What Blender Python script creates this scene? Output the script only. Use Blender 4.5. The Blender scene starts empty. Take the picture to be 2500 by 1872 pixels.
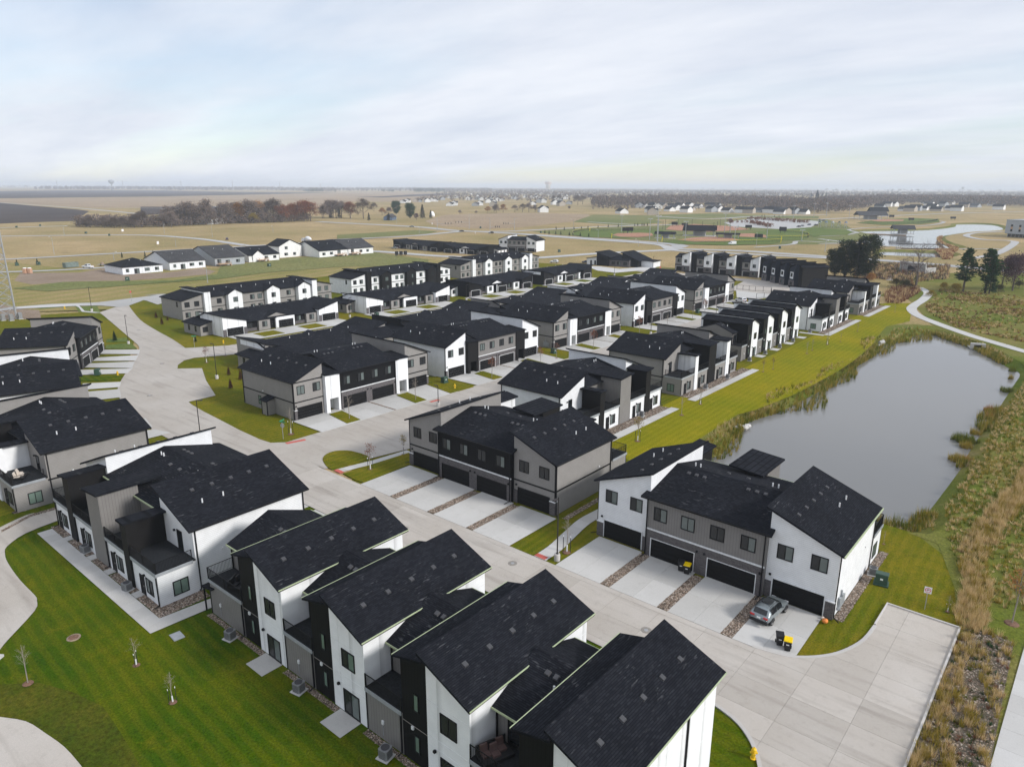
# Aerial view over a new townhouse estate beside a pond, late autumn, thin cloud.
# Site axes: x runs along the near street, y along the pond, z up, metres.
import bpy, math, random
from mathutils import Vector, Matrix
sc = bpy.context.scene
COL = sc.collection
PI = math.pi
rad = math.radians

# ---------------------------------------------------------------- camera
CAM_H = 38.0
yaw = rad(40.0); pitch = math.atan(480 / 1733); roll = rad(0.25)
right = Vector((math.cos(yaw), math.sin(yaw), 0))
ahead = Vector((-math.sin(yaw), math.cos(yaw), 0))
fwd = ahead * math.cos(pitch) + Vector((0, 0, -math.sin(pitch)))
up = ahead * math.sin(pitch) + Vector((0, 0, math.cos(pitch)))
cr = right * math.cos(roll) + up * math.sin(roll)
cu = -right * math.sin(roll) + up * math.cos(roll)
cam = bpy.data.cameras.new('camera')
cam.sensor_width = 36.0
cam.lens = 36.0 * 1733 / 2500
cam.clip_start = 0.5
cam.clip_end = 60000
camo = bpy.data.objects.new('camera', cam)
COL.objects.link(camo)
camo.matrix_world = Matrix(((cr.x, cu.x, -fwd.x, 0), (cr.y, cu.y, -fwd.y, 0), (cr.z, cu.z, -fwd.z, CAM_H), (0, 0, 0, 1)))
sc.camera = camo

# ---------------------------------------------------------------- light
SUN_AZ, SUN_EL = 15.0, 30.0          # direction towards the sun: degrees from +x, degrees above the horizon
sun = bpy.data.lights.new('sun', 'SUN')
sun.energy = 2.6
sun.angle = rad(10)
sun.color = (1.0, 0.965, 0.92)
suno = bpy.data.objects.new('sun', sun)
COL.objects.link(suno)
sd = Vector((math.cos(rad(SUN_AZ)) * math.cos(rad(SUN_EL)), math.sin(rad(SUN_AZ)) * math.cos(rad(SUN_EL)), math.sin(rad(SUN_EL))))
suno.rotation_euler = sd.to_track_quat('Z', 'Y').to_euler()

world = bpy.data.worlds.new('World')
sc.world = world
world.use_nodes = True
nt = world.node_tree
nt.nodes.clear()
def N(tree, t, **kw):
    n = tree.nodes.new(t)
    for k_, v in kw.items():
        if k_.startswith('i_'):
            n.inputs[k_[2:].replace('_', ' ')].default_value = v
        else:
            setattr(n, k_, v)
    return n
wo = N(nt, 'ShaderNodeOutputWorld')
bg = N(nt, 'ShaderNodeBackground')
bg.inputs['Strength'].default_value = 0.1
sky = N(nt, 'ShaderNodeTexSky', sky_type='NISHITA', sun_disc=False)
sky.sun_elevation = rad(SUN_EL)
sky.sun_rotation = rad(90 - SUN_AZ)
sky.air_density = 1.0; sky.dust_density = 0.1; sky.ozone_density = 2.0
tc = N(nt, 'ShaderNodeTexCoord')
sep = N(nt, 'ShaderNodeSeparateXYZ')
nt.links.new(tc.outputs['Generated'], sep.inputs[0])
# flat cloud deck: project the view direction on a plane above the ground
zc = N(nt, 'ShaderNodeMath', operation='MAXIMUM'); zc.inputs[1].default_value = 0.0
nt.links.new(sep.outputs['Z'], zc.inputs[0])
za = N(nt, 'ShaderNodeMath', operation='ADD'); za.inputs[1].default_value = 0.15
nt.links.new(zc.outputs[0], za.inputs[0])
dx = N(nt, 'ShaderNodeMath', operation='DIVIDE'); dy = N(nt, 'ShaderNodeMath', operation='DIVIDE')
nt.links.new(sep.outputs['X'], dx.inputs[0]); nt.links.new(za.outputs[0], dx.inputs[1])
nt.links.new(sep.outputs['Y'], dy.inputs[0]); nt.links.new(za.outputs[0], dy.inputs[1])
cmb = N(nt, 'ShaderNodeCombineXYZ')
nt.links.new(dx.outputs[0], cmb.inputs[0]); nt.links.new(dy.outputs[0], cmb.inputs[1])
mp = N(nt, 'ShaderNodeMapping')
mp.inputs['Rotation'].default_value = (0, 0, rad(-62))
mp.inputs['Scale'].default_value = (0.42, 1.0, 1.0)
mp.inputs['Location'].default_value = (0.35, 2.6, 0)
nt.links.new(cmb.outputs[0], mp.inputs[0])
n1 = N(nt, 'ShaderNodeTexNoise'); n1.inputs['Scale'].default_value = 0.55; n1.inputs['Detail'].default_value = 7; n1.inputs['Roughness'].default_value = 0.52; n1.inputs['Distortion'].default_value = 0.35
nt.links.new(mp.outputs[0], n1.inputs['Vector'])
cr1 = N(nt, 'ShaderNodeValToRGB')
cr1.color_ramp.elements[0].position = 0.36; cr1.color_ramp.elements[0].color = (0.40, 0.40, 0.40, 1)
cr1.color_ramp.elements[1].position = 0.54; cr1.color_ramp.elements[1].color = (0.97, 0.97, 0.97, 1)
nt.links.new(n1.outputs['Fac'], cr1.inputs[0])
n2 = N(nt, 'ShaderNodeTexNoise'); n2.inputs['Scale'].default_value = 1.6; n2.inputs['Detail'].default_value = 8; n2.inputs['Roughness'].default_value = 0.6
nt.links.new(mp.outputs[0], n2.inputs['Vector'])
cr2 = N(nt, 'ShaderNodeValToRGB')
cr2.color_ramp.elements[0].position = 0.25; cr2.color_ramp.elements[0].color = (5.1, 5.55, 6.45, 1)
cr2.color_ramp.elements[1].position = 0.75; cr2.color_ramp.elements[1].color = (7.3, 7.5, 7.95, 1)
nt.links.new(n2.outputs['Fac'], cr2.inputs[0])
mx = N(nt, 'ShaderNodeMix', data_type='RGBA')
nt.links.new(cr1.outputs[0], mx.inputs[0]); nt.links.new(sky.outputs[0], mx.inputs[6]); nt.links.new(cr2.outputs[0], mx.inputs[7])
nt.links.new(mx.outputs[2], bg.inputs['Color'])
nt.links.new(bg.outputs[0], wo.inputs['Surface'])

vs = sc.view_settings
vs.view_transform = 'Standard'; vs.look = 'None'; vs.exposure = 0.42; vs.gamma = 1.0; vs.use_curve_mapping = False
sc.render.engine = 'CYCLES'
sc.cycles.max_bounces = 6; sc.cycles.diffuse_bounces = 3; sc.cycles.glossy_bounces = 3; sc.cycles.transparent_max_bounces = 6; sc.cycles.volume_bounces = 1
sc.cycles.use_denoising = True
sc.cycles.use_adaptive_sampling = True
sc.cycles.adaptive_threshold = 0.02

# ---------------------------------------------------------------- materials
MAT = {}
def new_mat(name, rough=0.8, spec=0.3):
    m = bpy.data.materials.new(name); m.use_nodes = True
    b = m.node_tree.nodes['Principled BSDF']
    b.inputs['Roughness'].default_value = rough
    b.inputs['Specular IOR Level'].default_value = spec
    MAT[name] = m
    return m, m.node_tree, b
def plain(name, col, rough=0.6, spec=0.35, metal=0.0, var=0.12, scale=3.0):
    m, t, b = new_mat(name, rough, spec)
    b.inputs['Metallic'].default_value = metal
    c = N(t, 'ShaderNodeTexCoord'); n = N(t, 'ShaderNodeTexNoise'); n.inputs['Scale'].default_value = scale; n.inputs['Detail'].default_value = 4
    t.links.new(c.outputs['Object'], n.inputs['Vector'])
    r = N(t, 'ShaderNodeValToRGB')
    r.color_ramp.elements[0].position = 0.3; r.color_ramp.elements[1].position = 0.7
    r.color_ramp.elements[0].color = (*[v * (1 - var) for v in col], 1); r.color_ramp.elements[1].color = (*[min(1, v * (1 + var)) for v in col], 1)
    t.links.new(n.outputs['Fac'], r.inputs[0]); t.links.new(r.outputs[0], b.inputs['Base Color'])
    return m
def mixcol(t, fac, a, b_):
    mx = N(t, 'ShaderNodeMix', data_type='RGBA')
    if isinstance(fac, float): mx.inputs[0].default_value = fac
    else: t.links.new(fac, mx.inputs[0])
    for i, v in ((6, a), (7, b_)):
        if isinstance(v, tuple): mx.inputs[i].default_value = (*v, 1) if len(v) == 3 else v
        else: t.links.new(v, mx.inputs[i])
    return mx.outputs[2]
def noise(t, vec, scale, detail=5, rough=0.55):
    n = N(t, 'ShaderNodeTexNoise'); n.inputs['Scale'].default_value = scale; n.inputs['Detail'].default_value = detail; n.inputs['Roughness'].default_value = rough
    t.links.new(vec, n.inputs['Vector'])
    return n.outputs['Fac']
def ramp(t, fac, stops):
    r = N(t, 'ShaderNodeValToRGB'); cr_ = r.color_ramp
    while len(cr_.elements) < len(stops): cr_.elements.new(0.5)
    for e, (p, c) in zip(cr_.elements, stops):
        e.position = p
        e.color = (c, c, c, 1) if isinstance(c, (int, float)) else (*c, 1)
    t.links.new(fac, r.inputs[0])
    return r.outputs[0]
def wallvec(t):
    # along-wall coordinate (x + y) and height: works for every wall square to the building
    c = N(t, 'ShaderNodeTexCoord'); s = N(t, 'ShaderNodeSeparateXYZ'); t.links.new(c.outputs['Object'], s.inputs[0])
    a = N(t, 'ShaderNodeMath', operation='ADD'); t.links.new(s.outputs['X'], a.inputs[0]); t.links.new(s.outputs['Y'], a.inputs[1])
    v = N(t, 'ShaderNodeCombineXYZ'); t.links.new(a.outputs[0], v.inputs[0]); t.links.new(s.outputs['Z'], v.inputs[1])
    return c, s, a, v
def bump(t, b, h, strength, dist):
    bp = N(t, 'ShaderNodeBump'); bp.inputs['Strength'].default_value = strength; bp.inputs['Distance'].default_value = dist
    t.links.new(h, bp.inputs['Height']); t.links.new(bp.outputs[0], b.inputs['Normal'])
def siding(name, col, vertical=False, pitch_=0.19, line=0.72, rough=0.62):
    m, t, b = new_mat(name, rough, 0.3 if max(col) > 0.1 else 0.12)
    c, s, a, v = wallvec(t)
    src = a.outputs[0] if vertical else s.outputs['Z']
    d = N(t, 'ShaderNodeMath', operation='DIVIDE'); d.inputs[1].default_value = pitch_; t.links.new(src, d.inputs[0])
    f = N(t, 'ShaderNodeMath', operation='FRACT'); t.links.new(d.outputs[0], f.inputs[0])
    ln = ramp(t, f.outputs[0], [(0.0, line * 0.8), (0.16, 1.0), (1.0, 1.0)])
    n = noise(t, c.outputs['Object'], 0.9, 6)
    var = ramp(t, n, [(0.3, 0.93), (0.7, 1.05)])
    m1 = N(t, 'ShaderNodeMix', data_type='RGBA', blend_type='MULTIPLY'); m1.inputs[0].default_value = 1
    m1.inputs[6].default_value = (*col, 1); t.links.new(ln, m1.inputs[7])
    m2 = N(t, 'ShaderNodeMix', data_type='RGBA', blend_type='MULTIPLY'); m2.inputs[0].default_value = 1
    t.links.new(m1.outputs[2], m2.inputs[6]); t.links.new(var, m2.inputs[7])
    t.links.new(m2.outputs[2], b.inputs['Base Color'])
    bump(t, b, f.outputs[0], 0.35, 0.02)
siding('white_siding', (0.78, 0.79, 0.805))
siding('grey_siding', (0.265, 0.252, 0.24))
siding('grey_batten', (0.20, 0.19, 0.182), True, 0.3)
siding('black_siding', (0.0085, 0.0085, 0.0095), True, 0.3, 0.5)
siding('black_lap', (0.0135, 0.013, 0.0135), False, 0.19, 0.6)
siding('navy_siding', (0.014, 0.019, 0.032), False, 0.19, 0.6)
siding('white_panel', (0.79, 0.80, 0.815), True, 3.0, 0.9)
siding('house_white', (0.78, 0.78, 0.77))
siding('house_tan', (0.42, 0.37, 0.31)); siding('house_blue', (0.12, 0.17, 0.26)); siding('house_grey', (0.36, 0.38, 0.40)); siding('house_wrap', (0.74, 0.76, 0.79), True, 1.2, 0.85)
plain('black_trim', (0.009, 0.009, 0.0105), 0.55, 0.18)
plain('white_trim', (0.7, 0.71, 0.72), 0.5)
plain('grey_trim', (0.30, 0.32, 0.34), 0.4)
plain('lime_film', (0.40, 0.46, 0.29), 0.5)
plain('deck', (0.022, 0.024, 0.027), 0.8, 0.1, var=0.3, scale=6)
plain('opening_shade', (0.02, 0.02, 0.022), 0.8)  # near-black colour standing in for the shade inside openings
def brick(name, c1, c2, mortar):
    m, t, b = new_mat(name, 0.85, 0.2)
    c, s, a, v = wallvec(t)
    br = N(t, 'ShaderNodeTexBrick'); br.inputs['Scale'].default_value = 1.0
    br.inputs['Brick Width'].default_value = 0.32; br.inputs['Row Height'].default_value = 0.105; br.inputs['Mortar Size'].default_value = 0.012
    br.inputs['Color1'].default_value = (*c1, 1); br.inputs['Color2'].default_value = (*c2, 1); br.inputs['Mortar'].default_value = (*mortar, 1)
    t.links.new(v.outputs[0], br.inputs['Vector'])
    t.links.new(br.outputs['Color'], b.inputs['Base Color'])
    bump(t, b, br.outputs['Fac'], -0.4, 0.01)
brick('dark_brick', (0.062, 0.054, 0.058), (0.105, 0.094, 0.096), (0.17, 0.165, 0.165))
brick('block_wall', (0.33, 0.32, 0.31), (0.40, 0.39, 0.37), (0.25, 0.25, 0.24))
def shingles(name, lo, hi, scuff=0.10, w=0.4, h=0.068):
    m, t, b = new_mat(name, 0.95, 0.08)
    c, s, a, v0 = wallvec(t)
    # courses run level across each slope: pick the level axis from the way the slope faces
    sn = N(t, 'ShaderNodeSeparateXYZ'); t.links.new(c.outputs['Normal'], sn.inputs[0])
    ax = N(t, 'ShaderNodeMath', operation='ABSOLUTE'); ay = N(t, 'ShaderNodeMath', operation='ABSOLUTE'); t.links.new(sn.outputs['X'], ax.inputs[0]); t.links.new(sn.outputs['Y'], ay.inputs[0])
    gt = N(t, 'ShaderNodeMath', operation='GREATER_THAN'); t.links.new(ay.outputs[0], gt.inputs[0]); t.links.new(ax.outputs[0], gt.inputs[1])
    mu = N(t, 'ShaderNodeMix', data_type='FLOAT'); t.links.new(gt.outputs[0], mu.inputs[0]); t.links.new(s.outputs['Y'], mu.inputs[2]); t.links.new(s.outputs['X'], mu.inputs[3])
    v = N(t, 'ShaderNodeCombineXYZ'); t.links.new(mu.outputs[0], v.inputs[0]); t.links.new(s.outputs['Z'], v.inputs[1])
    br = N(t, 'ShaderNodeTexBrick'); br.inputs['Scale'].default_value = 1.0
    br.inputs['Brick Width'].default_value = w; br.inputs['Row Height'].default_value = h; br.inputs['Mortar Size'].default_value = 0.006
    br.inputs['Color1'].default_value = (*lo, 1); br.inputs['Color2'].default_value = (*hi, 1); br.inputs['Mortar'].default_value = (*[x * 0.45 for x in lo], 1)
    br.inputs['Bias'].default_value = -0.15
    t.links.new(v.outputs[0], br.inputs['Vector'])
    # pale scuffed tabs, in loose patches
    v2 = N(t, 'ShaderNodeVectorMath', operation='MULTIPLY'); v2.inputs[1].default_value = (1.1, 13.0, 1.0); t.links.new(v.outputs[0], v2.inputs[0])
    n1_ = noise(t, v2.outputs[0], 1.0, 2); n2_ = noise(t, c.outputs['Object'], 0.35, 3)
    mm = N(t, 'ShaderNodeMath', operation='MULTIPLY'); t.links.new(ramp(t, n1_, [(0.60, 0.0), (0.70, 1.0)]), mm.inputs[0]); t.links.new(ramp(t, n2_, [(0.47, 0.0), (0.68, 1.0)]), mm.inputs[1])
    m3 = N(t, 'ShaderNodeMath', operation='MULTIPLY'); m3.inputs[1].default_value = 0.7; t.links.new(mm.outputs[0], m3.inputs[0])
    col = mixcol(t, m3.outputs[0], br.outputs['Color'], (scuff, scuff * 1.02, scuff * 1.08))
    n3 = noise(t, c.outputs['Object'], 0.25, 4)
    m4 = N(t, 'ShaderNodeMix', data_type='RGBA', blend_type='MULTIPLY'); m4.inputs[0].default_value = 1
    t.links.new(col, m4.inputs[6]); t.links.new(ramp(t, n3, [(0.3, 0.82), (0.7, 1.18)]), m4.inputs[7])
    t.links.new(m4.outputs[2], b.inputs['Base Color'])
    bump(t, b, br.outputs['Fac'], -0.5, 0.02)
shingles('black_shingles', (0.0105, 0.0116, 0.0155), (0.020, 0.0218, 0.0275), 0.13, 0.34, 0.056)
shingles('grey_shingles', (0.05, 0.05, 0.053), (0.09, 0.09, 0.094), 0.14)
def glass(name, col, rough=0.04, spec=0.6):
    m, t, b = new_mat(name, rough, spec)
    c = N(t, 'ShaderNodeTexCoord')
    n = noise(t, c.outputs['Object'], 0.8, 2)
    t.links.new(mixcol(t, n, tuple(v * 0.75 for v in col), tuple(v * 1.25 for v in col)), b.inputs['Base Color'])
glass('glass_clear', (0.12, 0.145, 0.14)); glass('glass_screen', (0.026, 0.028, 0.03), 0.25, 0.4); glass('glass_green', (0.14, 0.20, 0.165)); glass('glass_dark', (0.012, 0.014, 0.016))
def garage_mat():
    m, t, b = new_mat('garage_black', 0.6, 0.12)
    c = N(t, 'ShaderNodeTexCoord'); v2 = N(t, 'ShaderNodeVectorMath', operation='MULTIPLY'); v2.inputs[1].default_value = (2, 2, 26); t.links.new(c.outputs['Object'], v2.inputs[0])
    n = noise(t, v2.outputs[0], 1.0, 4)
    t.links.new(mixcol(t, n, (0.0045, 0.0045, 0.005), (0.013, 0.013, 0.014)), b.inputs['Base Color'])
garage_mat()
def concrete(name, lo, hi, stain, rough=0.85, streak=0.0):
    m, t, b = new_mat(name, rough, 0.2)
    c = N(t, 'ShaderNodeTexCoord'); p = c.outputs['Object']
    a = noise(t, p, 0.12, 6, 0.6); d = noise(t, p, 1.3, 6, 0.65); f = noise(t, p, 14.0, 3)
    col = mixcol(t, ramp(t, a, [(0.3, 0.0), (0.7, 1.0)]), lo, hi)
    col = mixcol(t, ramp(t, d, [(0.55, 0.0), (0.8, 0.45)]), col, stain)
    # tyre-dulled streaks along the run of the street
    if streak:
        v2 = N(t, 'ShaderNodeVectorMath', operation='MULTIPLY'); v2.inputs[1].default_value = (0.09, 0.9, 1); t.links.new(p, v2.inputs[0])
        col = mixcol(t, ramp(t, noise(t, v2.outputs[0], 1.0, 5), [(0.52, 0.0), (0.75, streak)]), col, stain)
    m4 = N(t, 'ShaderNodeMix', data_type='RGBA', blend_type='MULTIPLY'); m4.inputs[0].default_value = 1
    t.links.new(col, m4.inputs[6]); t.links.new(ramp(t, f, [(0.3, 0.94), (0.7, 1.05)]), m4.inputs[7])
    # every bay was cast on its own day
    oi = N(t, 'ShaderNodeObjectInfo'); m5 = N(t, 'ShaderNodeMix', data_type='RGBA', blend_type='MULTIPLY'); m5.inputs[0].default_value = 1
    t.links.new(m4.outputs[2], m5.inputs[6]); t.links.new(ramp(t, oi.outputs['Random'], [(0.0, (0.90, 0.895, 0.885)), (1.0, (1.05, 1.05, 1.05))]), m5.inputs[7])
    cr3 = ramp(t, noise(t, p, 3.2, 8, 0.75), [(0.60, 1.0), (0.72, 0.80)]); m6 = N(t, 'ShaderNodeMix', data_type='RGBA', blend_type='MULTIPLY'); m6.inputs[0].default_value = 1
    t.links.new(m5.outputs[2], m6.inputs[6]); t.links.new(cr3, m6.inputs[7]); t.links.new(m6.outputs[2], b.inputs['Base Color'])
    bump(t, b, f, 0.15, 0.01)
concrete('street_concrete', (0.42, 0.38, 0.335), (0.49, 0.455, 0.415), (0.27, 0.24, 0.21), streak=0.6)
concrete('drive_concrete', (0.47, 0.46, 0.44), (0.535, 0.525, 0.505), (0.34, 0.325, 0.30))
concrete('walk_concrete', (0.47, 0.46, 0.44), (0.54, 0.53, 0.515), (0.46, 0.45, 0.43))
concrete('kerb_concrete', (0.50, 0.48, 0.455), (0.56, 0.54, 0.52), (0.40, 0.38, 0.36))
concrete('far_road', (0.40, 0.395, 0.385), (0.46, 0.455, 0.445), (0.34, 0.33, 0.32))
plain('joint', (0.255, 0.235, 0.21), 0.9)
plain('red_paver', (0.50, 0.11, 0.085), 0.8, var=0.25, scale=8)
def grass(name, cols, stripe=None, fine=1.0, patch=0.05, scale2=0.6):
    """cols: four colours from dark to light; stripe: (angle, width, amount) of mowing lanes"""
    m, t, b = new_mat(name, 0.95, 0.05)
    c = N(t, 'ShaderNodeTexCoord'); p = c.outputs['Object']
    a = noise(t, p, patch, 7, 0.62); d = noise(t, p, scale2, 6, 0.65); f = noise(t, p, 6.0 * fine, 4, 0.7); f2 = noise(t, p, 26.0 * fine, 2, 0.7)
    col = mixcol(t, ramp(t, a, [(0.36, 0.0), (0.62, 1.0)]), cols[0], cols[1])
    col = mixcol(t, ramp(t, d, [(0.42, 0.0), (0.72, 0.85)]), col, cols[2])
    # worn, straw-coloured spots and darker lush ones
    col = mixcol(t, ramp(t, noise(t, p, scale2 * 0.45, 8, 0.7), [(0.56, 0.0), (0.70, 0.55)]), col, cols[3])
    col = mixcol(t, ramp(t, noise(t, p, scale2 * 0.8, 7, 0.7), [(0.28, 0.5), (0.42, 0.0)]), col, tuple(v * 0.55 for v in cols[0]))
    if stripe:
        ang, wd, amt = stripe
        mpg = N(t, 'ShaderNodeMapping'); mpg.inputs['Rotation'].default_value = (0, 0, rad(ang)); t.links.new(p, mpg.inputs[0])
        w = N(t, 'ShaderNodeTexWave', wave_type='BANDS', bands_direction='Y'); w.inputs['Scale'].default_value = PI / wd / 10; w.inputs['Distortion'].default_value = 2.6; w.inputs['Detail'].default_value = 4; w.inputs['Detail Scale'].default_value = 0.35; w.inputs['Detail Roughness'].default_value = 0.6
        t.links.new(mpg.outputs[0], w.inputs['Vector'])
        col = mixcol(t, ramp(t, w.outputs['Fac'], [(0.35, 0.0), (0.75, amt)]), col, cols[3])
    m4 = N(t, 'ShaderNodeMix', data_type='RGBA', blend_type='MULTIPLY'); m4.inputs[0].default_value = 1
    t.links.new(col, m4.inputs[6]); t.links.new(ramp(t, f, [(0.25, 0.5), (0.75, 1.5)]), m4.inputs[7])
    m5 = N(t, 'ShaderNodeMix', data_type='RGBA', blend_type='MULTIPLY'); m5.inputs[0].default_value = 1
    t.links.new(m4.outputs[2], m5.inputs[6]); t.links.new(ramp(t, f2, [(0.25, 0.7), (0.75, 1.3)]), m5.inputs[7])
    t.links.new(m5.outputs[2], b.inputs['Base Color'])
    bump(t, b, f, 0.6, 0.08)
grass('lawn_green', ((0.026, 0.066, 0.001), (0.085, 0.102, 0.002), (0.042, 0.086, 0.0015), (0.150, 0.132, 0.006)), (3, 1.15, 0.22), patch=0.09)
grass('lawn_olive', ((0.125, 0.150, 0.003), (0.240, 0.202, 0.006), (0.178, 0.180, 0.004), (0.33, 0.255, 0.018)), (88, 1.1, 0.2), patch=0.045)
grass('lawn_yard', ((0.078, 0.100, 0.003), (0.172, 0.142, 0.008), (0.074, 0.104, 0.004), (0.24, 0.178, 0.020)), (88, 1.0, 0.2))
grass('weedy_lawn', ((0.022, 0.048, 0.003), (0.085, 0.082, 0.008), (0.05, 0.075, 0.004), (0.1, 0.09, 0.01)), None, 0.45, 0.12, 1.1)
grass('rough_grass', ((0.085, 0.125, 0.014), (0.20, 0.17, 0.055), (0.12, 0.14, 0.02), (0.3, 0.22, 0.12)), None, 0.6, 0.03, 0.22)
grass('meadow', ((0.20, 0.185, 0.055), (0.34, 0.255, 0.125), (0.24, 0.20, 0.075), (0.17, 0.18, 0.035)), (75, 9.0, 0.35), 0.3, 0.018, 0.09)
grass('dry_field', ((0.24, 0.20, 0.08), (0.41, 0.30, 0.16), (0.29, 0.215, 0.105), (0.30, 0.22, 0.12)), None, 0.15, 0.010, 0.05)
grass('stubble_field', ((0.30, 0.225, 0.145), (0.37, 0.28, 0.19), (0.27, 0.20, 0.13), (0.25, 0.18, 0.12)), None, 0.06, 0.004, 0.02)
grass('ploughed_soil', ((0.045, 0.036, 0.034), (0.075, 0.058, 0.052), (0.058, 0.046, 0.042), (0.10, 0.08, 0.07)), None, 0.08, 0.006, 0.03)
grass('far_green', ((0.125, 0.15, 0.05), (0.20, 0.19, 0.075), (0.15, 0.165, 0.055), (0.22, 0.2, 0.09)), None, 0.1, 0.008, 0.04)
grass('turf', ((0.085, 0.135, 0.03), (0.125, 0.155, 0.04), (0.095, 0.14, 0.032), (0.14, 0.165, 0.05)), (10, 5.0, 0.4), 0.3, 0.02, 0.08)
grass('bare_earth', ((0.22, 0.165, 0.12), (0.30, 0.235, 0.18), (0.25, 0.19, 0.14), (0.2, 0.15, 0.1)), None, 0.5, 0.04, 0.3)
grass('ball_clay', ((0.36, 0.19, 0.125), (0.41, 0.225, 0.155), (0.35, 0.185, 0.125), (0.42, 0.2, 0.12)), None, 0.3, 0.02, 0.1)
grass('bank_soil', ((0.07, 0.055, 0.035), (0.12, 0.10, 0.05), (0.09, 0.08, 0.035), (0.1, 0.1, 0.05)), None, 0.8, 0.08, 0.7)
grass('wood_floor', ((0.10, 0.085, 0.065), (0.14, 0.115, 0.085), (0.11, 0.10, 0.07), (0.1, 0.1, 0.05)), None, 0.1, 0.01, 0.05)
def river_rock():
    m, t, b = new_mat('river_rock', 0.8, 0.25)
    c = N(t, 'ShaderNodeTexCoord'); vo = N(t, 'ShaderNodeTexVoronoi'); vo.inputs['Scale'].default_value = 9.0
    t.links.new(c.outputs['Object'], vo.inputs['Vector'])
    s = N(t, 'ShaderNodeSeparateColor'); t.links.new(vo.outputs['Color'], s.inputs[0])
    col = ramp(t, s.outputs[0], [(0.0, (0.10, 0.075, 0.055)), (0.35, (0.23, 0.17, 0.125)), (0.65, (0.33, 0.26, 0.20)), (1.0, (0.47, 0.41, 0.35))])
    t.links.new(mixcol(t, ramp(t, vo.outputs['Distance'], [(0.25, 0.0), (0.6, 0.9)]), col, (0.05, 0.038, 0.03)), b.inputs['Base Color'])
    bump(t, b, vo.outputs['Distance'], -1.0, 0.06)
river_rock()
def stone_mat():
    m, t, b = new_mat('stone', 0.8, 0.25)
    g = N(t, 'ShaderNodeNewGeometry')
    col = ramp(t, g.outputs['Random Per Island'], [(0.0, (0.11, 0.08, 0.06)), (0.35, (0.24, 0.175, 0.13)), (0.7, (0.33, 0.26, 0.205)), (1.0, (0.50, 0.44, 0.38))])
    t.links.new(col, b.inputs['Base Color'])
stone_mat()
def water(name, col, rough):
    m, t, b = new_mat(name, rough, 0.5)
    b.inputs['Base Color'].default_value = (*col, 1)
    b.inputs['IOR'].default_value = 1.33
    c = N(t, 'ShaderNodeTexCoord'); v2 = N(t, 'ShaderNodeVectorMath', operation='MULTIPLY'); v2.inputs[1].default_value = (1.0, 1.6, 1); t.links.new(c.outputs['Object'], v2.inputs[0])
    n = noise(t, v2.outputs[0], 1.1, 4, 0.55)
    bump(t, b, n, 0.10, 0.06)
water('pond_water', (0.175, 0.174, 0.168), 0.06)
def foliage(name, stops, rough=0.9, trans=0.0):
    m, t, b = new_mat(name, rough, 0.1)
    g = N(t, 'ShaderNodeNewGeometry')
    c_ = ramp(t, g.outputs['Random Per Island'], stops); t.links.new(c_, b.inputs['Base Color'])
    # thin leaves let light through
    if trans:
        tr = N(t, 'ShaderNodeBsdfTranslucent'); t.links.new(c_, tr.inputs[0]); ms = N(t, 'ShaderNodeMixShader'); ms.inputs[0].default_value = trans
        out = t.nodes['Material Output']; t.links.new(b.outputs[0], ms.inputs[1]); t.links.new(tr.outputs[0], ms.inputs[2]); t.links.new(ms.outputs[0], out.inputs['Surface'])
    return m
foliage('bark', [(0, (0.10, 0.082, 0.07)), (1, (0.145, 0.122, 0.105))])
foliage('bark_pale', [(0, (0.20, 0.175, 0.15)), (1, (0.30, 0.265, 0.23))])
foliage('twig', [(0, (0.115, 0.092, 0.085)), (1, (0.19, 0.155, 0.145))])
foliage('leaf_rust', [(0, (0.15, 0.055, 0.03)), (0.5, (0.24, 0.085, 0.045)), (1, (0.33, 0.14, 0.075))], trans=0.45)
foliage('leaf_orange', [(0, (0.28, 0.14, 0.05)), (1, (0.45, 0.24, 0.08))], trans=0.45)
foliage('leaf_yellow', [(0, (0.20, 0.16, 0.03)), (1, (0.36, 0.26, 0.05))], trans=0.45)
foliage('leaf_plum', [(0, (0.06, 0.035, 0.04)), (1, (0.15, 0.095, 0.11))], trans=0.45)
foliage('leaf_olive', [(0, (0.05, 0.055, 0.022)), (0.6, (0.09, 0.09, 0.035)), (1, (0.13, 0.115, 0.05))], trans=0.45)
foliage('needle_dark', [(0, (0.017, 0.030, 0.014)), (0.6, (0.034, 0.048, 0.022)), (1, (0.06, 0.072, 0.035))], trans=0.45)
foliage('needle_green', [(0, (0.020, 0.052, 0.02)), (0.6, (0.036, 0.085, 0.032)), (1, (0.06, 0.12, 0.05))], trans=0.45)
foliage('needle_red', [(0, (0.09, 0.035, 0.018)), (1, (0.22, 0.10, 0.05))], trans=0.45)
foliage('reed_green', [(0, (0.05, 0.085, 0.010)), (0.5, (0.12, 0.15, 0.016)), (1, (0.24, 0.22, 0.03))], trans=0.45)
foliage('reed_yellow', [(0, (0.20, 0.165, 0.022)), (0.5, (0.33, 0.25, 0.045)), (1, (0.46, 0.34, 0.09))], trans=0.45)
foliage('reed_tan', [(0, (0.42, 0.29, 0.12)), (0.5, (0.60, 0.44, 0.22)), (1, (0.76, 0.60, 0.36))], trans=0.45)
foliage('weed_red', [(0, (0.13, 0.05, 0.035)), (1, (0.28, 0.15, 0.09))], trans=0.45)
foliage('wood_twigs', [(0, (0.085, 0.068, 0.062)), (0.55, (0.15, 0.122, 0.11)), (0.85, (0.20, 0.155, 0.125)), (1, (0.24, 0.14, 0.085))])
plain('mulch', (0.16, 0.09, 0.06), 0.95, var=0.4, scale=9)
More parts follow.
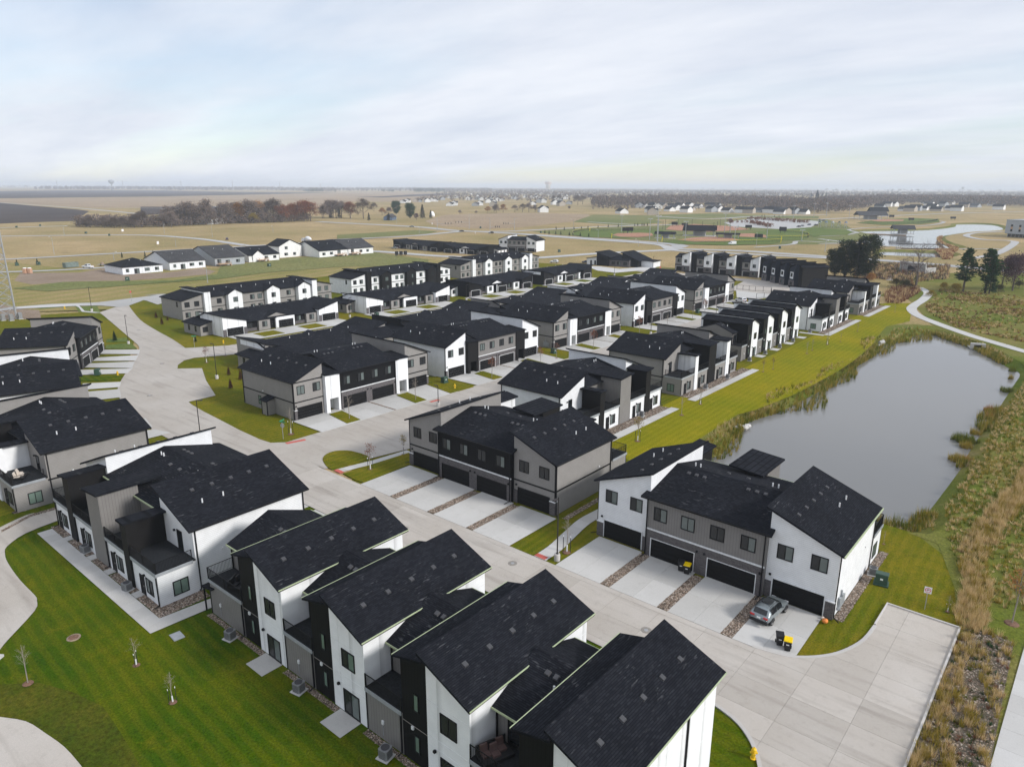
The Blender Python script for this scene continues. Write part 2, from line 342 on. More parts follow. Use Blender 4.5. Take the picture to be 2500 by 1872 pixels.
plain('steel', (0.42, 0.43, 0.44), 0.45, 0.5, 0.6); plain('galvanised', (0.36, 0.37, 0.38), 0.55, 0.4, 0.3); plain('bronze_pole', (0.022, 0.018, 0.017), 0.5)
plain('green_enamel', (0.035, 0.075, 0.055), 0.5); plain('ac_grey', (0.24, 0.245, 0.25), 0.5, 0.4, 0.2); plain('ac_dark', (0.06, 0.06, 0.065), 0.6)
plain('yellow_paint', (0.72, 0.46, 0.02), 0.45); plain('bin_black', (0.014, 0.014, 0.016), 0.5); plain('bin_yellow', (0.80, 0.55, 0.0), 0.4); plain('rubber', (0.02, 0.02, 0.02), 0.8)
plain('sign_white', (0.8, 0.8, 0.8), 0.5, var=0.02); plain('sign_red', (0.62, 0.03, 0.035), 0.5, var=0.05); plain('sign_green', (0.02, 0.20, 0.10), 0.5); plain('pumpkin', (0.75, 0.24, 0.05), 0.5); plain('wood', (0.47, 0.31, 0.19), 0.8, var=0.25)
plain('fence_black', (0.012, 0.012, 0.013), 0.5); plain('fence_yellow', (0.75, 0.62, 0.03), 0.5)
plain('lamp_head', (0.75, 0.76, 0.78), 0.4); plain('tan_plastic', (0.50, 0.30, 0.20), 0.6); plain('dumpster_green', (0.16, 0.20, 0.185), 0.6, var=0.3, scale=1.0); plain('cloth_brown', (0.10, 0.06, 0.055), 0.9); plain('cloth_pale', (0.62, 0.55, 0.48), 0.9)
def paint(name, col, metal=0.5, rough=0.28):
    m, t, b = new_mat(name, rough, 0.5); b.inputs['Base Color'].default_value = (*col, 1); b.inputs['Metallic'].default_value = metal; b.inputs['Coat Weight'].default_value = 0.6; b.inputs['Coat Roughness'].default_value = 0.06
paint('car_silver', (0.25, 0.285, 0.30)); paint('car_white', (0.72, 0.73, 0.74), 0.0); paint('car_black', (0.02, 0.022, 0.028)); paint('car_blue', (0.05, 0.07, 0.12)); paint('tail_red', (0.5, 0.01, 0.012), 0.0); paint('chrome', (0.6, 0.6, 0.62), 0.9, 0.15)

# ---------------------------------------------------------------- mesh helpers
class MB:
    """collects faces; every piece is a closed solid or a sheet"""
    def __init__(s): s.v = []; s.f = []
    def add(s, vs, fs):
        o = len(s.v); s.v += [tuple(p) for p in vs]; s.f += [tuple(i + o for i in q) for q in fs]; return s
    def box(s, x0, x1, y0, y1, z0, z1):
        return s.add([(x0, y0, z0), (x1, y0, z0), (x1, y1, z0), (x0, y1, z0), (x0, y0, z1), (x1, y0, z1), (x1, y1, z1), (x0, y1, z1)],
                     [(0, 3, 2, 1), (4, 5, 6, 7), (0, 1, 5, 4), (1, 2, 6, 5), (2, 3, 7, 6), (3, 0, 4, 7)])
    def prism(s, pts, axis, a, b):
        """polygon pts extruded along an axis from a to b; pts are the two other coordinates in order (x,y,z)"""
        n = len(pts)
        def mk(p, t):
            return (t, p[0], p[1]) if axis == 'x' else (p[0], t, p[1]) if axis == 'y' else (p[0], p[1], t)
        vs = [mk(p, a) for p in pts] + [mk(p, b) for p in pts]
        fs = [tuple(range(n)), tuple(range(2 * n - 1, n - 1, -1))] + [(i, i + n, (i + 1) % n + n, (i + 1) % n) for i in range(n)]
        return s.add(vs, fs)
    def slab(s, q, t):
        """roof slab: four top corners, thickness t downwards"""
        q = [Vector(p) for p in q]; lo = [p - Vector((0, 0, t)) for p in q]
        return s.add(q + lo, [(0, 1, 2, 3), (7, 6, 5, 4), (0, 4, 5, 1), (1, 5, 6, 2), (2, 6, 7, 3), (3, 7, 4, 0)])
    def tube(s, p, q, r0, r1=None, n=6, cap=True):
        r1 = r0 if r1 is None else r1
        p = Vector(p); q = Vector(q); d = (q - p)
        if d.length < 1e-6: return s
        d.normalize(); a = d.orthogonal().normalized(); b = d.cross(a)
        vs = [p + (a * math.cos(2 * PI * i / n) + b * math.sin(2 * PI * i / n)) * r0 for i in range(n)] + [q + (a * math.cos(2 * PI * i / n) + b * math.sin(2 * PI * i / n)) * r1 for i in range(n)]
        fs = [(i, (i + 1) % n, (i + 1) % n + n, i + n) for i in range(n)]
        if cap: fs += [tuple(range(n - 1, -1, -1)), tuple(range(n, 2 * n))]
        return s.add(vs, fs)
    def lathe(s, prof, n=12, c=(0, 0, 0)):
        vs = []; m = len(prof)
        for r, z in prof:
            vs += [(c[0] + r * math.cos(2 * PI * i / n), c[1] + r * math.sin(2 * PI * i / n), c[2] + z) for i in range(n)]
        fs = [(j * n + i, j * n + (i + 1) % n, (j + 1) * n + (i + 1) % n, (j + 1) * n + i) for j in range(m - 1) for i in range(n)]
        fs += [tuple(range(n - 1, -1, -1)), tuple(range((m - 1) * n, m * n))]
        return s.add(vs, fs)
    def mesh(s, name='m', smooth=False):
        me = bpy.data.meshes.new(name); me.from_pydata(s.v, [], s.f); me.update()
        if smooth: me.polygons.foreach_set('use_smooth', [True] * len(me.polygons))
        return me
CACHE = {}
def cached(key, fn):
    if key not in CACHE: CACHE[key] = fn()
    return CACHE[key]
def with_mat(me, mat):
    if not me.materials: me.materials.append(MAT[mat]); return me
    if me.materials[0] == MAT[mat]: return me
    key = ('mat', me.name, mat)
    if key not in CACHE:
        c = me.copy(); c.materials.clear(); c.materials.append(MAT[mat]); CACHE[key] = c
    return CACHE[key]
def obj(name, me, mat, parent=None, loc=(0, 0, 0), rz=0.0):
    if isinstance(me, MB): me = me.mesh(name)
    me = with_mat(me, mat)
    o = bpy.data.objects.new(name, me)
    if parent: o.parent = parent
    o.location = loc
    if rz: o.rotation_euler = (0, 0, rz)
    COL.objects.link(o)
    return o
def tag(o, label, cat, group=None):
    o['label'] = label; o['category'] = cat
    if group: o['group'] = group
    return o
def thing(name, label, cat, loc=(0, 0, 0), rz=0.0, group=None):
    o = bpy.data.objects.new(name, None); o.empty_display_size = 0.5
    COL.objects.link(o); o.location = loc; o.rotation_euler = (0, 0, rz)
    return tag(o, label, cat, group)
def copy_tree(src, loc, rz=0.0, label=None, group=None, scale=None, par=None):
    r = src.copy(); COL.objects.link(r); r.parent = par
    if par is None:
        r.location = loc; r.rotation_euler = (0, 0, rz)
        if label: r['label'] = label
        if group: r['group'] = group
        if scale: r.scale = (scale, scale, scale) if isinstance(scale, (int, float)) else scale
    for ch in src.children: copy_tree(ch, None, par=r)
    return r
def structure(name, me, mat, parent=None):
    o = obj(name, me, mat, parent)
    if parent is None: o['kind'] = 'structure'
    return o
def stuff(name, me, mat, label=None, cat=None, parent=None):
    o = obj(name, me, mat, parent); o['kind'] = 'stuff'
    if label: o['label'] = label; o['category'] = cat
    return o
def area(p): return sum(p[i][0] * p[(i + 1) % len(p)][1] - p[(i + 1) % len(p)][0] * p[i][1] for i in range(len(p))) / 2
def ccw(p): return list(p) if area(p) > 0 else list(reversed(p))
def sheet(name, poly, z, mat, parent=None):
    p = ccw(poly); mb = MB(); mb.add([(x, y, z) for x, y in p], [tuple(range(len(p)))])
    return structure(name, mb, mat, parent)
def plate(name, poly, z0, z1, mat, parent=None):
    p = ccw(poly); mb = MB(); mb.prism(p, 'z', z0, z1); mb.f[-len(p) - 2:-len(p)] = [tuple(reversed(mb.f[-len(p) - 2])), tuple(reversed(mb.f[-len(p) - 1]))]
    return structure(name, mb, mat, parent)
def strip(pts, w):
    """polygon of a path of width w round a centre line"""
    L = []; Rr = []
    for i, p in enumerate(pts):
        a = Vector(pts[max(i - 1, 0)]); b = Vector(pts[min(i + 1, len(pts) - 1)]); d = (b - a).normalized(); n = Vector((-d.y, d.x)); p = Vector(p)
        L.append(tuple(p + n * w / 2)); Rr.append(tuple(p - n * w / 2))
    return L + Rr[::-1]
def smooth(pts, n=4, closed=False):
    out = []; m = len(pts)
    for i in range(m if closed else m - 1):
        g = (lambda j: pts[j % m]) if closed else (lambda j: pts[min(max(j, 0), m - 1)])
        p0, p1, p2, p3 = (Vector(g(i + d)) for d in (-1, 0, 1, 2))
        for q in range(n):
            t = q / n
            out.append(tuple(0.5 * ((2 * p1) + (p2 - p0) * t + (2 * p0 - 5 * p1 + 4 * p2 - p3) * t * t + (3 * p1 - p0 - 3 * p2 + p3) * t ** 3)))
    if not closed: out.append(tuple(pts[-1]))
    return out
def clip(poly, x0, x1, y0, y1):
    for ax, lim, sg in ((0, x0, 1), (0, x1, -1), (1, y0, 1), (1, y1, -1)):
        out = []
        for i in range(len(poly)):
            a = poly[i]; b = poly[(i + 1) % len(poly)]; da = sg * (a[ax] - lim); db = sg * (b[ax] - lim)
            if da >= 0: out.append(a)
            if (da >= 0) != (db >= 0):
                t = da / (da - db); out.append((a[0] + (b[0] - a[0]) * t, a[1] + (b[1] - a[1]) * t))
        poly = out
        if len(poly) < 3: return []
    return poly
def slabs(parent, poly, xs, ys, z0, z1, mat, gap=0.02):
    """concrete cast in bays: one slab for each bay of a grid, with open joints between"""
    poly = ccw(poly)
    for a, b in zip(xs[:-1], xs[1:]):
        for c, d in zip(ys[:-1], ys[1:]):
            q = clip(poly, a + gap, b - gap, c + gap, d - gap)
            if len(q) >= 3 and abs(area(q)) > 0.15:
                plate('slab', q, z0, z1 + random.uniform(-0.002, 0.002), mat, parent)
def frange(a, b, n): return [a + (b - a) * i / n for i in range(n + 1)]
def inside(p, poly):
    x, y = p; c = False
    for i in range(len(poly)):
        (x1, y1), (x2, y2) = poly[i], poly[i - 1]
        if (y1 > y) != (y2 > y) and x < (x2 - x1) * (y - y1) / (y2 - y1) + x1: c = not c
    return c
def offset(poly, d):
    p = ccw(poly); out = []
    for i in range(len(p)):
        a = Vector(p[i - 1]); b = Vector(p[i]); c = Vector(p[(i + 1) % len(p)])
        e = ((b - a).normalized() + (c - b).normalized())
        e = e.normalized() if e.length > 1e-6 else (c - b).normalized()
        out.append(tuple(b + Vector((e.y, -e.x)) * d))
    return out

# ---------------------------------------------------------------- ground, ponds
random.seed(4)
POND_Z = -1.2
pond = smooth([(-43.8,113),(-43.4,118.2),(-42.3,122.8),(-41.6,127.9),(-41,137.9),(-40.6,147.9),(-40.8,154.5),(-41.1,168.9),(-40.7,179.1),(-41.5,192.2),(-42.5,199.4),(-39.3,210.1),(-38.5,219.9),(-35.4,224.1),(-30.8,218.9),(-27.2,215.5),(-22.8,210.5),(-19.1,203.3),(-14,192.2),(-11.5,187.8),(-11.4,175.9),(-11.5,161.1),(-11.6,142.6),(-11.9,131.1),(-11.9,122.1),(-11.7,116.8)] + [(-12.5,92.6)] + [(-13.5, 88.5), (-20, 89), (-30, 89.5), (-38, 91), (-42.5, 95)] + [(-40.8,98.1)], 3, True)
LAKE_Z = -1.0
lake = smooth([(-161.8,677.6),(-187.8,725),(-178.9,753.8),(-155.5,786.9),(-142,821.7),(-136.6,861.5),(-136.3,898.9),(-143.6,954.1),(-129.2,986.1),(-110.4,964.5),(-90.6,871.9),(-97.9,812.1),(-108.6,782.3),(-113.8,732.1),(-115,690.2),(-109.2,651.6),(-99.5,615.2),(-89.9,589.1),(-82.1,564.6),(-90.8,551.5),(-97.8,545),(-114.5,544.7),(-129.8,557.4),(-140.2,564.8),(-154.6,575.7),(-148.8,614.1)], 3, True)
pool = smooth([(-114.9,500.6),(-108.2,511.4),(-99.5,513.1),(-87.3,517.3),(-78,512.9),(-75.2,499),(-76.6,478.5),(-86.5,473.1),(-96,472),(-106.2,472.9)], 3, True)
from mathutils.geometry import delaunay_2d_cdt
waters = [(pond, POND_Z, 2.6), (lake, LAKE_Z, 5.0), (pool, LAKE_Z, 4.0)]
rims = [offset(p, d) for p, z, d in waters]
BIG = 26000
vv = [Vector((-BIG, -BIG)), Vector((BIG, -BIG)), Vector((BIG, BIG)), Vector((-BIG, BIG))]
ee = [(0, 1), (1, 2), (2, 3), (3, 0)]
for r_ in rims:
    o_ = len(vv); vv += [Vector(p) for p in r_]; ee += [(o_ + i, o_ + (i + 1) % len(r_)) for i in range(len(r_))]
for _ in range(300):
    vv.append(Vector((random.uniform(-900, 500), random.uniform(-200, 1200))))
cv, ce, cf, *_ = delaunay_2d_cdt(vv, ee, [], 0, 1e-4)
gf = []
for f_ in cf:
    c_ = sum((cv[i] for i in f_), Vector((0, 0))) / len(f_)
    if not any(inside(c_, r_) for r_ in rims): gf.append(tuple(f_))
structure('ground', MB().add([(p.x, p.y, 0.0) for p in cv], gf), 'dry_field')
for (p, z, d), r_, nm in zip(waters, rims, ('pond', 'lake', 'creek_pool')):
    p = ccw(p); n = len(p); mb = MB()
    inn = offset(p, -1.5)
    ring = [[(a, b, 0.0) for a, b in r_], [(a, b, z + 0.05) for a, b in p], [(a, b, z - 0.8) for a, b in inn]]
    vs_ = sum(ring, []); fs_ = []
    for j in range(2): fs_ += [(j * n + i, j * n + (i + 1) % n, (j + 1) * n + (i + 1) % n, (j + 1) * n + i) for i in range(n)]
    structure(nm + '_bank', mb.add(vs_, fs_), 'rough_grass')
    structure(nm, MB().add([(a, b, z) for a, b in p], [tuple(range(n))]), 'pond_water')

# ---- broad land cover, each a thin sheet
LZ = [0.002, 0.004]
def cover(name, poly, mat):
    LZ[0] += LZ[1]
    return sheet(name, poly, LZ[0], mat)
rimP = rims[0]
cover('meadow', [(-264.6,57.4),(-420.9,95),(-427.6,113.8),(-344.4,129.3),(-327.4,170.8),(-329,198.6),(-326.2,246.7)] + [(-353.8,276),(-277,268),(-258.4,285.1),(-224.8,283.4),(-189.2,287.1),(-173.7,320),(-163.7,319.5),(-117.5,230.8)] + [(-60, 330), (-260, 60), (-330, 0), (-420, -40)], 'meadow')
LZ[:] = [0.01, 0.011]
cover('earthworks', [(-344.3,92.1),(-373.6,102.9),(-354.7,120),(-368,138.5),(-335.2,129.6),(-326.4,145.6),(-331.5,165.1),(-315.6,163.7),(-306.2,155.8),(-306.9,140),(-309.8,123.1),(-322.3,108.5),(-325.5,92.6)], 'bare_earth')
cover('ploughed_field', [(-2096.5,514.4),(-1847.9,494.3),(-1273.5,443.7),(-1194.1,431.7),(-874.1,299.7),(-873.7,265.3),(-864.9,228.1),(-858.3,206.9)], 'ploughed_soil')
cover('stubble_field', [(-2549.3,608.2),(-2369.7,635.6),(-2506.7,1173.2)] + [(-2537.4,1159.4),(-2919,1777.8),(-3387.4,2502.6)] + [(-3871.7,2798.4),(-3487.1,3041.4),(-2856.6,2945.6),(-2180.8,2155.9),(-1396.4,1268.8),(-1468.2,1176.6),(-1526.6,1101.6)] + [(-1124.3,828.7),(-1108.7,702.5),(-1360.8,619.6)] + [(-1299.5,590.5),(-1361.1,499),(-1929.6,516.4),(-2324.8,554.1)], 'stubble_field')
cover('ploughed_field', [(-4922.2,1180.3),(-5052.5,1362),(-5727,1949.6),(-5456.6,2559.3)] + [(-5311.4,2432.1),(-4155.9,2323.5),(-3543.5,2618.1),(-2970.8,1809.4),(-2590.2,1183.6)] + [(-2576.4,1205.9),(-2435.8,653.5),(-2425.3,578.3)], 'ploughed_soil')
cover('ploughed_field', [(-1372.2,582.6),(-1346,612.8),(-1342,699.7),(-1105.3,642.4),(-951.4,550),(-973.3,484),(-995,421.1)], 'ploughed_soil')
cover('stubble_field', [(-524.7,506.9),(-605.2,566.6),(-719.9,710.9),(-706.2,811.7)] + [(-718.7,807.6),(-670.9,858.7),(-596.8,883.1),(-492.6,737.6),(-473.5,648),(-445.3,545.7),(-449.4,504.9)] + [(-454.9,499.5)], 'stubble_field')
cover('ploughed_field', [(-2248.5,1736.6),(-2190,1831.2),(-2567.7,2310.2),(-2993.1,2959.2),(-2856.6,2945.6),(-2460.6,2510.5),(-2126.9,1933.4),(-1953.1,1632.9)], 'ploughed_soil')
cover('green_field', [(-576.2,862.4),(-491,911.4)] + [(-513.3,928.6),(-485.7,1047.1),(-395.5,1031.8),(-324.5,1046.3),(-303.3,978.9),(-373.9,923.1),(-417.6,814.1),(-438.1,793.2)] + [(-392.4,729.4),(-389.6,640.6),(-474.8,672)], 'far_green')
cover('sports_park', [(-396.3,498.7),(-395,540.7),(-383.5,616.1),(-360.1,669.8)] + [(-417.6,814.1),(-369.3,863.4),(-359.2,938.2),(-283.9,950.6)] + [(-219.5,802.8),(-183,706.4),(-157.6,660.2),(-151.7,559.9),(-161,527.4)] + [(-160.2,523.5),(-172.3,512),(-201.7,475.2),(-255.1,463.7)] + [(-254.4,474.6),(-301.8,474.2),(-349.6,478.8)], 'far_green')
cover('green_verge', [(-482.6,355.3),(-484.9,442.6),(-457.4,443.4),(-441.4,416.9),(-439.3,358.4),(-446.2,328.3)], 'far_green')
cover('green_verge', [(-345.3,223),(-333.8,252.5)] + [(-345.3,276.4),(-308.6,269.2),(-280.7,264.6),(-258.1,243.2),(-294.5,210.1)] + [(-287.1,216.8),(-292.6,176.2),(-287,150.6),(-295.6,110.2),(-299.3,89.8),(-318.1,84.1),(-324.3,103.4),(-296.5,135.1),(-303.7,158.1),(-332.7,175.2)], 'far_green')
# lawns of the estate
mb_ = MB(); ro_ = offset(rims[0], 6.0); n_ = len(ro_); mb_.add([(x, y, 0.004) for x, y in rims[0]] + [(x, y, 0.004) for x, y in ro_], [(i, (i + 1) % n_, (i + 1) % n_ + n_, i + n_) for i in range(n_)]); structure('pond_margin', mb_, 'rough_grass')
LZ[:] = [0.012, 0.003]
cover('estate_lawn', [(-84, 78), (-57.5, 78), (-57.5, 266), (-84, 266)], 'lawn_yard')
cover('pond_lawn', [(-58, 64), (-58, 268), (-50, 275), (-38, 268)] + [p for p in [(-49.8,262.4),(-45.7,248),(-43.4,235.2),(-46.6,221.6),(-44.7,204),(-43.3,194.5),(-42.5,185.3),(-41.7,171.7),(-41.5,159.2),(-41.9,145),(-42.3,134.9),(-43.2,127.3),(-44.1,120.3),(-45.5,115.2)]] + [(-45, 99), (-45, 64)], 'lawn_olive')
cover('corner_lawn', [(-14.2, 54), (-10, 60), (-10, 68.5), (-4.9, 68.5), (-5.5, 74), (-8, 82), (-12, 86.2), (-30, 87), (-40, 88.5), (-45, 92), (-45, 62), (-40, 53)], 'lawn_yard')
cover('estate_lawn', [(-84, 62), (-72, 53), (-40, 53), (-40, 80), (-60, 90), (-76, 90)], 'lawn_yard')
cover('estate_lawn', [(-130, 52), (-92, 53), (-91, 62), (-92, 270), (-118, 300), (-170, 300), (-260, 290), (-262, 180), (-262, 110), (-240, 92), (-165, 76), (-152, 64)], 'lawn_yard')
cover('front_lawn', [(-96, 12), (-60, -10), (5, -10), (5, 30), (-12, 42), (-17, 45.5), (-58, 45.5), (-95, 46), (-96, 30)], 'lawn_green')
cover('estate_lawn', [(-96, 12), (-96, 46), (-130, 50), (-150, 56), (-190, 75), (-240, 86), (-250, 60), (-200, 20), (-140, 0)], 'lawn_yard')
cover('weedy_patch', [(-61.9,10.1),(-59.4,12.6),(-56.2,13.9),(-52.6,14.8),(-48.4,14.5),(-43.7,14),(-47.1,11.1),(-57.1,8.9)], 'weedy_lawn')
cover('tower_yard', [(-246.2,60.6),(-278.6,69.4),(-261.6,70.7),(-256.1,73.7),(-237.2,68.5)], 'bare_earth')
cover('green_lawn', [(-258.8,74.2),(-254.9,83.7),(-242.9,80.4),(-238.6,81.6),(-235.7,84.1),(-251.5,88.9),(-253.4,85.1),(-260.1,85.6),(-263.4,78.3)], 'turf')
cover('creek_meadow', [(-68.8,353.3),(-66.4,379),(-31.5,410.6),(-12.9,208.3),(-24.8,215.8),(-37.8,234.5),(-45.8,259.6),(-56.4,290.7),(-63.5,284.4)], 'rough_grass')
cover('prairie', [(-5.2, 40), (-4.9, 68), (-6.5, 76), (-9.5, 85)] + [p for p in offset(rims[0], 0.15) if p[0] > -30 and p[1] < 215 and p[0] > -14 + (p[1] - 85) * 0.0] + [(-11.4,191.6),(-10.8,209.3)] + [(40, 190), (60, 60), (20, 30), (2, 20)], 'rough_grass')

# ---------------------------------------------------------------- streets
ST = 0.10
street = sheet('street', [(-5, 47.9), (-4.9, 68.2), (-10.8, 68.2), (-10.8, 63.8), (-11.0, 61.0), (-11.7, 58.6), (-12.6, 56.8), (-14.0, 55.2), (-15.5, 54.2), (-18, 53.6), (-80, 53.6), (-80, 45.3), (-18, 45.3), (-15.8, 44.6), (-14.2, 43.6), (-13, 42.2), (-12.2, 40.5), (-11.8, 36), (-5, 36)], ST, 'joint')
ys_ = [36, 40, 43.5, 46.1, 49.5, 52.9, 56.8, 60.6, 64.4, 68.3]
slabs(street, [(-5, 36), (-4.9, 68.2), (-10.8, 68.2), (-10.8, 63.8), (-11.0, 61.0), (-11.7, 58.6), (-12.6, 56.8), (-14.0, 55.2), (-15.5, 54.2), (-18, 53.6), (-80, 53.6), (-80, 45.3), (-18, 45.3), (-15.8, 44.6), (-14.2, 43.6), (-13, 42.2), (-12.2, 40.5), (-11.8, 36)], [-4.5 - 4.4 * i for i in range(18, -1, -1)], ys_, ST + 0.004, ST + 0.03, 'street_concrete', 0.009)
edgeW = smooth([(-236.9,84.1),(-229.8,82.7),(-190.8,74),(-178,70.9),(-169.8,67),(-161.7,62.5),(-152.6,57.1),(-145.2,53),(-137.8,50),(-127.2,47.6),(-120.8,46.5),(-113.4,45.5)], 3)
edgeE = smooth([(-249.7,98),(-241.2,94.9),(-215.1,87),(-196.1,83),(-181,80.4),(-168.2,77.6)], 3)
road2 = sheet('curving_street', edgeW + [(-108, 45.3), (-80, 45.3), (-80, 53.6), (-84.5, 55.0), (-85.5, 58), (-84.0, 62), (-92.4, 62), (-92.4, 56.3), (-94, 54.6), (-97.5, 54.3)] + [(-97,54.4),(-102.9,54.6),(-110.2,55.2),(-116.9,55.7),(-122.3,56.3),(-124.3,56.7),(-124.5,62),(-136,66.1),(-146.3,70.5),(-149.9,66.9),(-153,68.5),(-156.1,71.4),(-156.8,74.1),(-153.2,81.6)] + [(-153, 90), (-163, 90), (-163.2, 86)] + edgeE[::-1], ST + 0.012, 'street_concrete')
sheet('estate_street', [(-92.4, 57.5), (-88, 54.2), (-79, 53.7), (-77.3, 60.4), (-75.9, 67.2), (-76.5, 74), (-80, 81), (-83.5, 86), (-83.5, 262), (-92.0, 262)], ST + 0.020, 'street_concrete')
sheet('estate_street', [(-163, 89.5), (-153, 89.5), (-154, 296), (-165, 296)], ST + 0.020, 'street_concrete')
sheet('estate_street', [(-112, 262.2), (-83.5, 262.2), (-86, 280), (-100, 300), (-170, 301), (-170, 293), (-118, 292)], ST + 0.024, 'street_concrete')
sheet('boundary_road', [(-266.4,63.5),(-268.2,69.1),(-266.3,79.2),(-258.2,91.6),(-260.3,112.3)] + [(-264.4,109.2),(-258.4,119.2),(-246.5,113.5),(-238.7,102.7),(-249.7,104),(-251.8,103.8)] + [(-249.5,101.7),(-243.8,95.8),(-242.8,92.4),(-250.6,89.7),(-255.2,84.8),(-262.9,69.8),(-263,62.6)], ST + 0.028, 'far_road')
sheet('parking_court', smooth([(-91.8,17.8),(-92.6,19),(-93.9,22),(-93.5,23.6),(-93.1,25)], 3) + [(-90.5, 27), (-89.6, 24)] + smooth([(-89.5,24),(-88.7,20.4),(-86.8,18.1),(-85,17.4),(-82.6,17),(-77.9,16.7),(-73.6,16.7),(-72.4,16.5),(-70.7,15.8),(-67.4,12.7),(-66.4,11.9)], 3) + [(-64, 8), (-80, -2), (-100, 8)], ST + 0.006, 'street_concrete')
sheet('parking_court', smooth([(-57.8,9.1),(-57.2,9.4),(-55.2,10.5),(-52.8,11),(-50.3,11.4),(-47.7,11.5)], 3) + [(-44, 11.4), (-40, 9), (-40, -4), (-64, -4), (-62, 6)], ST + 0.006, 'street_concrete')
# kerbs
def kerb(pts, w=0.16, h=0.15, z=ST):
    p = strip(pts, w); plate('kerb', p, z - 0.05, z + h, 'kerb_concrete')
kerb([(-10.8, 54.9 + 9.0), (-10.8, 68.28), (-4.85, 68.28)]); kerb([(-4.85, 68.3), (-4.9, 36)])
kerb(smooth([(-18, 53.72), (-15.5, 54.25), (-13.9, 55.3), (-12.5, 56.9), (-11.6, 58.7), (-10.95, 61.0), (-10.75, 63.8)], 3), 0.3, 0.05)
kerb(smooth([(-18.5, 45.2), (-15.8, 44.5), (-14.2, 43.5), (-13, 42.1), (-12.2, 40.4), (-11.85, 36)], 3), 0.3, 0.05)

# ---------------------------------------------------------------- driveways, walks, rock strips
def drive(name, poly, xs=None, ys=None, z=ST + 0.012, mat='drive_concrete', top=0.028):
    base = sheet(name, poly, z, 'joint')
    xs = xs or [min(p[0] for p in poly) - 0.1, max(p[0] for p in poly) + 0.1]; ys = ys or [min(p[1] for p in poly) - 0.1, max(p[1] for p in poly) + 0.1]
    slabs(base, poly, xs, ys, z + 0.002, z + top, mat, 0.008)
    return base
def grid(a, b, step):
    n = max(1, round((b - a) / step)); return frange(a, b, n)
def rect(x0, x1, y0, y1): return [(x0, y0), (x1, y0), (x1, y1), (x0, y1)]
def gravel(poly, z=ST, dens=16, size=(0.05, 0.11), seed=1, name='gravel_bed'):
    """bed of river stones: a dark sheet with loose stones lying on it"""
    base = sheet(name, poly, z, 'river_rock'); rr = random.Random(seed); mb = MB(); p = ccw(poly)
    x0 = min(q[0] for q in p); x1 = max(q[0] for q in p); y0 = min(q[1] for q in p); y1 = max(q[1] for q in p)
    for _ in range(int((x1 - x0) * (y1 - y0) * dens)):
        x = rr.uniform(x0, x1); y = rr.uniform(y0, y1)
        if not inside((x, y), p): continue
        a = rr.uniform(*size); b = a * rr.uniform(0.6, 1); h = a * rr.uniform(0.5, 0.9); t = rr.uniform(0, PI); c_, s_ = math.cos(t), math.sin(t)
        ring = [(a, 0), (a * 0.3, b), (-a * 0.8, b * 0.7), (-a * 0.7, -b * 0.6), (a * 0.4, -b)]
        vs_ = [(x + u * c_ - v * s_, y + u * s_ + v * c_, z + 0.01) for u, v in ring] + [(x + 0.1 * a, y, z + h)]
        mb.add(vs_, [(0, 1, 5), (1, 2, 5), (2, 3, 5), (3, 4, 5), (4, 0, 5)])
    if mb.v:
        o = stuff('stones', mb, 'stone', parent=base)
    return base
# block A (white and grey) and block B (grey and black) drives on the near street
for a, b in ((-39.0, -33.5), (-32.4, -27.2), (-26.1, -20.9)): drive('driveway', rect(a, b, 53.62, 61.9), grid(a, b, 2.7), grid(53.62, 61.9, 4.1))
drive('driveway', [(-19.8, 53.62), (-17.4, 53.66), (-15.4, 54.3), (-14.7, 54.9), (-14.8, 62.1), (-19.8, 62.1)], grid(-19.9, -14.6, 2.7), grid(53.5, 62.1, 4.1))
for i, (a, b, y1) in enumerate(((-33.5, -32.4, 61.6), (-27.2, -26.1, 61.2), (-20.9, -19.8, 61.6))): gravel(rect(a, b, 53.7, y1), ST + 0.02, 60, seed=i)
for a, b in ((-71.0, -65.2), (-64.0, -58.4), (-57.2, -51.9), (-50.8, -45.3)): drive('driveway', rect(a, b, 53.62, 62.3), grid(a, b, 2.8), grid(53.62, 62.3, 4.3))
for i, (a, b, y1) in enumerate(((-65.2, -64.0, 62.0), (-58.4, -57.2, 61.8), (-51.9, -50.8, 62.0))): gravel(rect(a, b, 53.7, y1), ST + 0.02, 50, seed=10 + i)
gravel(rect(-14.0, -13.15, 62.5, 79), ST - 0.03, 55, seed=20); gravel(rect(-44.9, -44.2, 62.9, 76), ST - 0.03, 45, seed=21)
walk = smooth([(-41.1, 53.7), (-41.2, 56.5), (-41.8, 60), (-42.4, 64), (-42.2, 68), (-42.0, 74)], 4)
drive('footpath', strip(walk, 1.6), None, grid(53.6, 74, 1.7), ST + 0.004, 'walk_concrete')
plate('tactile_paving', [(-41.9, 53.75), (-40.5, 53.75), (-40.5, 54.4), (-41.9, 54.4)], ST, ST + 0.045, 'red_paver')
plate('tactile_paving', [(-77.6, 54.2), (-76.0, 54.1), (-76.0, 54.75), (-77.5, 54.85)], ST, ST + 0.045, 'red_paver')
plate('tactile_paving', [(-92.3, 56.0), (-91.6, 55.9), (-90.8, 58.7), (-91.4, 59.0)], ST, ST + 0.045, 'red_paver')
plate('tactile_paving', [(-91.3, 85.3), (-90.7, 85.3), (-90.5, 87.4), (-91.2, 87.4)], ST, ST + 0.045, 'red_paver')
plate('tactile_paving', [(-48, 45.3), (-45.6, 45.3), (-45.6, 45.9), (-48, 45.9)], ST, ST + 0.045, 'red_paver')
drive('footpath', strip([(-77.0, 54.4), (-75.8, 60), (-75.2, 66)], 1.3), None, grid(54, 66, 1.6), ST + 0.004, 'walk_concrete')
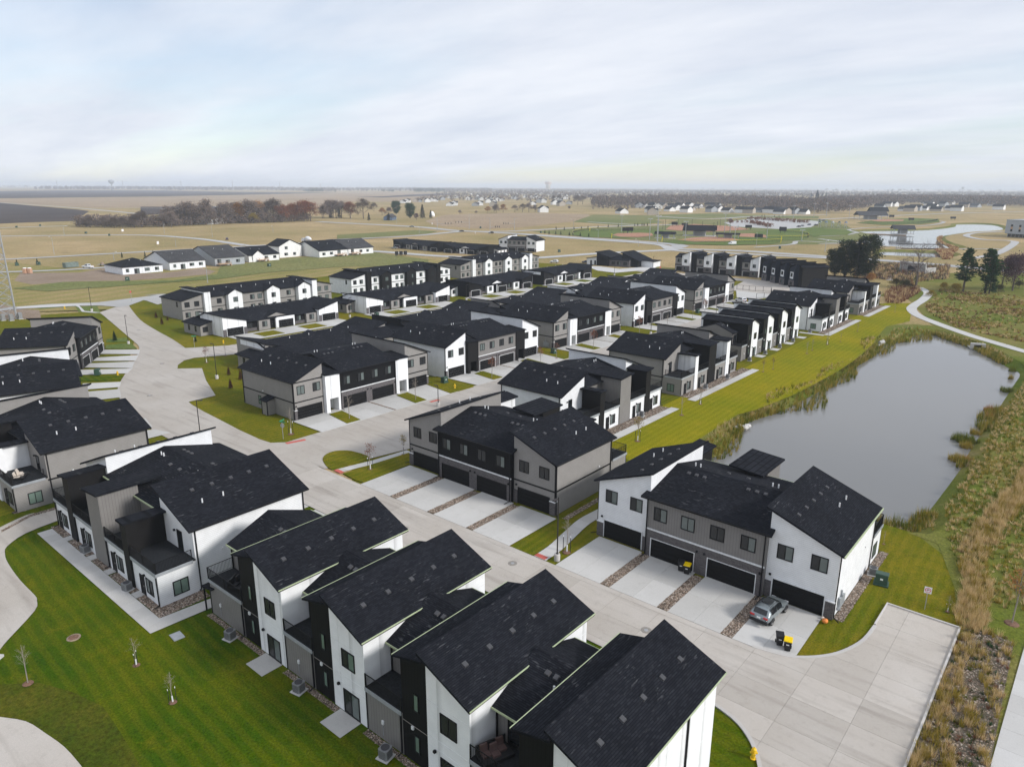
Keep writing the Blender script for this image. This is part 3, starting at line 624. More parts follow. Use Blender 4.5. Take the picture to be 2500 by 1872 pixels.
plate('verge', smooth([(-81.4, 55.2), (-83.1, 56.6), (-83.6, 58.4), (-82.7, 59.8), (-81, 60.5), (-77.6, 60.4), (-77.6, 57), (-78.0, 54.2)], 3, True), 0.02, ST + 0.09, 'lawn_yard')
plate('verge', [(-75.7, 54.3), (-72.5, 54.0), (-71.1, 54.2), (-71.2, 62.6), (-72.2, 67), (-74.6, 67.2)], 0.02, ST + 0.07, 'lawn_yard')
# yard of the terraced row and block L (white) behind the near lawn
for i in range(5):
    x = -52.2 + 10.2 * i + 2.5
    if i < 3: drive('driveway', rect(x + 3.9, x + 7.6, 38.5, 45.2), None, grid(38.5, 45.2, 3.4))
    if i < 4: drive('patio', rect(x + 0.75, x + 3.15, 24.4, 26.25), None, None, ST - 0.04)
    if i < 4: gravel(rect(x - 6.2, x + 0.7, 25.75, 26.25) if i else rect(-58.0, x + 0.7, 25.75, 26.25), ST - 0.05, 70, (0.04, 0.08), 30 + i)
drive('footpath', [(-87.7, 21.25), (-59.1, 21.15), (-58.8, 26.8), (-60.3, 27.4), (-60.75, 22.7), (-87.7, 22.75)], grid(-87.7, -58.5, 1.75), [21, 24.2, 27.5], ST - 0.02, 'walk_concrete')
for i, (a, b) in enumerate(((-65.7, -62.3), (-72.0, -67.0), (-76.6, -73.5), (-83.0, -77.9), (-88.3, -84.4))): gravel(rect(a, b, 22.8, 23.75), ST - 0.03, 60, seed=40 + i)
gravel(rect(-62.4, -60.8, 22.75, 27.6), ST - 0.034, 60, seed=47)
for a in (-66.9, -73.4, -77.8, -84.3): drive('doorstep', rect(a, a + 1.15, 22.76, 23.8), None, None, ST - 0.03, 'walk_concrete')
for a, b in ((-69, -64), (-75.6, -70.4), (-82, -76.8), (-88, -83)): drive('driveway', rect(a, b, 39.4, 45.2), grid(a, b, 2.6))
gravel([(-91.6, 18.9), (-93.7, 22.3), (-93.7, 25.4), (-92.9, 25.3), (-93.0, 22.2), (-91.0, 18.7)], ST + 0.01, 40, seed=50)
gravel(rect(-96.2, -95.4, 21.2, 25.5), ST - 0.03, 50, seed=51); drive('footpath', rect(-110, -97.5, 18.5, 20.2), grid(-110, -97.5, 1.8), None, ST - 0.02, 'walk_concrete')
# block C row: one wide apron with lawn islands; period 36.4 m
for i in range(5):
    y0 = 63.2 + 36.6 * i
    ap = drive('driveway', rect(-100.6, -92.0, y0 - 0.6, y0 + 30.4), [-100.7, -96.4, -91.9], grid(y0 - 0.6, y0 + 30.4, 3.0), ST + 0.026)
    for a in (5.6, 20.8): plate('verge', [(-98.8, y0 + a), (-98.8, y0 + a + 2.7), (-92.4, y0 + a + 1.7), (-92.5, y0 + a - 1.0)], ST, ST + 0.12, 'lawn_yard')
    gravel(rect(-100.4, -92.1, y0 + 14.6, y0 + 15.0), ST + 0.06, 40, seed=60 + i)
    plate('verge', [(-103, y0 + 30.6), (-99.2, y0 + 29.6), (-92.1, y0 + 28.4), (-91.9, y0 + 34.6), (-99.5, y0 + 35.6), (-103, y0 + 36)], 0.02, ST + 0.12, 'lawn_yard')
for i in range(5):
    y0 = 86 + 33 * i
    drive('driveway', rect(-83.6, -74.4, y0, y0 + 24), None, grid(y0, y0 + 24, 3.0), ST + 0.026)
for y0, y1 in ((84.5, 111.4), (117.6, 148.2), (197, 227), (235, 262)):
    drive('footpath', rect(-56.2, -54.6, y0, y1), None, grid(y0, y1, 1.9), ST - 0.02, 'walk_concrete'); gravel(rect(-58.3, -56.3, y0 + 1.2, y1 - 0.6), ST - 0.03, 12, (0.08, 0.16), seed=70 + int(y0))
for i in range(4): drive('patio', rect(-60.6, -58.6, 160.0 + 9.4 * i, 162.6 + 9.4 * i), None, None, ST - 0.03)
drive('footpath', rect(-62.4, -56, 195.6, 197.0), None, None, ST - 0.02, 'walk_concrete')
# ranch rows on the second estate street
for i in range(4):
    y0 = 91 + 44.5 * i
    drive('driveway', rect(-173.2, -164.6, y0, y0 + 35), None, grid(y0, y0 + 35, 3.5), ST + 0.026)
    for a in (6.5, 20): plate('verge', rect(-171.5, -166, y0 + a, y0 + a + 6.0), ST, ST + 0.12, 'lawn_yard')
for i in range(4):
    y0 = 79 + 40 * i
    drive('driveway', rect(-153.6, -147.2, y0 + 12, y0 + 34), None, grid(y0 + 12, y0 + 34, 3.5), ST + 0.026)
    plate('verge', rect(-152.5, -147.5, y0 + 18, y0 + 22), ST, ST + 0.12, 'lawn_yard')
# drives of the blocks on the curving street
for a, b, c, d in (([(-160.7,50.1),(-164.2,52.8),(-157,60.5),(-153.7,58.2)]), ([(-165.9,54.3),(-168.8,56.4),(-163.1,63.6),(-157.5,60.7)]), ([(-171.3,57.3),(-173.6,59.5),(-168.9,66.9),(-163.9,64.1)]), ([(-176.9,61.7),(-180.7,63.9),(-174.6,69.7),(-169.8,67.4)]), ([(-152,49),(-147.6,54.5),(-143.9,52.7),(-147.2,47.4)]), ([(-145.4,46.9),(-142.3,52.1),(-136.5,50),(-138.8,44.7)]), ([(-120.2,46.6),(-120.7,47.5),(-115,46.2),(-115.9,45)]), ([(-114.5,44.1),(-113.4,45.9),(-110,46.8),(-110,42.4)])):
    drive('driveway', [a, b, c, d], None, None, ST + 0.03)
plate('verge', [(-155.6,47.8),(-160,49.3),(-152,56.5),(-148.9,55)], 0.02, ST + 0.12, 'lawn_green'); plate('verge', [(-181.8,64.7),(-185.5,66.3),(-183.8,71.4),(-176,69.6)], 0.02, ST + 0.12, 'turf'); plate('verge', [(-189.4,67.8),(-192.6,69.2),(-191,73.4),(-186.1,71.7)], 0.02, ST + 0.12, 'turf')
# field path east of the estate, and the trail round the pond
drive('footpath', strip([(1.0, 30), (0.85, 52), (1.1, 66), (1.6, 90), (6, 130), (20, 190)], 2.6), None, grid(30, 190, 2.4), ST, 'walk_concrete')
trail = smooth([(-57.8,320.4),(-51.9,306.4),(-49.6,287),(-49.1,270.2),(-47.8,259.1),(-43.3,247),(-35.6,235.2),(-26.1,222.6),(-19.4,215.4),(-13,208.8),(-7.9,204.6)], 5)
sheet('trail', strip(trail, 3.0), ST, 'walk_concrete')
drive('footpath', [(-264.3,70.1),(-255.9,84.1),(-251.8,83.6),(-242.2,81.1),(-237.2,82.8),(-236.3,84.3),(-243,82.2),(-256.6,85.3),(-253.2,89.5),(-260.8,85.8),(-267.7,71.2)], None, None, ST + 0.01, 'walk_concrete')
# planted bed beside the turning head
sheet('planting_bed', [(-4.75, 36), (-4.75, 68.3), (-3.0, 69.6), (-0.9, 69.0), (-0.5, 52), (-0.6, 36)], 0.1, 'wood_floor')
plate('manhole', [( -57.6, 22.1), (-56.4, 22.0), (-56.3, 22.9), (-57.5, 23.0)], 0.05, 0.12, 'grey_trim')

# ---------------------------------------------------------------- far roads
def road(pts, w, z=0.16, n=4): return sheet('road', strip(smooth(pts, n), w), z, 'far_road')
road([(-448.2,111.1),(-444.2,128.5),(-440.8,166.9),(-435.6,215.3),(-430.1,244.9)], 6.5); road([(-654.6,165.1),(-626.3,207.1),(-588.9,248.1),(-532.2,258),(-487.6,256.5),(-438.1,249.6)], 6.5, 0.165); road([(-780.8,198.1),(-772.8,258.3)], 6, 0.16)
road([(-383.3,94.1),(-373.1,113.3),(-369.5,125.2),(-368,138.5)], 5, 0.16); road([(-435.8,248.2),(-427.2,270.6),(-433.7,328.9)] + [(-441.9,316.8),(-432.5,352.9),(-430.1,392.4),(-435.8,422.4),(-442.6,457.7)], 8, 0.17)
road([(-677.9,475.1),(-659,473.9),(-584.9,478),(-514.5,477.9),(-457.3,462.8),(-395.9,466.6),(-305.5,461.9),(-233.1,452.7)] + [(-217.1,422),(-180.2,434.1),(-141.2,432.7),(-98,429.8),(-63.1,422.7),(-31.6,412.3)], 11, 0.175)
road([(-375.9,463.1),(-299,452.1),(-242.1,444.3)] + [(-210.4,409.1),(-172.2,415.1),(-124,422.7)], 7, 0.18)
road([(-437.7,462.5),(-412.9,486.6),(-403.9,556.5),(-386.1,640.7),(-361.8,699.8)], 9, 0.19); road([(-462.3,682),(-414.1,670.8),(-382.4,665.9)], 6, 0.16)
road([(-1983,515.8),(-1863.7,498.5),(-1399.9,476),(-1027.8,434.4)], 9, 0.2); road([(-1307.6,479.2),(-1301.8,538.7),(-1243.1,564.7)] + [(-1186.9,539.8),(-1021.8,520),(-938.2,542.3)], 6, 0.16); road([(-1340.6,692.8),(-1105.3,642.4)], 6, 0.16)
road([(-367.7,263.1),(-342.5,279),(-293,283.6),(-267.2,294.8),(-246.2,310.4),(-235.5,356.7),(-223,389.9),(-213.1,414.4)], 8, 0.17); road([(-151,543.4),(-181.5,545.7),(-174.3,511.7),(-183.3,466.9)], 3.5, 0.16)
road([(-161,527.4),(-149.2,544.3),(-139.3,542.1),(-117.6,535.3)] , 3.5, 0.2); road([(-85.7,539.9),(-70.4,556.1),(-58.3,565.5)], 3.5, 0.2); road([(-83.1,803.2),(-98.4,760.2),(-99.7,715.8),(-91.8,684.2),(-78.7,661.1),(-63.9,661.8),(-57.8,636.2),(-55.4,527.2),(-61.9,477.9)], 5, 0.2)
road([(-188.5,614.8),(-177.9,640.8),(-178.2,674.3),(-179.7,690.9),(-198,731.9),(-190.7,794.5),(-167,842.1),(-157,904.3),(-160.2,974.9),(-170,1004.1)], 4, 0.2); road([(-177.8,580.9),(-153.2,558.5)], 4, 0.2); road([(-72,336.9),(-75.5,372.6),(-66.2,368.6)], 3, 0.14)
sheet('car_park', [(-343.5,778.4),(-365.5,915),(-351.9,945.8),(-271.2,890.7),(-238.6,748.9),(-241.1,690.7),(-301.7,706.8)], 0.2, 'far_road'); road([(-485.6,878.6),(-400,863.3),(-386.8,981.5),(-334.4,1117.1)], 9, 0.2); road([(-291.7,944),(-242.9,1213.5),(-195.6,1376),(-124.3,1550)], 9, 0.2)

# ---------------------------------------------------------------- building parts
def window_meshes(w, h, style):
    def fr():
        m = MB(); t = 0.09; d = 0.06
        m.box(0, w, -d, 0, 0, t).box(0, w, -d, 0, h - t, h).box(0, t, -d, 0, t, h - t).box(w - t, w, -d, 0, t, h - t)
        if style != 'single': m.box(w / 2 - 0.035, w / 2 + 0.035, -d, 0, t, h - t)
        return m.mesh('window')
    def pn(a, b): return MB().box(a, b, -0.022, 0, 0.09, h - 0.09).mesh('pane')
    return cached(('wf', w, h, style), fr), [cached(('wp', w, h, style, i), lambda i=i: pn(*(((0.09, w - 0.09),) if style == 'single' else ((0.09, w / 2 - 0.035), (w / 2 + 0.035, w - 0.09)))[i])) for i in range(1 if style == 'single' else 2)]
WR = random.Random(8)
def window(par, x, y, z, w, h, rz=0.0, style='slide', frame='black_trim', glassy=None, name='window'):
    """window with its outer face towards local -y after the turn rz"""
    fm, ps = window_meshes(w, h, style)
    o = obj(name, fm, frame, par, (x, y, z), rz)
    g = glassy or (WR.choice((('glass_screen', 'glass_clear'), ('glass_screen', 'glass_clear'), ('glass_clear', 'glass_clear'), ('glass_screen', 'glass_screen'))))
    for p, gm in zip(ps, g): obj('pane', p, gm, o)
    return o
def garage(par, x, y, w, h=2.1, rz=0.0, panels=True, trim='white_trim'):
    """sectional door: jambs and head, four panels"""
    def fr(): return MB().box(-0.09, 0, -0.09, 0, 0, h + 0.09).box(w, w + 0.09, -0.09, 0, 0, h + 0.09).box(0, w, -0.09, 0, h, h + 0.09).mesh('garage_door')
    o = obj('garage_door', cached(('gf', w, h), fr), trim, par, (x, y, 0.02), rz)
    if panels:
        for i in range(4): obj('panel', cached(('gp', w, h), lambda: MB().box(0.01, w - 0.01, -0.045, 0, 0.012, h / 4 - 0.012).mesh('panel')), 'garage_black', o, (0, 0, i * h / 4))
    else: obj('panel', cached(('gq', w, h), lambda: MB().box(0.01, w - 0.01, -0.045, 0, 0.0, h).mesh('panel')), 'garage_black', o)
    return o
def door(par, x, y, z, w=0.95, h=2.1, rz=0.0, mat='black_trim', glazed=False):
    o = obj('door', cached(('dr', w, h), lambda: MB().box(0, 0.07, -0.07, 0, 0, h).box(w - 0.07, w, -0.07, 0, 0, h).box(0.07, w - 0.07, -0.07, 0, h - 0.07, h).box(0.07, w - 0.07, -0.03, 0, 0, h - 0.07).mesh('door')), mat, par, (x, y, z), rz)
    if glazed: obj('pane', cached(('dp', w, h), lambda: MB().box(0.14, w - 0.14, -0.04, -0.03, 0.3, h - 0.15).mesh('pane')), 'glass_dark', o)
    else: obj('handle', cached('dh', lambda: MB().box(0.76, 0.82, -0.09, -0.03, 0.95, 1.1).mesh('handle')), 'steel', o)
    return o
def wall_lamp(par, x, y, z, rz=0.0, mat='black_trim'):
    obj('wall_lamp', cached('wl', lambda: MB().box(-0.06, 0.06, -0.05, 0, 0, 0.22).box(-0.09, 0.09, -0.2, -0.05, 0.06, 0.24).mesh('wall_lamp')), mat, par, (x, y, z), rz)
def vents(par, pts, slope, axis='x'):
    """roof vents lying on a slope; slope = dz per metre along the axis"""
    def vm():
        m = MB(); m.add([(-0.2, -0.2, -0.06), (0.2, -0.2, -0.06), (0.2, 0.2, -0.06), (-0.2, 0.2, -0.06), (-0.17, -0.17, 0.13), (0.17, -0.17, 0.13), (0.17, 0.17, 0.13), (-0.17, 0.17, 0.13)], [(4, 5, 6, 7), (0, 1, 5, 4), (1, 2, 6, 5), (2, 3, 7, 6), (3, 0, 4, 7)]); return m.mesh('roof_vent')
    for p in pts:
        o = obj('roof_vent', cached('rv', vm), 'ac_dark', par, p)
        o.rotation_euler = (0, -math.atan(slope), 0) if axis == 'x' else (math.atan(slope), 0, 0)
def pipes(par, pts):
    for p in pts: obj('vent_pipe', cached('vp', lambda: MB().tube((0, 0, -0.2), (0, 0, 0.42), 0.075, n=8).mesh('vent_pipe')), 'white_trim', par, p)
def downspout(par, x, y, z1, mat='black_trim', foot=(0, -0.5)):
    m = MB().box(x - 0.05, x + 0.05, y - 0.05, y + 0.05, 0.15, z1)
    m.tube((x, y, 0.2), (x + foot[0], y + foot[1], 0.12), 0.05, n=5)
    obj('downspout', m, mat, par)
def railing(par, x0, y0, x1, y1, z, h=1.1, step=0.13):
    d = Vector((x1 - x0, y1 - y0)); L = d.length; n = max(2, int(L / step))
    o = obj('railing', MB().tube((x0, y0, z + h), (x1, y1, z + h), 0.035, n=4).tube((x0, y0, z + 0.1), (x1, y1, z + 0.1), 0.025, n=4), 'black_trim', par)
    for i in range(max(2, int(L / 2.2) + 1)):
        t = i / max(1, int(L / 2.2) + 1 - 1) if int(L / 2.2) >= 1 else i
        obj('post', MB().box(-0.04, 0.04, -0.04, 0.04, 0, h + 0.03), 'black_trim', o, (x0 + d.x * t, y0 + d.y * t, z))
    m = MB()
    for i in range(1, n):
        x = x0 + d.x * i / n; y = y0 + d.y * i / n; m.box(x - 0.011, x + 0.011, y - 0.011, y + 0.011, z + 0.1, z + h)
    obj('balusters', m, 'black_trim', o)
def ac_unit(loc, label, rz=0.0, group='air conditioners beside the houses'):
    def body(): return MB().lathe([(0.36, 0.05), (0.37, 0.1), (0.37, 0.72), (0.33, 0.78)], 16).mesh('casing', True)
    src = cached('ac_src', lambda: None)
    t = thing('air_conditioner', label, 'air conditioner', loc, rz, group)
    m = cached('ac_box', lambda: (lambda b: (b.prism([(-0.38, -0.3), (-0.3, -0.38), (0.3, -0.38), (0.38, -0.3), (0.38, 0.3), (0.3, 0.38), (-0.3, 0.38), (-0.38, 0.3)], 'z', 0.06, 0.8), b)[1])(MB()).mesh('casing'))
    obj('casing', m, 'ac_grey', t)
    obj('fan_grille', cached('ac_fan', lambda: MB().lathe([(0.3, 0.8), (0.31, 0.84), (0.24, 0.845), (0.22, 0.82)], 16).mesh('fan_grille')), 'ac_dark', t)
    obj('louvres', cached('ac_lv', lambda: (lambda b: ([b.box(-0.39, 0.39, -0.29, 0.29, 0.14 + 0.09 * i, 0.17 + 0.09 * i).box(-0.29, 0.29, -0.39, 0.39, 0.14 + 0.09 * i, 0.17 + 0.09 * i) for i in range(7)], b)[1])(MB()).mesh('louvres')), 'ac_dark', t)
    obj('pad', cached('ac_pad', lambda: MB().box(-0.5, 0.5, -0.5, 0.5, 0, 0.06).mesh('pad')), 'walk_concrete', t)
    return t

def fourplex(label, loc, rz, ends, centre, fin_mats=('black_lap', 'grey_batten', 'black_lap'), slot_mat=None, slots=False, rear=True, flip=False, near=True, film=False, group='fourplex townhouse blocks', bands=False, name='townhouse_block', trim='white_trim', porch=False, side_lamps=True):
    """block of four townhouses. Local: front faces -y, x from left to right."""
    t = thing(name, label, 'townhouses', (loc[0], loc[1], 0.08), rad(rz), group)
    E = 6.35; S = 3.0 if slots else 0.0
    if slots: E = 5.8
    yr = 7.4 if slots else 5.8; zr0 = 8.65 if slots else 8.25
    Wc = 12.75; W = 2 * E + 2 * S + Wc; D = 16.0 if slots else 12.2
    c0 = E + S; c1 = c0 + Wc
    gm = 'black_trim'
    # walls: end houses under single-pitch roofs, middle pair under a ridge
    zo, zi = 6.62, 9.0
    hi = E if not slots else E + 0.6
    obj('wall', MB().prism([(0, 0), (E, 0), (E, zi), (0, zo)], 'y', 0, D), ends, t)
    obj('wall', MB().prism([(W - E, 0), (W, 0), (W, zo), (W - E, zi)], 'y', 0, D), ends, t)
    fy = -0.55
    obj('wall', MB().prism([(fy, 0), (D - 0.02, 0), (D - 0.02, 6.75), (yr, zr0), (fy, 6.62)], 'x', c0 + 0.01, c1 - 0.01), centre, t)
    # brick ground floor of the middle pair, in piers and a header round the doors
    ga, gb = c0 + 0.72, c0 + 7.12; gw = 4.9
    bz = 3.1
    mb = MB(); by = fy - 0.1
    for a, b in ((c0, ga - 0.09), (ga + gw + 0.09, gb - 0.09), (gb + gw + 0.09, c1)): mb.box(a, b, by, fy, 0, bz)
    for g_ in (ga, gb): mb.box(g_ - 0.09, g_ + gw + 0.09, by, fy, 2.22, bz)
    obj('brick_base', mb, 'dark_brick', t)
    obj('trim_band', MB().box(c0 - 0.03, c1 + 0.03, by - 0.04, fy, bz, bz + 0.14), 'white_trim', t)
    for g_ in (ga, gb): garage(t, g_, fy, gw, 2.1, 0, near, trim)
    for a in (0.85, 3.95, 7.1, 10.25): window(t, c0 + a, fy, 4.3, 1.5, 1.5)
    # end houses
    for s in (0, 1):
        x0 = 0 if s == 0 else W - E
        g0 = x0 + (0.85 if s == 0 else E - 0.85 - 4.75)
        if slots: g0 = x0 + 0.55
        garage(t, g0, 0, 4.75, 2.05, 0, near, trim)
        px = (x0 - 0.06, x0 + 0.72) if s == 0 else (W - 0.72, W + 0.06)
        if slots: px = (x0 - 0.06, x0 + 0.42) if s == 0 else (W - 0.42, W + 0.06)
        obj('brick_pier', MB().box(px[0], px[1], -0.12, 0.45, 0, 1.7), 'dark_brick', t); obj('pier_cap', MB().box(px[0] - 0.04, px[1] + 0.04, -0.17, 0.45, 1.7, 1.78), 'white_trim', t)
        qx = (x0 + E - 0.6, x0 + E - 0.01) if s == 0 else (x0 + 0.01, x0 + 0.6)
        if not slots: obj('brick_pier', MB().box(qx[0], qx[1], -0.1, 0, 0, 1.7), 'dark_brick', t)
        wz = 4.3
        for a in ((0.9, 4.0) if s == 0 else (E - 5.5, E - 2.4)) if not slots else (0.65, 3.75): window(t, x0 + a, 0, wz, 1.5, 1.5)
        if bands:
            mb = MB()
            for z in (2.95, 6.35) if slots else (2.95,): mb.box(x0 - 0.03, x0 + E + 0.03, -0.03, 0, z, z + 0.2)
            xs = x0 if s == 0 else x0 + E
            mb.box(xs - 0.04, xs + 0.04, -0.03, D + 0.03, 2.95, 3.15)
            mb.box(xs - 0.045, xs + 0.07, -0.035, 0.1, 0, zo - 0.05) if s == 0 else mb.box(xs - 0.07, xs + 0.045, -0.035, 0.1, 0, zo - 0.05)
            obj('trim_band', mb, 'black_trim', t)
        wall_lamp(t, g0 - 0.3, 0, 2.3)
        # roof of the end house, high side inwards, and its gutter
        sl = (zi - zo) / E
        xi, xo = (E + 0.42, -0.42) if s == 0 else (W - E - 0.42, W + 0.42)
        if slots: xi = E + 0.35 if s == 0 else W - E - 0.35
        zhi = zi + 0.42 * sl + 0.2; zlo = zo - 0.42 * sl + 0.2
        q = [(xo, -0.45, zlo), (xi, -0.45, zhi), (xi, D + 0.5, zhi), (xo, D + 0.5, zlo)]
        if s == 1: q = [q[1], q[0], q[3], q[2]]
        r = obj('roof', MB().slab(q, 0.2), 'black_shingles', t)
        obj('gutter', MB().box(min(xo, xo + (-0.1 if s == 0 else 0.1)), max(xo, xo + (-0.1 if s == 0 else 0.1)), -0.45, D + 0.5, zlo - 0.17, zlo - 0.02), 'lime_film' if film and s == (1 if not flip else 1) else 'black_trim', r)
        xm = xi + (xo - xi) * 0.33
        vents(r, [(xm, D * (0.12 + 0.17 * i), zhi + (zlo - zhi) * 0.33) for i in range(5)], sl if s == 0 else -sl)
        xp = xi + (xo - xi) * 0.6
        pipes(r, [(xp, D * 0.62, zhi + (zlo - zhi) * 0.6), (xp, D * 0.8, zhi + (zlo - zhi) * 0.6)])
        xd = -0.09 if s == 0 else W + 0.09
        downspout(t, xd, 0.12, zo - 0.1, foot=(-0.6 if s == 0 else 0.6, -0.5))
        if not slots or s == 0: downspout(t, xd, D - 0.2, zo - 0.1, foot=(0, 0.2))
    # ridge roof of the middle pair
    y0, y1 = fy - 0.5, D + 0.45; ze, zr = 6.83, zr0 + 0.25
    rf = obj('roof', MB().slab([(c0 - 0.0 + (-0.55 if not slots else 0), y0, ze), (c1 + (0.55 if not slots else 0), y0, ze), (c1 + (0.0), yr, zr), (c0, yr, zr)], 0.2).slab([(c0, yr, zr - 0.001), (c1, yr, zr - 0.001), (c1, y1, ze + 0.1), (c0, y1, ze + 0.1)], 0.2), 'black_shingles', t)
    obj('gutter', MB().box(c0 - 0.5, c1 + 0.5, y0 - 0.1, y0, ze - 0.17, ze - 0.02), 'black_trim', rf); obj('gutter', MB().box(c0, c1, y1, y1 + 0.1, ze - 0.07, ze + 0.08), 'lime_film' if film else 'black_trim', rf)
    s2 = (zr - ze) / (yr - y0)
    vents(rf, [(c0 + a, yr - 1.2, zr - 1.2 * s2) for a in (2.0, 2.9, 3.8, 8.6, 9.5, 10.4)], s2, 'y'); vents(rf, [(c0 + a, yr + 1.8, zr - 1.8 * 0.22) for a in (5.2, 7.4)], -s2, 'y'); pipes(rf, [(c0 + a, yr + 1.2, zr - 1.2 * s2) for a in (1.6, 2.2, 10.2, 10.8)])
    for a in (c0 + 0.12, c1 - 0.12): downspout(t, a, by - 0.06, ze - 0.1, foot=(-0.1, -0.9))
    for a in (ga + gw + 0.35, gb - 0.35, c1 - 0.3): wall_lamp(t, a, by, 2.35)
    # recessed entries between end and middle houses
    if slots:
        for s in (0, 1):
            a, b = (E, c0) if s == 0 else (c1, W - E)
            o1 = (a + 0.75, b - 0.45)
            obj('entry_wall', MB().box(a + 0.02, o1[0], -0.75, 4, 0, 6.7).box(o1[1], b - 0.02, -0.75, 4, 0, 6.7).box(o1[0], o1[1], -0.75, 4, 2.45, 6.7).box(o1[0], o1[1], 1.6, 4, 0, 2.45), slot_mat, t)
            door(t, o1[0] + 0.35, 1.6, 0.05)
            obj('roof', MB().slab([(a - 0.15, -1.05, 6.95), (b + 0.15, -1.05, 6.85), (b + 0.15, 4, 7.3), (a - 0.15, 4, 7.4)], 0.18), 'black_shingles', t)
    # side windows
    for s in (0, 1):
        xw, rzw = (0, -PI / 2) if s == 0 else (W, PI / 2)
        if rear: window(t, xw, 13.1 + (1.5 if s == 0 else 0), 0.55, 1.5, 1.5, rzw, glassy=('glass_green', 'glass_green'))
        elif bands: window(t, xw, 10.2 + (0.9 if s == 0 else 0), 0.8, 0.9, 1.6, rzw, 'single', glassy=('glass_green',))
        if side_lamps: obj('side_vent', cached('sv', lambda: MB().box(-0.09, 0.09, -0.09, 0, 0, 0.16).mesh('side_vent')), 'white_trim', t, (xw, 9.4, 3.4), rzw)
    if porch:
        obj('porch', MB().box(-1.5, 0, 6.0, 7.6, 0, 2.55), ends, t); obj('porch_roof', MB().slab([(-1.8, 5.7, 2.6), (0, 5.7, 3.15), (0, 7.9, 3.15), (-1.8, 7.9, 2.6)], 0.14), 'black_shingles', t)
        for yy in (6.0, 7.6): obj('porch_post', MB().box(-1.56, -1.4, yy - 0.06, yy + 0.06, 0, 2.5), 'black_trim', t)
    if not rear: return t
    # rear: ground floor with roof terraces, privacy walls between them
    RD = 15.9; tz = 3.35
    obj('rear_wall', MB().box(0.0, W, D + 0.005, RD, 0, tz), ends, t)
    obj('terrace_deck', MB().box(-0.06, W + 0.06, D + 0.01, RD + 0.12, tz, tz + 0.12), 'deck', t)
    obj('terrace_edge', MB().box(-0.1, W + 0.1, RD + 0.12, RD + 0.16, tz - 0.22, tz + 0.13), 'grey_trim', t); [obj('terrace_edge', MB().box(e_, e_ + 0.06, D + 0.3, RD + 0.16, tz - 0.16, tz + 0.13), 'grey_trim', t) for e_ in (-0.12, W + 0.06)]
    fx = lambda a, b: (a, b) if not flip else (W - b, W - a)
    feats = [(fx(5.3, 6.6), 7.05, fin_mats[0]), (fx(11.3, 14.5), 7.9, fin_mats[1]), (fx(19.6, 21.2), 7.55, fin_mats[2])]
    for i, ((a, b), z, m_) in enumerate(feats):
        yb = D - 0.3 if i == 0 else D + 0.0
        zz = z - 0.35
        if i == 0:
            obj('privacy_wall', MB().box(a, b, RD - 0.9, RD + 0.18, 0, zz).box((a + b) / 2 - 0.12, (a + b) / 2 + 0.12, D + 0.01, RD - 0.9, tz, zz), m_, t)
            obj('privacy_wall_cap', MB().slab([(a - 0.15, D + 0.02, zz + 0.2), (b + 0.15, D + 0.02, zz + 0.2), (b + 0.15, RD + 0.45, zz + 0.32), (a - 0.15, RD + 0.45, zz + 0.32)], 0.22), 'black_shingles', t)
        else:
            obj('privacy_wall', MB().prism([(a, 0), (b, 0), (b, z - 0.19), (a, z + 0.1)], 'y', D + 0.01, RD + 0.18), m_, t)
            r2 = obj('privacy_wall_roof', MB().slab([(a - 0.35, D - 2.4, z + 0.35), (b + 0.35, D - 2.4, z + 0.02), (b + 0.35, RD + 0.5, z + 0.02), (a - 0.35, RD + 0.5, z + 0.35)], 0.2), 'black_shingles', t)
            if film: obj('drip_edge', MB().box(b + 0.34, b + 0.4, D - 2.4, RD + 0.5, z - 0.12, z - 0.02) if not flip else MB().box(a - 0.4, a - 0.34, D - 2.4, RD + 0.5, z + 0.2, z + 0.3), 'lime_film', r2)
    edges = [0.0] + sum([list(fx(5.3, 6.6)), list(fx(11.3, 14.5)), list(fx(19.6, 21.2))] if not flip else [list(fx(19.6, 21.2)), list(fx(11.3, 14.5)), list(fx(5.3, 6.6))], []) + [W]
    for i in range(0, 8, 2):
        a, b = edges[i], edges[i + 1]
        railing(t, a + 0.05, RD + 0.05, b - 0.05, RD + 0.05, tz + 0.12)
        sx = (a + b) / 2
        door(t, sx + 0.6, D, tz + 0.12, 1.0, 2.1, PI, 'black_trim', True)
        wall_lamp(t, sx + 1.0, D, 5.2, PI)
        # rear ground-floor door and window
        if b - a > 3.6:
            window(t, a + 2.6, RD, 0.6, 1.45, 1.6, PI, glassy=('glass_clear', 'glass_screen')); door(t, a + 3.9, RD, 0.02, 0.95, 2.1, PI)
            wall_lamp(t, a + 2.75, RD, 2.2, PI)
    railing(t, -0.0, D + 0.35, -0.0, RD, tz + 0.12); railing(t, W, D + 0.35, W, RD, tz + 0.12)
    for a in (0.05, W - 0.05, (feats[1][0][0] - 0.1)): downspout(t, a, RD + 0.1, tz - 0.1, foot=(0, 0.5))
    return t

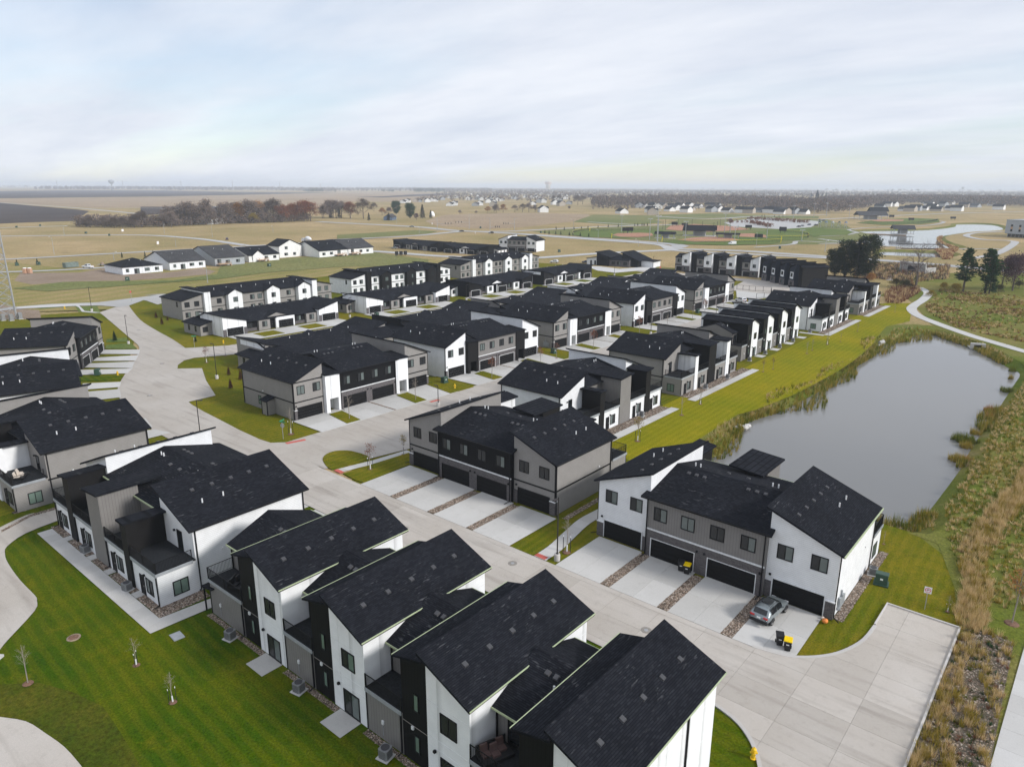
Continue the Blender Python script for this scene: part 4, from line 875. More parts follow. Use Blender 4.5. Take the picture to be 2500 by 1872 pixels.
def rowhouse(label, loc, rz, n=4, period=10.2, mats=('black_siding', 'white_panel', 'grey_batten'), first_low=True, film=False, front=False, near=True, low_front='grey_siding', group='terraced rows with stepped roofs', end_porch=False, accents=False, name='terraced_row'):
    """terrace of stepped units. Local: garden side faces -y; each unit is a narrow dark bay, a tall pale bay and a low bay with a roof terrace."""
    t = thing(name, label, 'townhouses', (loc[0], loc[1], 0.08), rad(rz), group)
    mk, mw, mg = mats
    bw, ww = 2.5, 3.85
    lw = period - bw - ww
    D = 12.7; Db = 11.0
    tz = 3.45
    for u in range(n):
        x = u * period
        # dark bay
        obj('wall', MB().prism([(x, 0), (x + bw - 0.005, 0), (x + bw - 0.005, 8.85), (x, 8.05)], 'y', 0.05, Db), mk, t)
        r1 = obj('roof', MB().slab([(x - 0.3, -0.4, 8.15), (x + bw - 0.005, -0.4, 8.92), (x + bw - 0.005, Db + 0.4, 8.92), (x - 0.3, Db + 0.4, 8.15)], 0.17), 'black_shingles', t)
        obj('drip_edge', MB().box(x - 0.36, x - 0.3, -0.4, Db + 0.4, 8.08, 8.16), 'lime_film' if film else 'black_trim', r1)
        for z in (0.95, 4.25): window(t, x + 1.15, 0.05, z, 0.55, 1.42, 0, 'single', glassy=('glass_green',))
        obj('panel_joint', MB().box(x, x + bw, 0.03, 0.05, 2.95, 2.99), 'joint', t)
        obj('outlet_box', MB().box(x + 0.95, x + 1.15, -0.07, 0.05, 2.72, 2.98), 'white_trim', t)
        # pale tall bay
        a, b = x + bw, x + bw + ww
        obj('wall', MB().prism([(a, 0), (b, 0), (b, 7.5), (a, 9.12)], 'y', 0.0, D), mw, t)
        r2 = obj('roof', MB().slab([(a - 0.4, -0.42, 9.42), (b + 0.4, -0.42, 7.48), (b + 0.4, D + 0.42, 7.48), (a - 0.4, D + 0.42, 9.42)], 0.19), 'black_shingles', t)
        obj('drip_edge', MB().box(b + 0.4, b + 0.46, -0.42, D + 0.42, 7.41, 7.49), 'lime_film' if film else 'black_trim', r2)
        vents(r2, [(a + 1.9, D * (0.13 + 0.185 * i), 9.42 - 2.3 * 0.417) for i in range(5)], -0.417)
        if mw.startswith('white'):
            mb = MB()
            for z in (2.45, 3.2, 5.9): mb.box(a, b, -0.012, 0.0, z, z + 0.035)
            mb.box(a + 0.95, a + 0.985, -0.012, 0, 0, 8.6)
            obj('panel_joint', mb, 'white_trim', t)
            mb = MB()
            for z in (3.2, 5.9): mb.box(b, b + 0.012, 0, D, z, z + 0.035)
            for y in (3.0, 6.0, 9.0): mb.box(b, b + 0.012, y, y + 0.035, 3.3, 7.3)
            obj('panel_joint', mb, 'white_trim', t)
        window(t, a + 1.25, 0, 4.05, 1.5, 1.5, 0, glassy=('glass_screen', 'glass_green' if u % 2 else 'glass_screen'))
        so = window(t, a + 1.2, 0, 0.04, 1.85, 2.05, 0, glassy=('glass_screen', 'glass_clear'), name='sliding_door')
        wall_lamp(t, a + 0.75, 0, 2.15)
        downspout(t, b + 0.08, 8.6, 7.3, foot=(0.1, 0))
        if accents:
            obj('accent_panel', MB().box(a + 0.9, a + 3.1, D, D + 0.06, 3.4, 6.0), 'white_trim', t)
    lows = [(u * period + bw + ww, (u + 1) * period) for u in range(n - 1)]
    if first_low: lows = [(-lw - (1.9 if end_porch else 0), 0.0)] + lows
    else: lows = lows + [((n - 1) * period + bw + ww, n * period)]
    for i, (a, b) in enumerate(lows):
        aw = a + 0.005; bw_ = b - 0.005
        obj('wall', MB().box(aw, bw_, 0.02, 2.5, 0, tz), mg, t)
        obj('terrace_deck', MB().box(aw, bw_, -0.06, 2.5, tz, tz + 0.1), 'deck', t)
        obj('terrace_edge', MB().box(aw, bw_, -0.1, -0.06, tz - 0.2, tz + 0.12), 'grey_trim', t)
        obj('wall', MB().prism([(2.5, 0), (10.6, 0), (10.6, 6.35), (6.5, 7.75), (2.5, 6.2)], 'x', aw, bw_), mg, t)
        r = obj('roof', MB().slab([(aw, 2.0, 6.15), (bw_, 2.0, 6.15), (bw_, 6.5, 7.98), (aw, 6.5, 7.98)], 0.17).slab([(aw, 6.5, 7.979), (bw_, 6.5, 7.979), (bw_, 11.1, 6.3), (aw, 11.1, 6.3)], 0.17), 'black_shingles', t)
        obj('drip_edge', MB().box(aw, bw_, 1.94, 2.0, 6.02, 6.16).box(aw, bw_, 11.1, 11.16, 6.17, 6.31), 'lime_film' if film else 'black_trim', r)
        vents(r, [(b - 2.0, 5.4, 7.55), (b - 1.3, 5.4, 7.55)], 0.4, 'y'); pipes(r, [(b - 0.9, 4.6, 7.2)])
        railing(t, a + 0.05, -0.02, b - 0.05, -0.02, tz + 0.1)
        if i == 0 and first_low: railing(t, a + 0.03, 0.0, a + 0.03, 2.4, tz + 0.1)
        obj('corner_trim', MB().box(a - 0.02, a + 0.1, -0.02, 0.04, 0, tz - 0.2), 'black_trim', t)
        downspout(t, a + 0.14, 2.38, 6.1, foot=(0, -0.05)); downspout(t, b - 0.1, -0.06, tz - 0.2, foot=(0, -0.4))
        door(t, a + 1.0, 2.5, tz + 0.1, 1.7, 2.05, 0, 'black_trim', True)
        obj('meter_box', MB().box(a + 1.7, a + 1.9, -0.08, 0.02, 1.35, 1.65), 'white_trim', t)
        obj('conduit', MB().tube((a + 1.8, -0.04, 1.35), (a + 1.9, -0.1, 0.5), 0.02, n=4), 'grey_trim', t)
        if front:
            garage(t, b - (lw + 3.4) / 2 + 3.4 - 0.1, 10.6, 3.3, 2.1, PI, near); window(t, b - 1.2, 10.6, 4.0, 1.5, 1.5, PI)
            obj('brick_base', MB().box(aw, bw_, 10.6, 10.66, 2.3, 3.2), 'dark_brick', t)
    if front:
        for u in range(n):
            a, b = u * period + bw, u * period + bw + ww
            obj('brick_base', MB().box(a, b, D, D + 0.07, 0, 2.75), 'dark_brick', t)
            window(t, a + 2.7, D + 0.07, 0.9, 1.5, 1.3, PI); window(t, a + 2.7, D + (0.06 if accents else 0), 4.1, 1.4, 1.5, PI)
            door(t, u * period + 1.9, Db, 0.02, 1.0, 2.1, PI)
    if end_porch:
        a = lows[0][0]
        obj('porch_roof', MB().slab([(a - 1.0, -0.3, 2.55), (a + 0.9, -0.3, 2.85), (a + 0.9, 1.5, 2.85), (a - 1.0, 1.5, 2.55)], 0.14), 'black_shingles', t)
        obj('porch_post', MB().box(a - 0.85, a - 0.73, -0.2, -0.08, 0, 2.5), 'black_trim', t)
        door(t, a, 1.0 + 0.2, 0.02, 1.0, 2.1, -PI / 2)
    return t

# ---------------------------------------------------------------- the near blocks
BLACKS = ('black_lap', 'grey_batten', 'black_lap'); WHITES = ('white_panel', 'black_lap', 'white_panel')
fourplex('white townhouse block with grey middle houses and a parked silver car by the pond', (-39.5, 62.3), 0, 'white_siding', 'grey_batten', ('black_lap', 'grey_batten', 'black_lap'), flip=True, film=True)
fourplex('grey townhouse block with black middle houses and four driveways on the near street', (-71.4, 62.8), 0, 'grey_siding', 'black_siding', WHITES, flip=True, bands=True, trim='black_trim')
fourplex('white townhouse block with black and grey privacy walls behind the near curved lawn', (-62.4, 39.5), 180, 'white_siding', 'grey_batten', BLACKS, film=True)
fourplex('grey townhouse block with cushions on its corner terrace at the left edge', (-95.4, 37.5), 180, 'grey_siding', 'black_siding', WHITES, bands=True)
rowhouse('white and black terraced row with lime roof edges in the near foreground', (-52.2, 26.3), 0, 4, 10.25, film=True, end_porch=True)
fourplex('white townhouse block standing between the two grey ones along the curving street', (-125.0, 39.5), 164.1, 'white_siding', 'grey_batten', BLACKS, rear=False, near=False)
fourplex('grey townhouse block with black middle houses at the far bend of the curving street', (-159.8, 49.5), 145.2, 'grey_siding', 'black_siding', WHITES, rear=False, near=False, bands=True)
# pond side row
POND_LABELS = ('white townhouse block with black and grey terrace walls, first along the pond lawn', 'grey townhouse block with white and black terrace walls, second along the pond lawn', 'white townhouse block just beyond the stepped row on the pond lawn', 'grey townhouse block at the far end of the pond lawn beside the dark trees')
for i, (y1, L) in enumerate(zip((111.1, 144.2, 226.2, 261.8), POND_LABELS)):
    e = ('white_siding', 'grey_siding')[i % 2]
    fourplex(L, (-74.2, y1), -90, e, 'grey_batten' if i % 2 == 0 else 'black_siding', BLACKS if i % 2 == 0 else ('white_panel', 'black_lap', 'white_panel'), flip=True, near=False, bands=i % 2 == 1)
rowhouse('white and black terraced row with patios midway along the pond lawn', (-60.9, 155.9), 90, 4, 9.4, first_low=True, near=False)
# the long row fronting the first estate street
CL = ('grey townhouse block with a small side porch at the street junction', 'white townhouse block with dark entries beyond the grey one at the junction', 'grey townhouse block with white entries, third along the first estate street', 'white townhouse block with dark entries, fourth along the first estate street', 'grey townhouse block with white entries, last along the first estate street')
for i in range(5):
    g_ = i % 2 == 0
    fourplex(CL[i], (-100.3, (63.2, 98.6, 135.0, 172.4, 209.8)[i]), 90, 'grey_siding' if g_ else 'white_siding', 'black_siding' if g_ else 'grey_batten', slot_mat='white_panel' if g_ else 'black_lap', slots=True, rear=False, near=i < 2, bands=g_, porch=i == 0, trim='black_trim' if g_ else 'white_trim')
rowhouse('white terraced row with brick ground floors at the far end of the estate', (-115.6, 320.3), 180, 4, 10.9, first_low=False, front=True, near=False, mats=('black_siding', 'white_panel', 'grey_siding'))
rowhouse('black terraced row with white square panels below the dark trees', (-93.0 + 8, 284.0 + 9.6), 140.4, 4, 6.9, first_low=False, front=True, near=False, mats=('black_lap', 'navy_siding', 'navy_siding'), accents=True)

# ---------------------------------------------------------------- single-storey and gabled rows
def ranch(label, loc, rz, mats, clerestory, near=False, W=36.0, lowside=1, group='single-storey rows', signs=(0, 2)):
    """row of four single-storey houses. Local: front faces -y."""
    t = thing('single_storey_row', label, 'townhouses', (loc[0], loc[1], 0.08), rad(rz), group)
    me, mc, md = mats   # ends, middle, small bays
    E = 6.6; D = 15.0
    for s in (0, 1):
        a, b = (0, E) if s == 0 else (W - E, W)
        zo, zi = 5.35, 3.5
        za, zb = (zo, zi) if s == 0 else (zi, zo)
        obj('wall', MB().prism([(a, 0), (b, 0), (b, zb), (a, za)], 'y', -1.2, 10.5), me, t)
        obj('roof', MB().slab([(a - 0.35, -1.6, za + 0.2), (b + 0.35, -1.6, zb + 0.2), (b + 0.35, 10.9, zb + 0.2), (a - 0.35, 10.9, za + 0.2)], 0.2), 'black_shingles', t)
        garage(t, a + 1.0, -1.2, 4.6, 2.1, 0, near)
        for p in ((a - 0.05, a + 0.85), (b - 0.85, b + 0.05)): obj('brick_pier', MB().box(p[0], p[1], -1.32, -1.2, 0, 1.9), 'dark_brick', t)
        # lower wing on the outer side towards the back
        x0, x1 = (-3.2, a) if s == 0 else (b, W + 3.2)
        if clerestory: obj('clerestory_band', MB().box(a - 0.05, a, 0.5, 10.0, 3.95, 5.0) if s == 0 else MB().box(b, b + 0.05, 0.5, 10.0, 3.95, 5.0), 'white_panel', t)
        if s != lowside or True:
            z0, z1 = (2.75, 3.5) if s == 0 else (3.5, 2.75)
            obj('wing_wall', MB().prism([(x0, 0), (x1, 0), (x1, z1), (x0, z0)], 'y', 4.5, 13.5), md, t)
            obj('wing_roof', MB().slab([(x0 - 0.4, 4.0, z0 + 0.12), (x1 + (0 if s == 0 else 0.4), 4.0, z1 + (0.2 if s == 0 else 0.12)), (x1 + (0 if s == 0 else 0.4), 14, z1 + (0.2 if s == 0 else 0.12)), (x0 - (0.4 if s == 0 else 0), 14, z0 + (0.12 if s == 0 else 0.2))], 0.18), 'black_shingles', t)
            xw, rw = (x0, -PI / 2) if s == 0 else (x1, PI / 2)
            for yy in (6.6, 10.2): window(t, xw, yy + (0.9 if s == 0 else 0), 0.9, 0.9, 1.5, rw, 'single', glassy=('glass_screen',))
            window(t, x0 + 0.6, 4.5, 0.9, 1.4, 1.4)
    # middle houses: long ridge, shallow front gable
    obj('wall', MB().prism([(0.8, 0), (D, 0), (D, 3.0), (7.2, 5.2), (0.8, 2.95)], 'x', 0.012, W - 0.012), mc, t)
    rf = obj('roof', MB().slab([(E - 0.3, -0.2, 2.95), (W - E + 0.3, -0.2, 2.95), (W + 0.3, 7.2, 5.6), (-0.3, 7.2, 5.6)], 0.2).slab([(-0.3, 7.2, 5.599), (W + 0.3, 7.2, 5.599), (W + 0.3, D + 0.4, 2.95), (-0.3, D + 0.4, 2.95)], 0.2), 'black_shingles', t)
    gx = W * 0.46
    obj('front_gable', MB().prism([(gx - 3.2, 3.25), (gx + 3.2, 3.25), (gx, 4.3)], 'y', 0.3, 4.2), md, rf)
    obj('gable_roof', MB().slab([(gx - 3.7, 0.0, 3.25), (gx, 0.0, 4.5), (gx, 4.8, 4.5), (gx - 3.7, 4.8, 3.25)], 0.14).slab([(gx, 0.0, 4.499), (gx + 3.7, 0.0, 3.25), (gx + 3.7, 4.8, 3.25), (gx, 4.8, 4.499)], 0.14), 'black_shingles', rf)
    pipes(rf, [(E + a, 8.4, 5.15) for a in (3, 8, 14, 19)]); vents(rf, [(E + 2 + 1.7 * i, 6.7, 5.36) for i in range(10)], 0.35, 'y')
    if clerestory:
        pass
    # front bays: bay with window, entry, garage, window
    x = E
    for i, (w, kind) in enumerate(((4.2, 'win'), (3.4, 'bay'), (2.0, 'door'), (5.6, 'gar'), (4.0, 'win'), (3.6, 'bay'))):
        if kind == 'win':
            window(t, x + 1.2, 0.8, 0.95, 1.6, 1.5); obj('brick_base', MB().box(x, x + w, 0.68, 0.8, 0, 0.9), 'dark_brick', t)
        elif kind == 'bay':
            obj('bay_wall', MB().box(x, x + w, -0.1, 0.8, 0, 2.9), md, t); window(t, x + 1.0, -0.1, 0.9, 1.5, 1.5)
        elif kind == 'door':
            door(t, x + 0.5, 0.8, 0.02); obj('entry_column', MB().box(x + w - 0.35, x + w - 0.05, -0.3, 0.0, 0, 2.8), 'white_trim', t)
        else:
            obj('garage_front', MB().box(x, x + w, -0.3, 0.8, 0, 2.95), me, t); garage(t, x + 0.5, -0.3, 4.6, 2.1, 0, near)
        x += w
    return t
RL = ('single-storey row with white garage ends, nearest the street bend', 'single-storey row with white gable ends and a grey wing, second on the second estate street', 'black single-storey row with a white shallow front gable', 'grey and black single-storey row with a white wing near the clubhouse')
RM = (('white_panel', 'black_siding', 'grey_siding'), ('white_panel', 'black_siding', 'grey_siding'), ('black_siding', 'black_siding', 'white_siding'), ('black_lap', 'grey_batten', 'white_siding'))
for i in range(4): ranch(RL[i], (-174.4, (90.2, 136.8, 182.6, 226.0)[i]), 90, RM[i], i in (1, 3), i < 2, 36.0 if i < 3 else 34.0)
BLb = ('single-storey row with a white clerestory behind the grey junction block', 'black single-storey row behind the white block with dark entries', 'grey single-storey row behind the third block of the first estate street', 'white single-storey row behind the fourth block of the first estate street', 'grey single-storey row behind the last block of the first estate street')
BM = (('grey_siding', 'grey_siding', 'grey_siding'), ('black_siding', 'black_siding', 'black_siding'), ('grey_siding', 'black_siding', 'grey_siding'), ('white_panel', 'black_siding', 'white_siding'), ('grey_siding', 'black_siding', 'grey_siding'))
for i in range(5): ranch(BLb[i], (-146.2, (78.6, 117.0, 155.0, 193.4, 231.5)[i] + 34.0), -90, BM[i], i in (0, 3), False, 33.0, 1, 'single-storey rows back to back with the first street')
def gabled(label, loc, rz, mats, W=52.0, near=False):
    """two-storey row with projecting gables towards -y and a low wing behind a tall fin at each end."""
    t = thing('gabled_row', label, 'townhouses', (loc[0], loc[1], 0.08), rad(rz), 'two-storey gabled rows')
    mb_, mg_, mf = mats   # body, gables, fins
    D = 12.5
    obj('wall', MB().prism([(0, 0), (D, 0), (D, 6.0), (D / 2, 8.1), (0, 6.0)], 'x', 8.3, W - 8.3), mb_, t)
    rf = obj('roof', MB().slab([(8.3, -0.5, 6.0), (W - 8.3, -0.5, 6.0), (W - 8.3, D / 2, 8.4), (8.3, D / 2, 8.4)], 0.2).slab([(8.3, D / 2, 8.399), (W - 8.3, D / 2, 8.399), (W - 8.3, D + 0.5, 6.0), (8.3, D + 0.5, 6.0)], 0.2), 'black_shingles', t)
    pipes(rf, [(a, 3.2, 7.5) for a in (12, 16, 21, 26, 31, 36, 41) if a < W - 9])
    for s in (0, 1):
        a, b = (0, 6.4) if s == 0 else (W - 6.4, W); zo, zi = 5.6, 7.2
        za, zb = (zo, zi) if s == 0 else (zi, zo)
        obj('wall', MB().prism([(a, -1.2), (b, -1.2), (b, zb), (a, za)], 'y', -0.4, D), mb_, t)
        obj('roof', MB().slab([(a - 0.4, -0.9, za + 0.12), (b + 0.4, -0.9, zb + 0.12), (b + 0.4, D + 0.4, zb + 0.12), (a - 0.4, D + 0.4, za + 0.12)], 0.2), 'black_shingles', t)
        f0, f1 = (6.4, 8.3) if s == 0 else (W - 8.3, W - 6.4)
        obj('fin', MB().box(f0 + 0.005, f1 - 0.005, -1.5, D, 0, 7.6), mf, t)
        obj('fin_roof', MB().slab([(f0 - 0.4, -1.9, 8.0), (f1 + 0.4, -1.9, 7.9), (f1 + 0.4, D + 0.4, 7.9), (f0 - 0.4, D + 0.4, 8.0)], 0.2), 'black_shingles', t)
        for x in (a + 0.8, a + 3.7):
            for z in (0.6, 3.6): window(t, x, -0.4, z, 1.5, 1.5)
        obj('trim_band', MB().box(a - 0.03, b + 0.0, -0.44, -0.4, 2.7, 2.9), 'black_trim', t)
        xw, rw = (a, -PI / 2) if s == 0 else (b, PI / 2)
        window(t, xw, 3.0, 3.6, 0.9, 1.5, rw, 'single', glassy=('glass_screen',))
    obj('trim_band', MB().box(8.3, W - 8.3, -0.04, 0, 2.7, 2.9), 'black_trim', t)
    gs = (0.31, 0.56, 0.78) if W > 48 else (0.36, 0.64)
    for gx in (W * v for v in gs):
        obj('gable_wall', MB().prism([(gx - 2.3, 0), (gx + 2.3, 0), (gx + 2.3, 6.3), (gx, 7.5), (gx - 2.3, 6.3)], 'y', -1.6, 2.0), mg_, t)
        obj('gable_roof', MB().slab([(gx - 2.75, -2.0, 6.2), (gx, -2.0, 7.7), (gx, 5.0, 7.7), (gx - 2.75, 5.0, 6.2)], 0.16).slab([(gx, -2.0, 7.699), (gx + 2.75, -2.0, 6.2), (gx + 2.75, 5.0, 6.2), (gx, 5.0, 7.699)], 0.16), 'black_shingles', t)
        for z in (0.6, 3.7): window(t, gx - 0.75, -1.6, z, 1.5, 1.5)
    for v in (0.21, 0.42, 0.47, 0.67, 0.72):
        x = W * v
        if all(abs(x + 0.75 - W * g) > 3.2 for g in gs):
            for z in (0.6, 3.6): window(t, x, 0, z, 1.5, 1.5)
    return t
gabled('two-storey grey row with white gables near the boundary road', (-205.0, 94.8), 90, ('grey_siding', 'white_panel', 'white_panel'), 52)
gabled('two-storey white row with black brick gables in the middle of the estate', (-209.0, 158.5), 90, ('white_siding', 'black_lap', 'black_lap'), 50)
gabled('two-storey grey row with white gables, farthest from the boundary road', (-213.0, 219.0), 90, ('grey_siding', 'white_panel', 'white_panel'), 54)

# ---------------------------------------------------------------- cars
def car_meshes(kind):
    L, wd = {'suv': (4.6, 0.93), 'sedan': (4.75, 0.91), 'pickup': (5.7, 0.98), 'van': (5.4, 0.98)}[kind]
    # stations from tail to nose: y, sill, belt, top, half width at belt, half width at top
    ST_ = {'suv': [(0.0, 0.5, 0.80, 0.86, 0.80, 0.70), (0.10, 0.36, 1.02, 1.08, 0.90, 0.72), (0.45, 0.30, 1.06, 1.52, 0.93, 0.68), (0.75, 0.28, 1.05, 1.64, 0.93, 0.67), (1.7, 0.26, 1.02, 1.69, 0.93, 0.68), (2.55, 0.26, 0.99, 1.63, 0.93, 0.66), (3.30, 0.28, 0.97, 1.08, 0.93, 0.74), (4.15, 0.30, 0.88, 0.96, 0.90, 0.70), (4.5, 0.34, 0.70, 0.74, 0.80, 0.62), (4.6, 0.40, 0.60, 0.62, 0.68, 0.55)],
           'sedan': [(0.0, 0.45, 0.75, 0.8, 0.78, 0.68), (0.12, 0.32, 0.92, 0.98, 0.88, 0.72), (0.75, 0.28, 0.95, 1.04, 0.91, 0.70), (1.35, 0.25, 0.94, 1.38, 0.91, 0.62), (2.0, 0.24, 0.93, 1.45, 0.91, 0.63), (2.8, 0.24, 0.91, 1.36, 0.91, 0.61), (3.45, 0.26, 0.90, 0.98, 0.91, 0.72), (4.35, 0.28, 0.78, 0.84, 0.87, 0.66), (4.65, 0.32, 0.62, 0.66, 0.76, 0.58), (4.75, 0.38, 0.55, 0.57, 0.64, 0.5)],
           'pickup': [(0.0, 0.55, 1.02, 1.04, 0.94, 0.92), (0.05, 0.50, 1.05, 1.07, 0.97, 0.93), (1.85, 0.42, 1.08, 1.10, 0.98, 0.93), (1.9, 0.42, 1.10, 1.82, 0.98, 0.74), (2.4, 0.40, 1.10, 1.90, 0.98, 0.74), (3.5, 0.40, 1.10, 1.86, 0.98, 0.73), (4.1, 0.42, 1.12, 1.20, 0.98, 0.82), (5.3, 0.42, 1.08, 1.14, 0.97, 0.80), (5.65, 0.48, 0.95, 0.98, 0.90, 0.76), (5.7, 0.52, 0.85, 0.87, 0.84, 0.7)],
           'van': [(0.0, 0.45, 1.15, 2.2, 0.95, 0.86), (0.08, 0.35, 1.18, 2.28, 0.98, 0.86), (2.0, 0.32, 1.18, 2.35, 0.98, 0.86), (3.4, 0.32, 1.16, 2.30, 0.98, 0.84), (3.9, 0.34, 1.14, 2.05, 0.98, 0.80), (4.55, 0.36, 1.10, 1.22, 0.96, 0.80), (5.2, 0.38, 0.95, 1.0, 0.9, 0.74), (5.4, 0.45, 0.75, 0.78, 0.8, 0.65)]}[kind]
    ring = lambda s: [(-s[4] * 0.93, s[0], s[1]), (-s[4] * 1.02, s[0], (s[1] + s[2]) / 2), (-s[4], s[0], s[2]), (-s[5], s[0], s[3]), (s[5], s[0], s[3]), (s[4], s[0], s[2]), (s[4] * 1.02, s[0], (s[1] + s[2]) / 2), (s[4] * 0.93, s[0], s[1])]
    vs = sum([ring(s) for s in ST_], []); n = 8; fs = []
    for j in range(len(ST_) - 1): fs += [(j * n + i, j * n + (i + 1) % n, (j + 1) * n + (i + 1) % n, (j + 1) * n + i) for i in range(n)]
    fs += [tuple(range(n)), tuple(range((len(ST_) - 1) * n + n - 1, (len(ST_) - 1) * n - 1, -1))]
    body = MB().add(vs, fs)
    def at(y):
        for a, b in zip(ST_[:-1], ST_[1:]):
            if a[0] <= y <= b[0]:
                t = (y - a[0]) / (b[0] - a[0]); return [a[i] + (b[i] - a[i]) * t for i in range(6)]
    def side(sg, ya, yb, lo=0.1, hi=0.88, n=4):
        m = MB(); pa = []
        for i in range(n + 1):
            s = at(ya + (yb - ya) * i / n)
            for f in (lo, hi): pa.append((sg * (s[4] + (s[5] - s[4]) * f + 0.015), s[0], s[2] + (s[3] - s[2]) * f + 0.004))
        m.add(pa, [(2 * i, 2 * i + 2, 2 * i + 3, 2 * i + 1) for i in range(n)]); return m
    def across(ya, yb, f=0.86):
        a, b = at(ya), at(yb); o = 0.018
        return MB().add([(-a[5] * f, a[0], a[3] + o), (a[5] * f, a[0], a[3] + o), (b[5] * f, b[0], b[3] + o), (-b[5] * f, b[0], b[3] + o)], [(0, 1, 2, 3)])
    gl = {'suv': [side(-1, 0.75, 1.75), side(1, 0.75, 1.75), side(-1, 1.85, 2.85), side(1, 1.85, 2.85), across(0.13, 0.44), across(2.62, 3.24)],
          'sedan': [side(-1, 1.2, 2.0), side(1, 1.2, 2.0), side(-1, 2.08, 3.0), side(1, 2.08, 3.0), across(0.82, 1.3), across(2.86, 3.4)],
          'pickup': [side(-1, 2.0, 2.75), side(1, 2.0, 2.75), side(-1, 2.85, 3.6), side(1, 2.85, 3.6), across(1.86, 1.89), across(3.56, 4.05)],
          'van': [side(-1, 3.45, 4.1, 0.1, 0.75), side(1, 3.45, 4.1, 0.1, 0.75), across(3.95, 4.5)]}[kind]
    tail = [MB().box(sg * 0.62 - 0.2, sg * 0.62 + 0.2, -0.02, 0.06, 0.86, 1.0) for sg in (-1, 1)] if kind != 'van' else [MB().box(sg * 0.86 - 0.08, sg * 0.86 + 0.08, -0.03, 0.02, 1.0, 1.4) for sg in (-1, 1)]
    head = [MB().box(sg * 0.6 - 0.18, sg * 0.6 + 0.18, L - 0.22, L - 0.1, 0.62, 0.76) for sg in (-1, 1)]
    tyre = MB().lathe([(0.2, -0.11), (0.33, -0.11), (0.35, -0.06), (0.35, 0.06), (0.33, 0.11), (0.2, 0.11)], 16)
    rim = MB().lathe([(0.05, -0.12), (0.21, -0.115), (0.21, 0.115), (0.05, 0.12)], 10)
    return L, body, gl, tail, head, tyre, rim
def make_car(kind, label, colour, loc, rz, detail=True, group='cars in view', name=None):
    L, body, gl, tail, head, tyre, rim = cached(('car', kind), lambda: (lambda q: (q[0], q[1].mesh('body'), [g.mesh('window') for g in q[2]], [g.mesh('tail_light') for g in q[3]], [g.mesh('headlight') for g in q[4]], q[5].mesh('tyre', True), q[6].mesh('rim')))(car_meshes(kind)))
    t = thing(name or {'suv': 'parked_car', 'sedan': 'car', 'pickup': 'pickup_truck', 'van': 'van'}[kind], label, {'pickup': 'pickup', 'van': 'van'}.get(kind, 'car'), (loc[0], loc[1], loc[2] if len(loc) > 2 else 0.15), rad(rz), group)
    bo = obj('body', body, colour, t, (0, -L / 2, 0))
    if detail:
        sm = bo.modifiers.new('round', 'SUBSURF'); sm.levels = sm.render_levels = 2
        bo.data.polygons.foreach_set('use_smooth', [True] * len(bo.data.polygons))
    for g in gl: obj('window', g, 'glass_dark', t, (0, -L / 2, 0))
    for g in tail: obj('tail_light', g, 'tail_red', t, (0, -L / 2, 0))
    for g in head: obj('headlight', g, 'lamp_head', t, (0, -L / 2, 0))
    for sx in (-1, 1):
        for y in (0.19 * L, 0.80 * L):
            w = obj('wheel', rim, 'chrome', t, (sx * 0.84, y - L / 2, 0.34)); w.rotation_euler = (0, PI / 2, 0); obj('tyre', tyre, 'rubber', w)
    if detail and kind == 'suv':
        obj('bumper', MB().box(-0.82, 0.82, -0.06, 0.12, 0.34, 0.62), 'bin_black', t, (0, -L / 2, 0)); obj('number_plate', MB().box(-0.17, 0.17, -0.035, 0.02, 0.78, 0.9), 'sign_white', t, (0, -L / 2, 0))
        obj('sunroof', MB().add([(-0.42, 1.25, 1.688), (0.42, 1.25, 1.688), (0.42, 2.2, 1.69), (-0.42, 2.2, 1.69)], [(0, 1, 2, 3)]), 'glass_dark', t, (0, -L / 2, 0.012))
        for sx in (-1, 1):
            obj('roof_rail', MB().tube((sx * 0.6, 0.8, 1.72), (sx * 0.6, 2.45, 1.71), 0.025, n=5), 'bin_black', t, (0, -L / 2, 0)); obj('mirror', MB().box(sx * 0.98 - 0.1, sx * 0.98 + 0.1, 2.75, 2.9, 0.98, 1.12), colour, t, (0, -L / 2, 0))
            for yy in (0.19 * L, 0.80 * L): obj('wheel_arch', MB().prism([(yy - 0.46, 0.3), (yy - 0.34, 0.62), (yy, 0.76), (yy + 0.34, 0.62), (yy + 0.46, 0.3)], 'x', sx * 0.93 - 0.03, sx * 0.93 + 0.035), 'bin_black', t, (0, -L / 2, 0))
    return t
make_car('suv', 'silver car with black roof rails parked in front of a black garage door', 'car_silver', (-18.65, 59.2), -4)
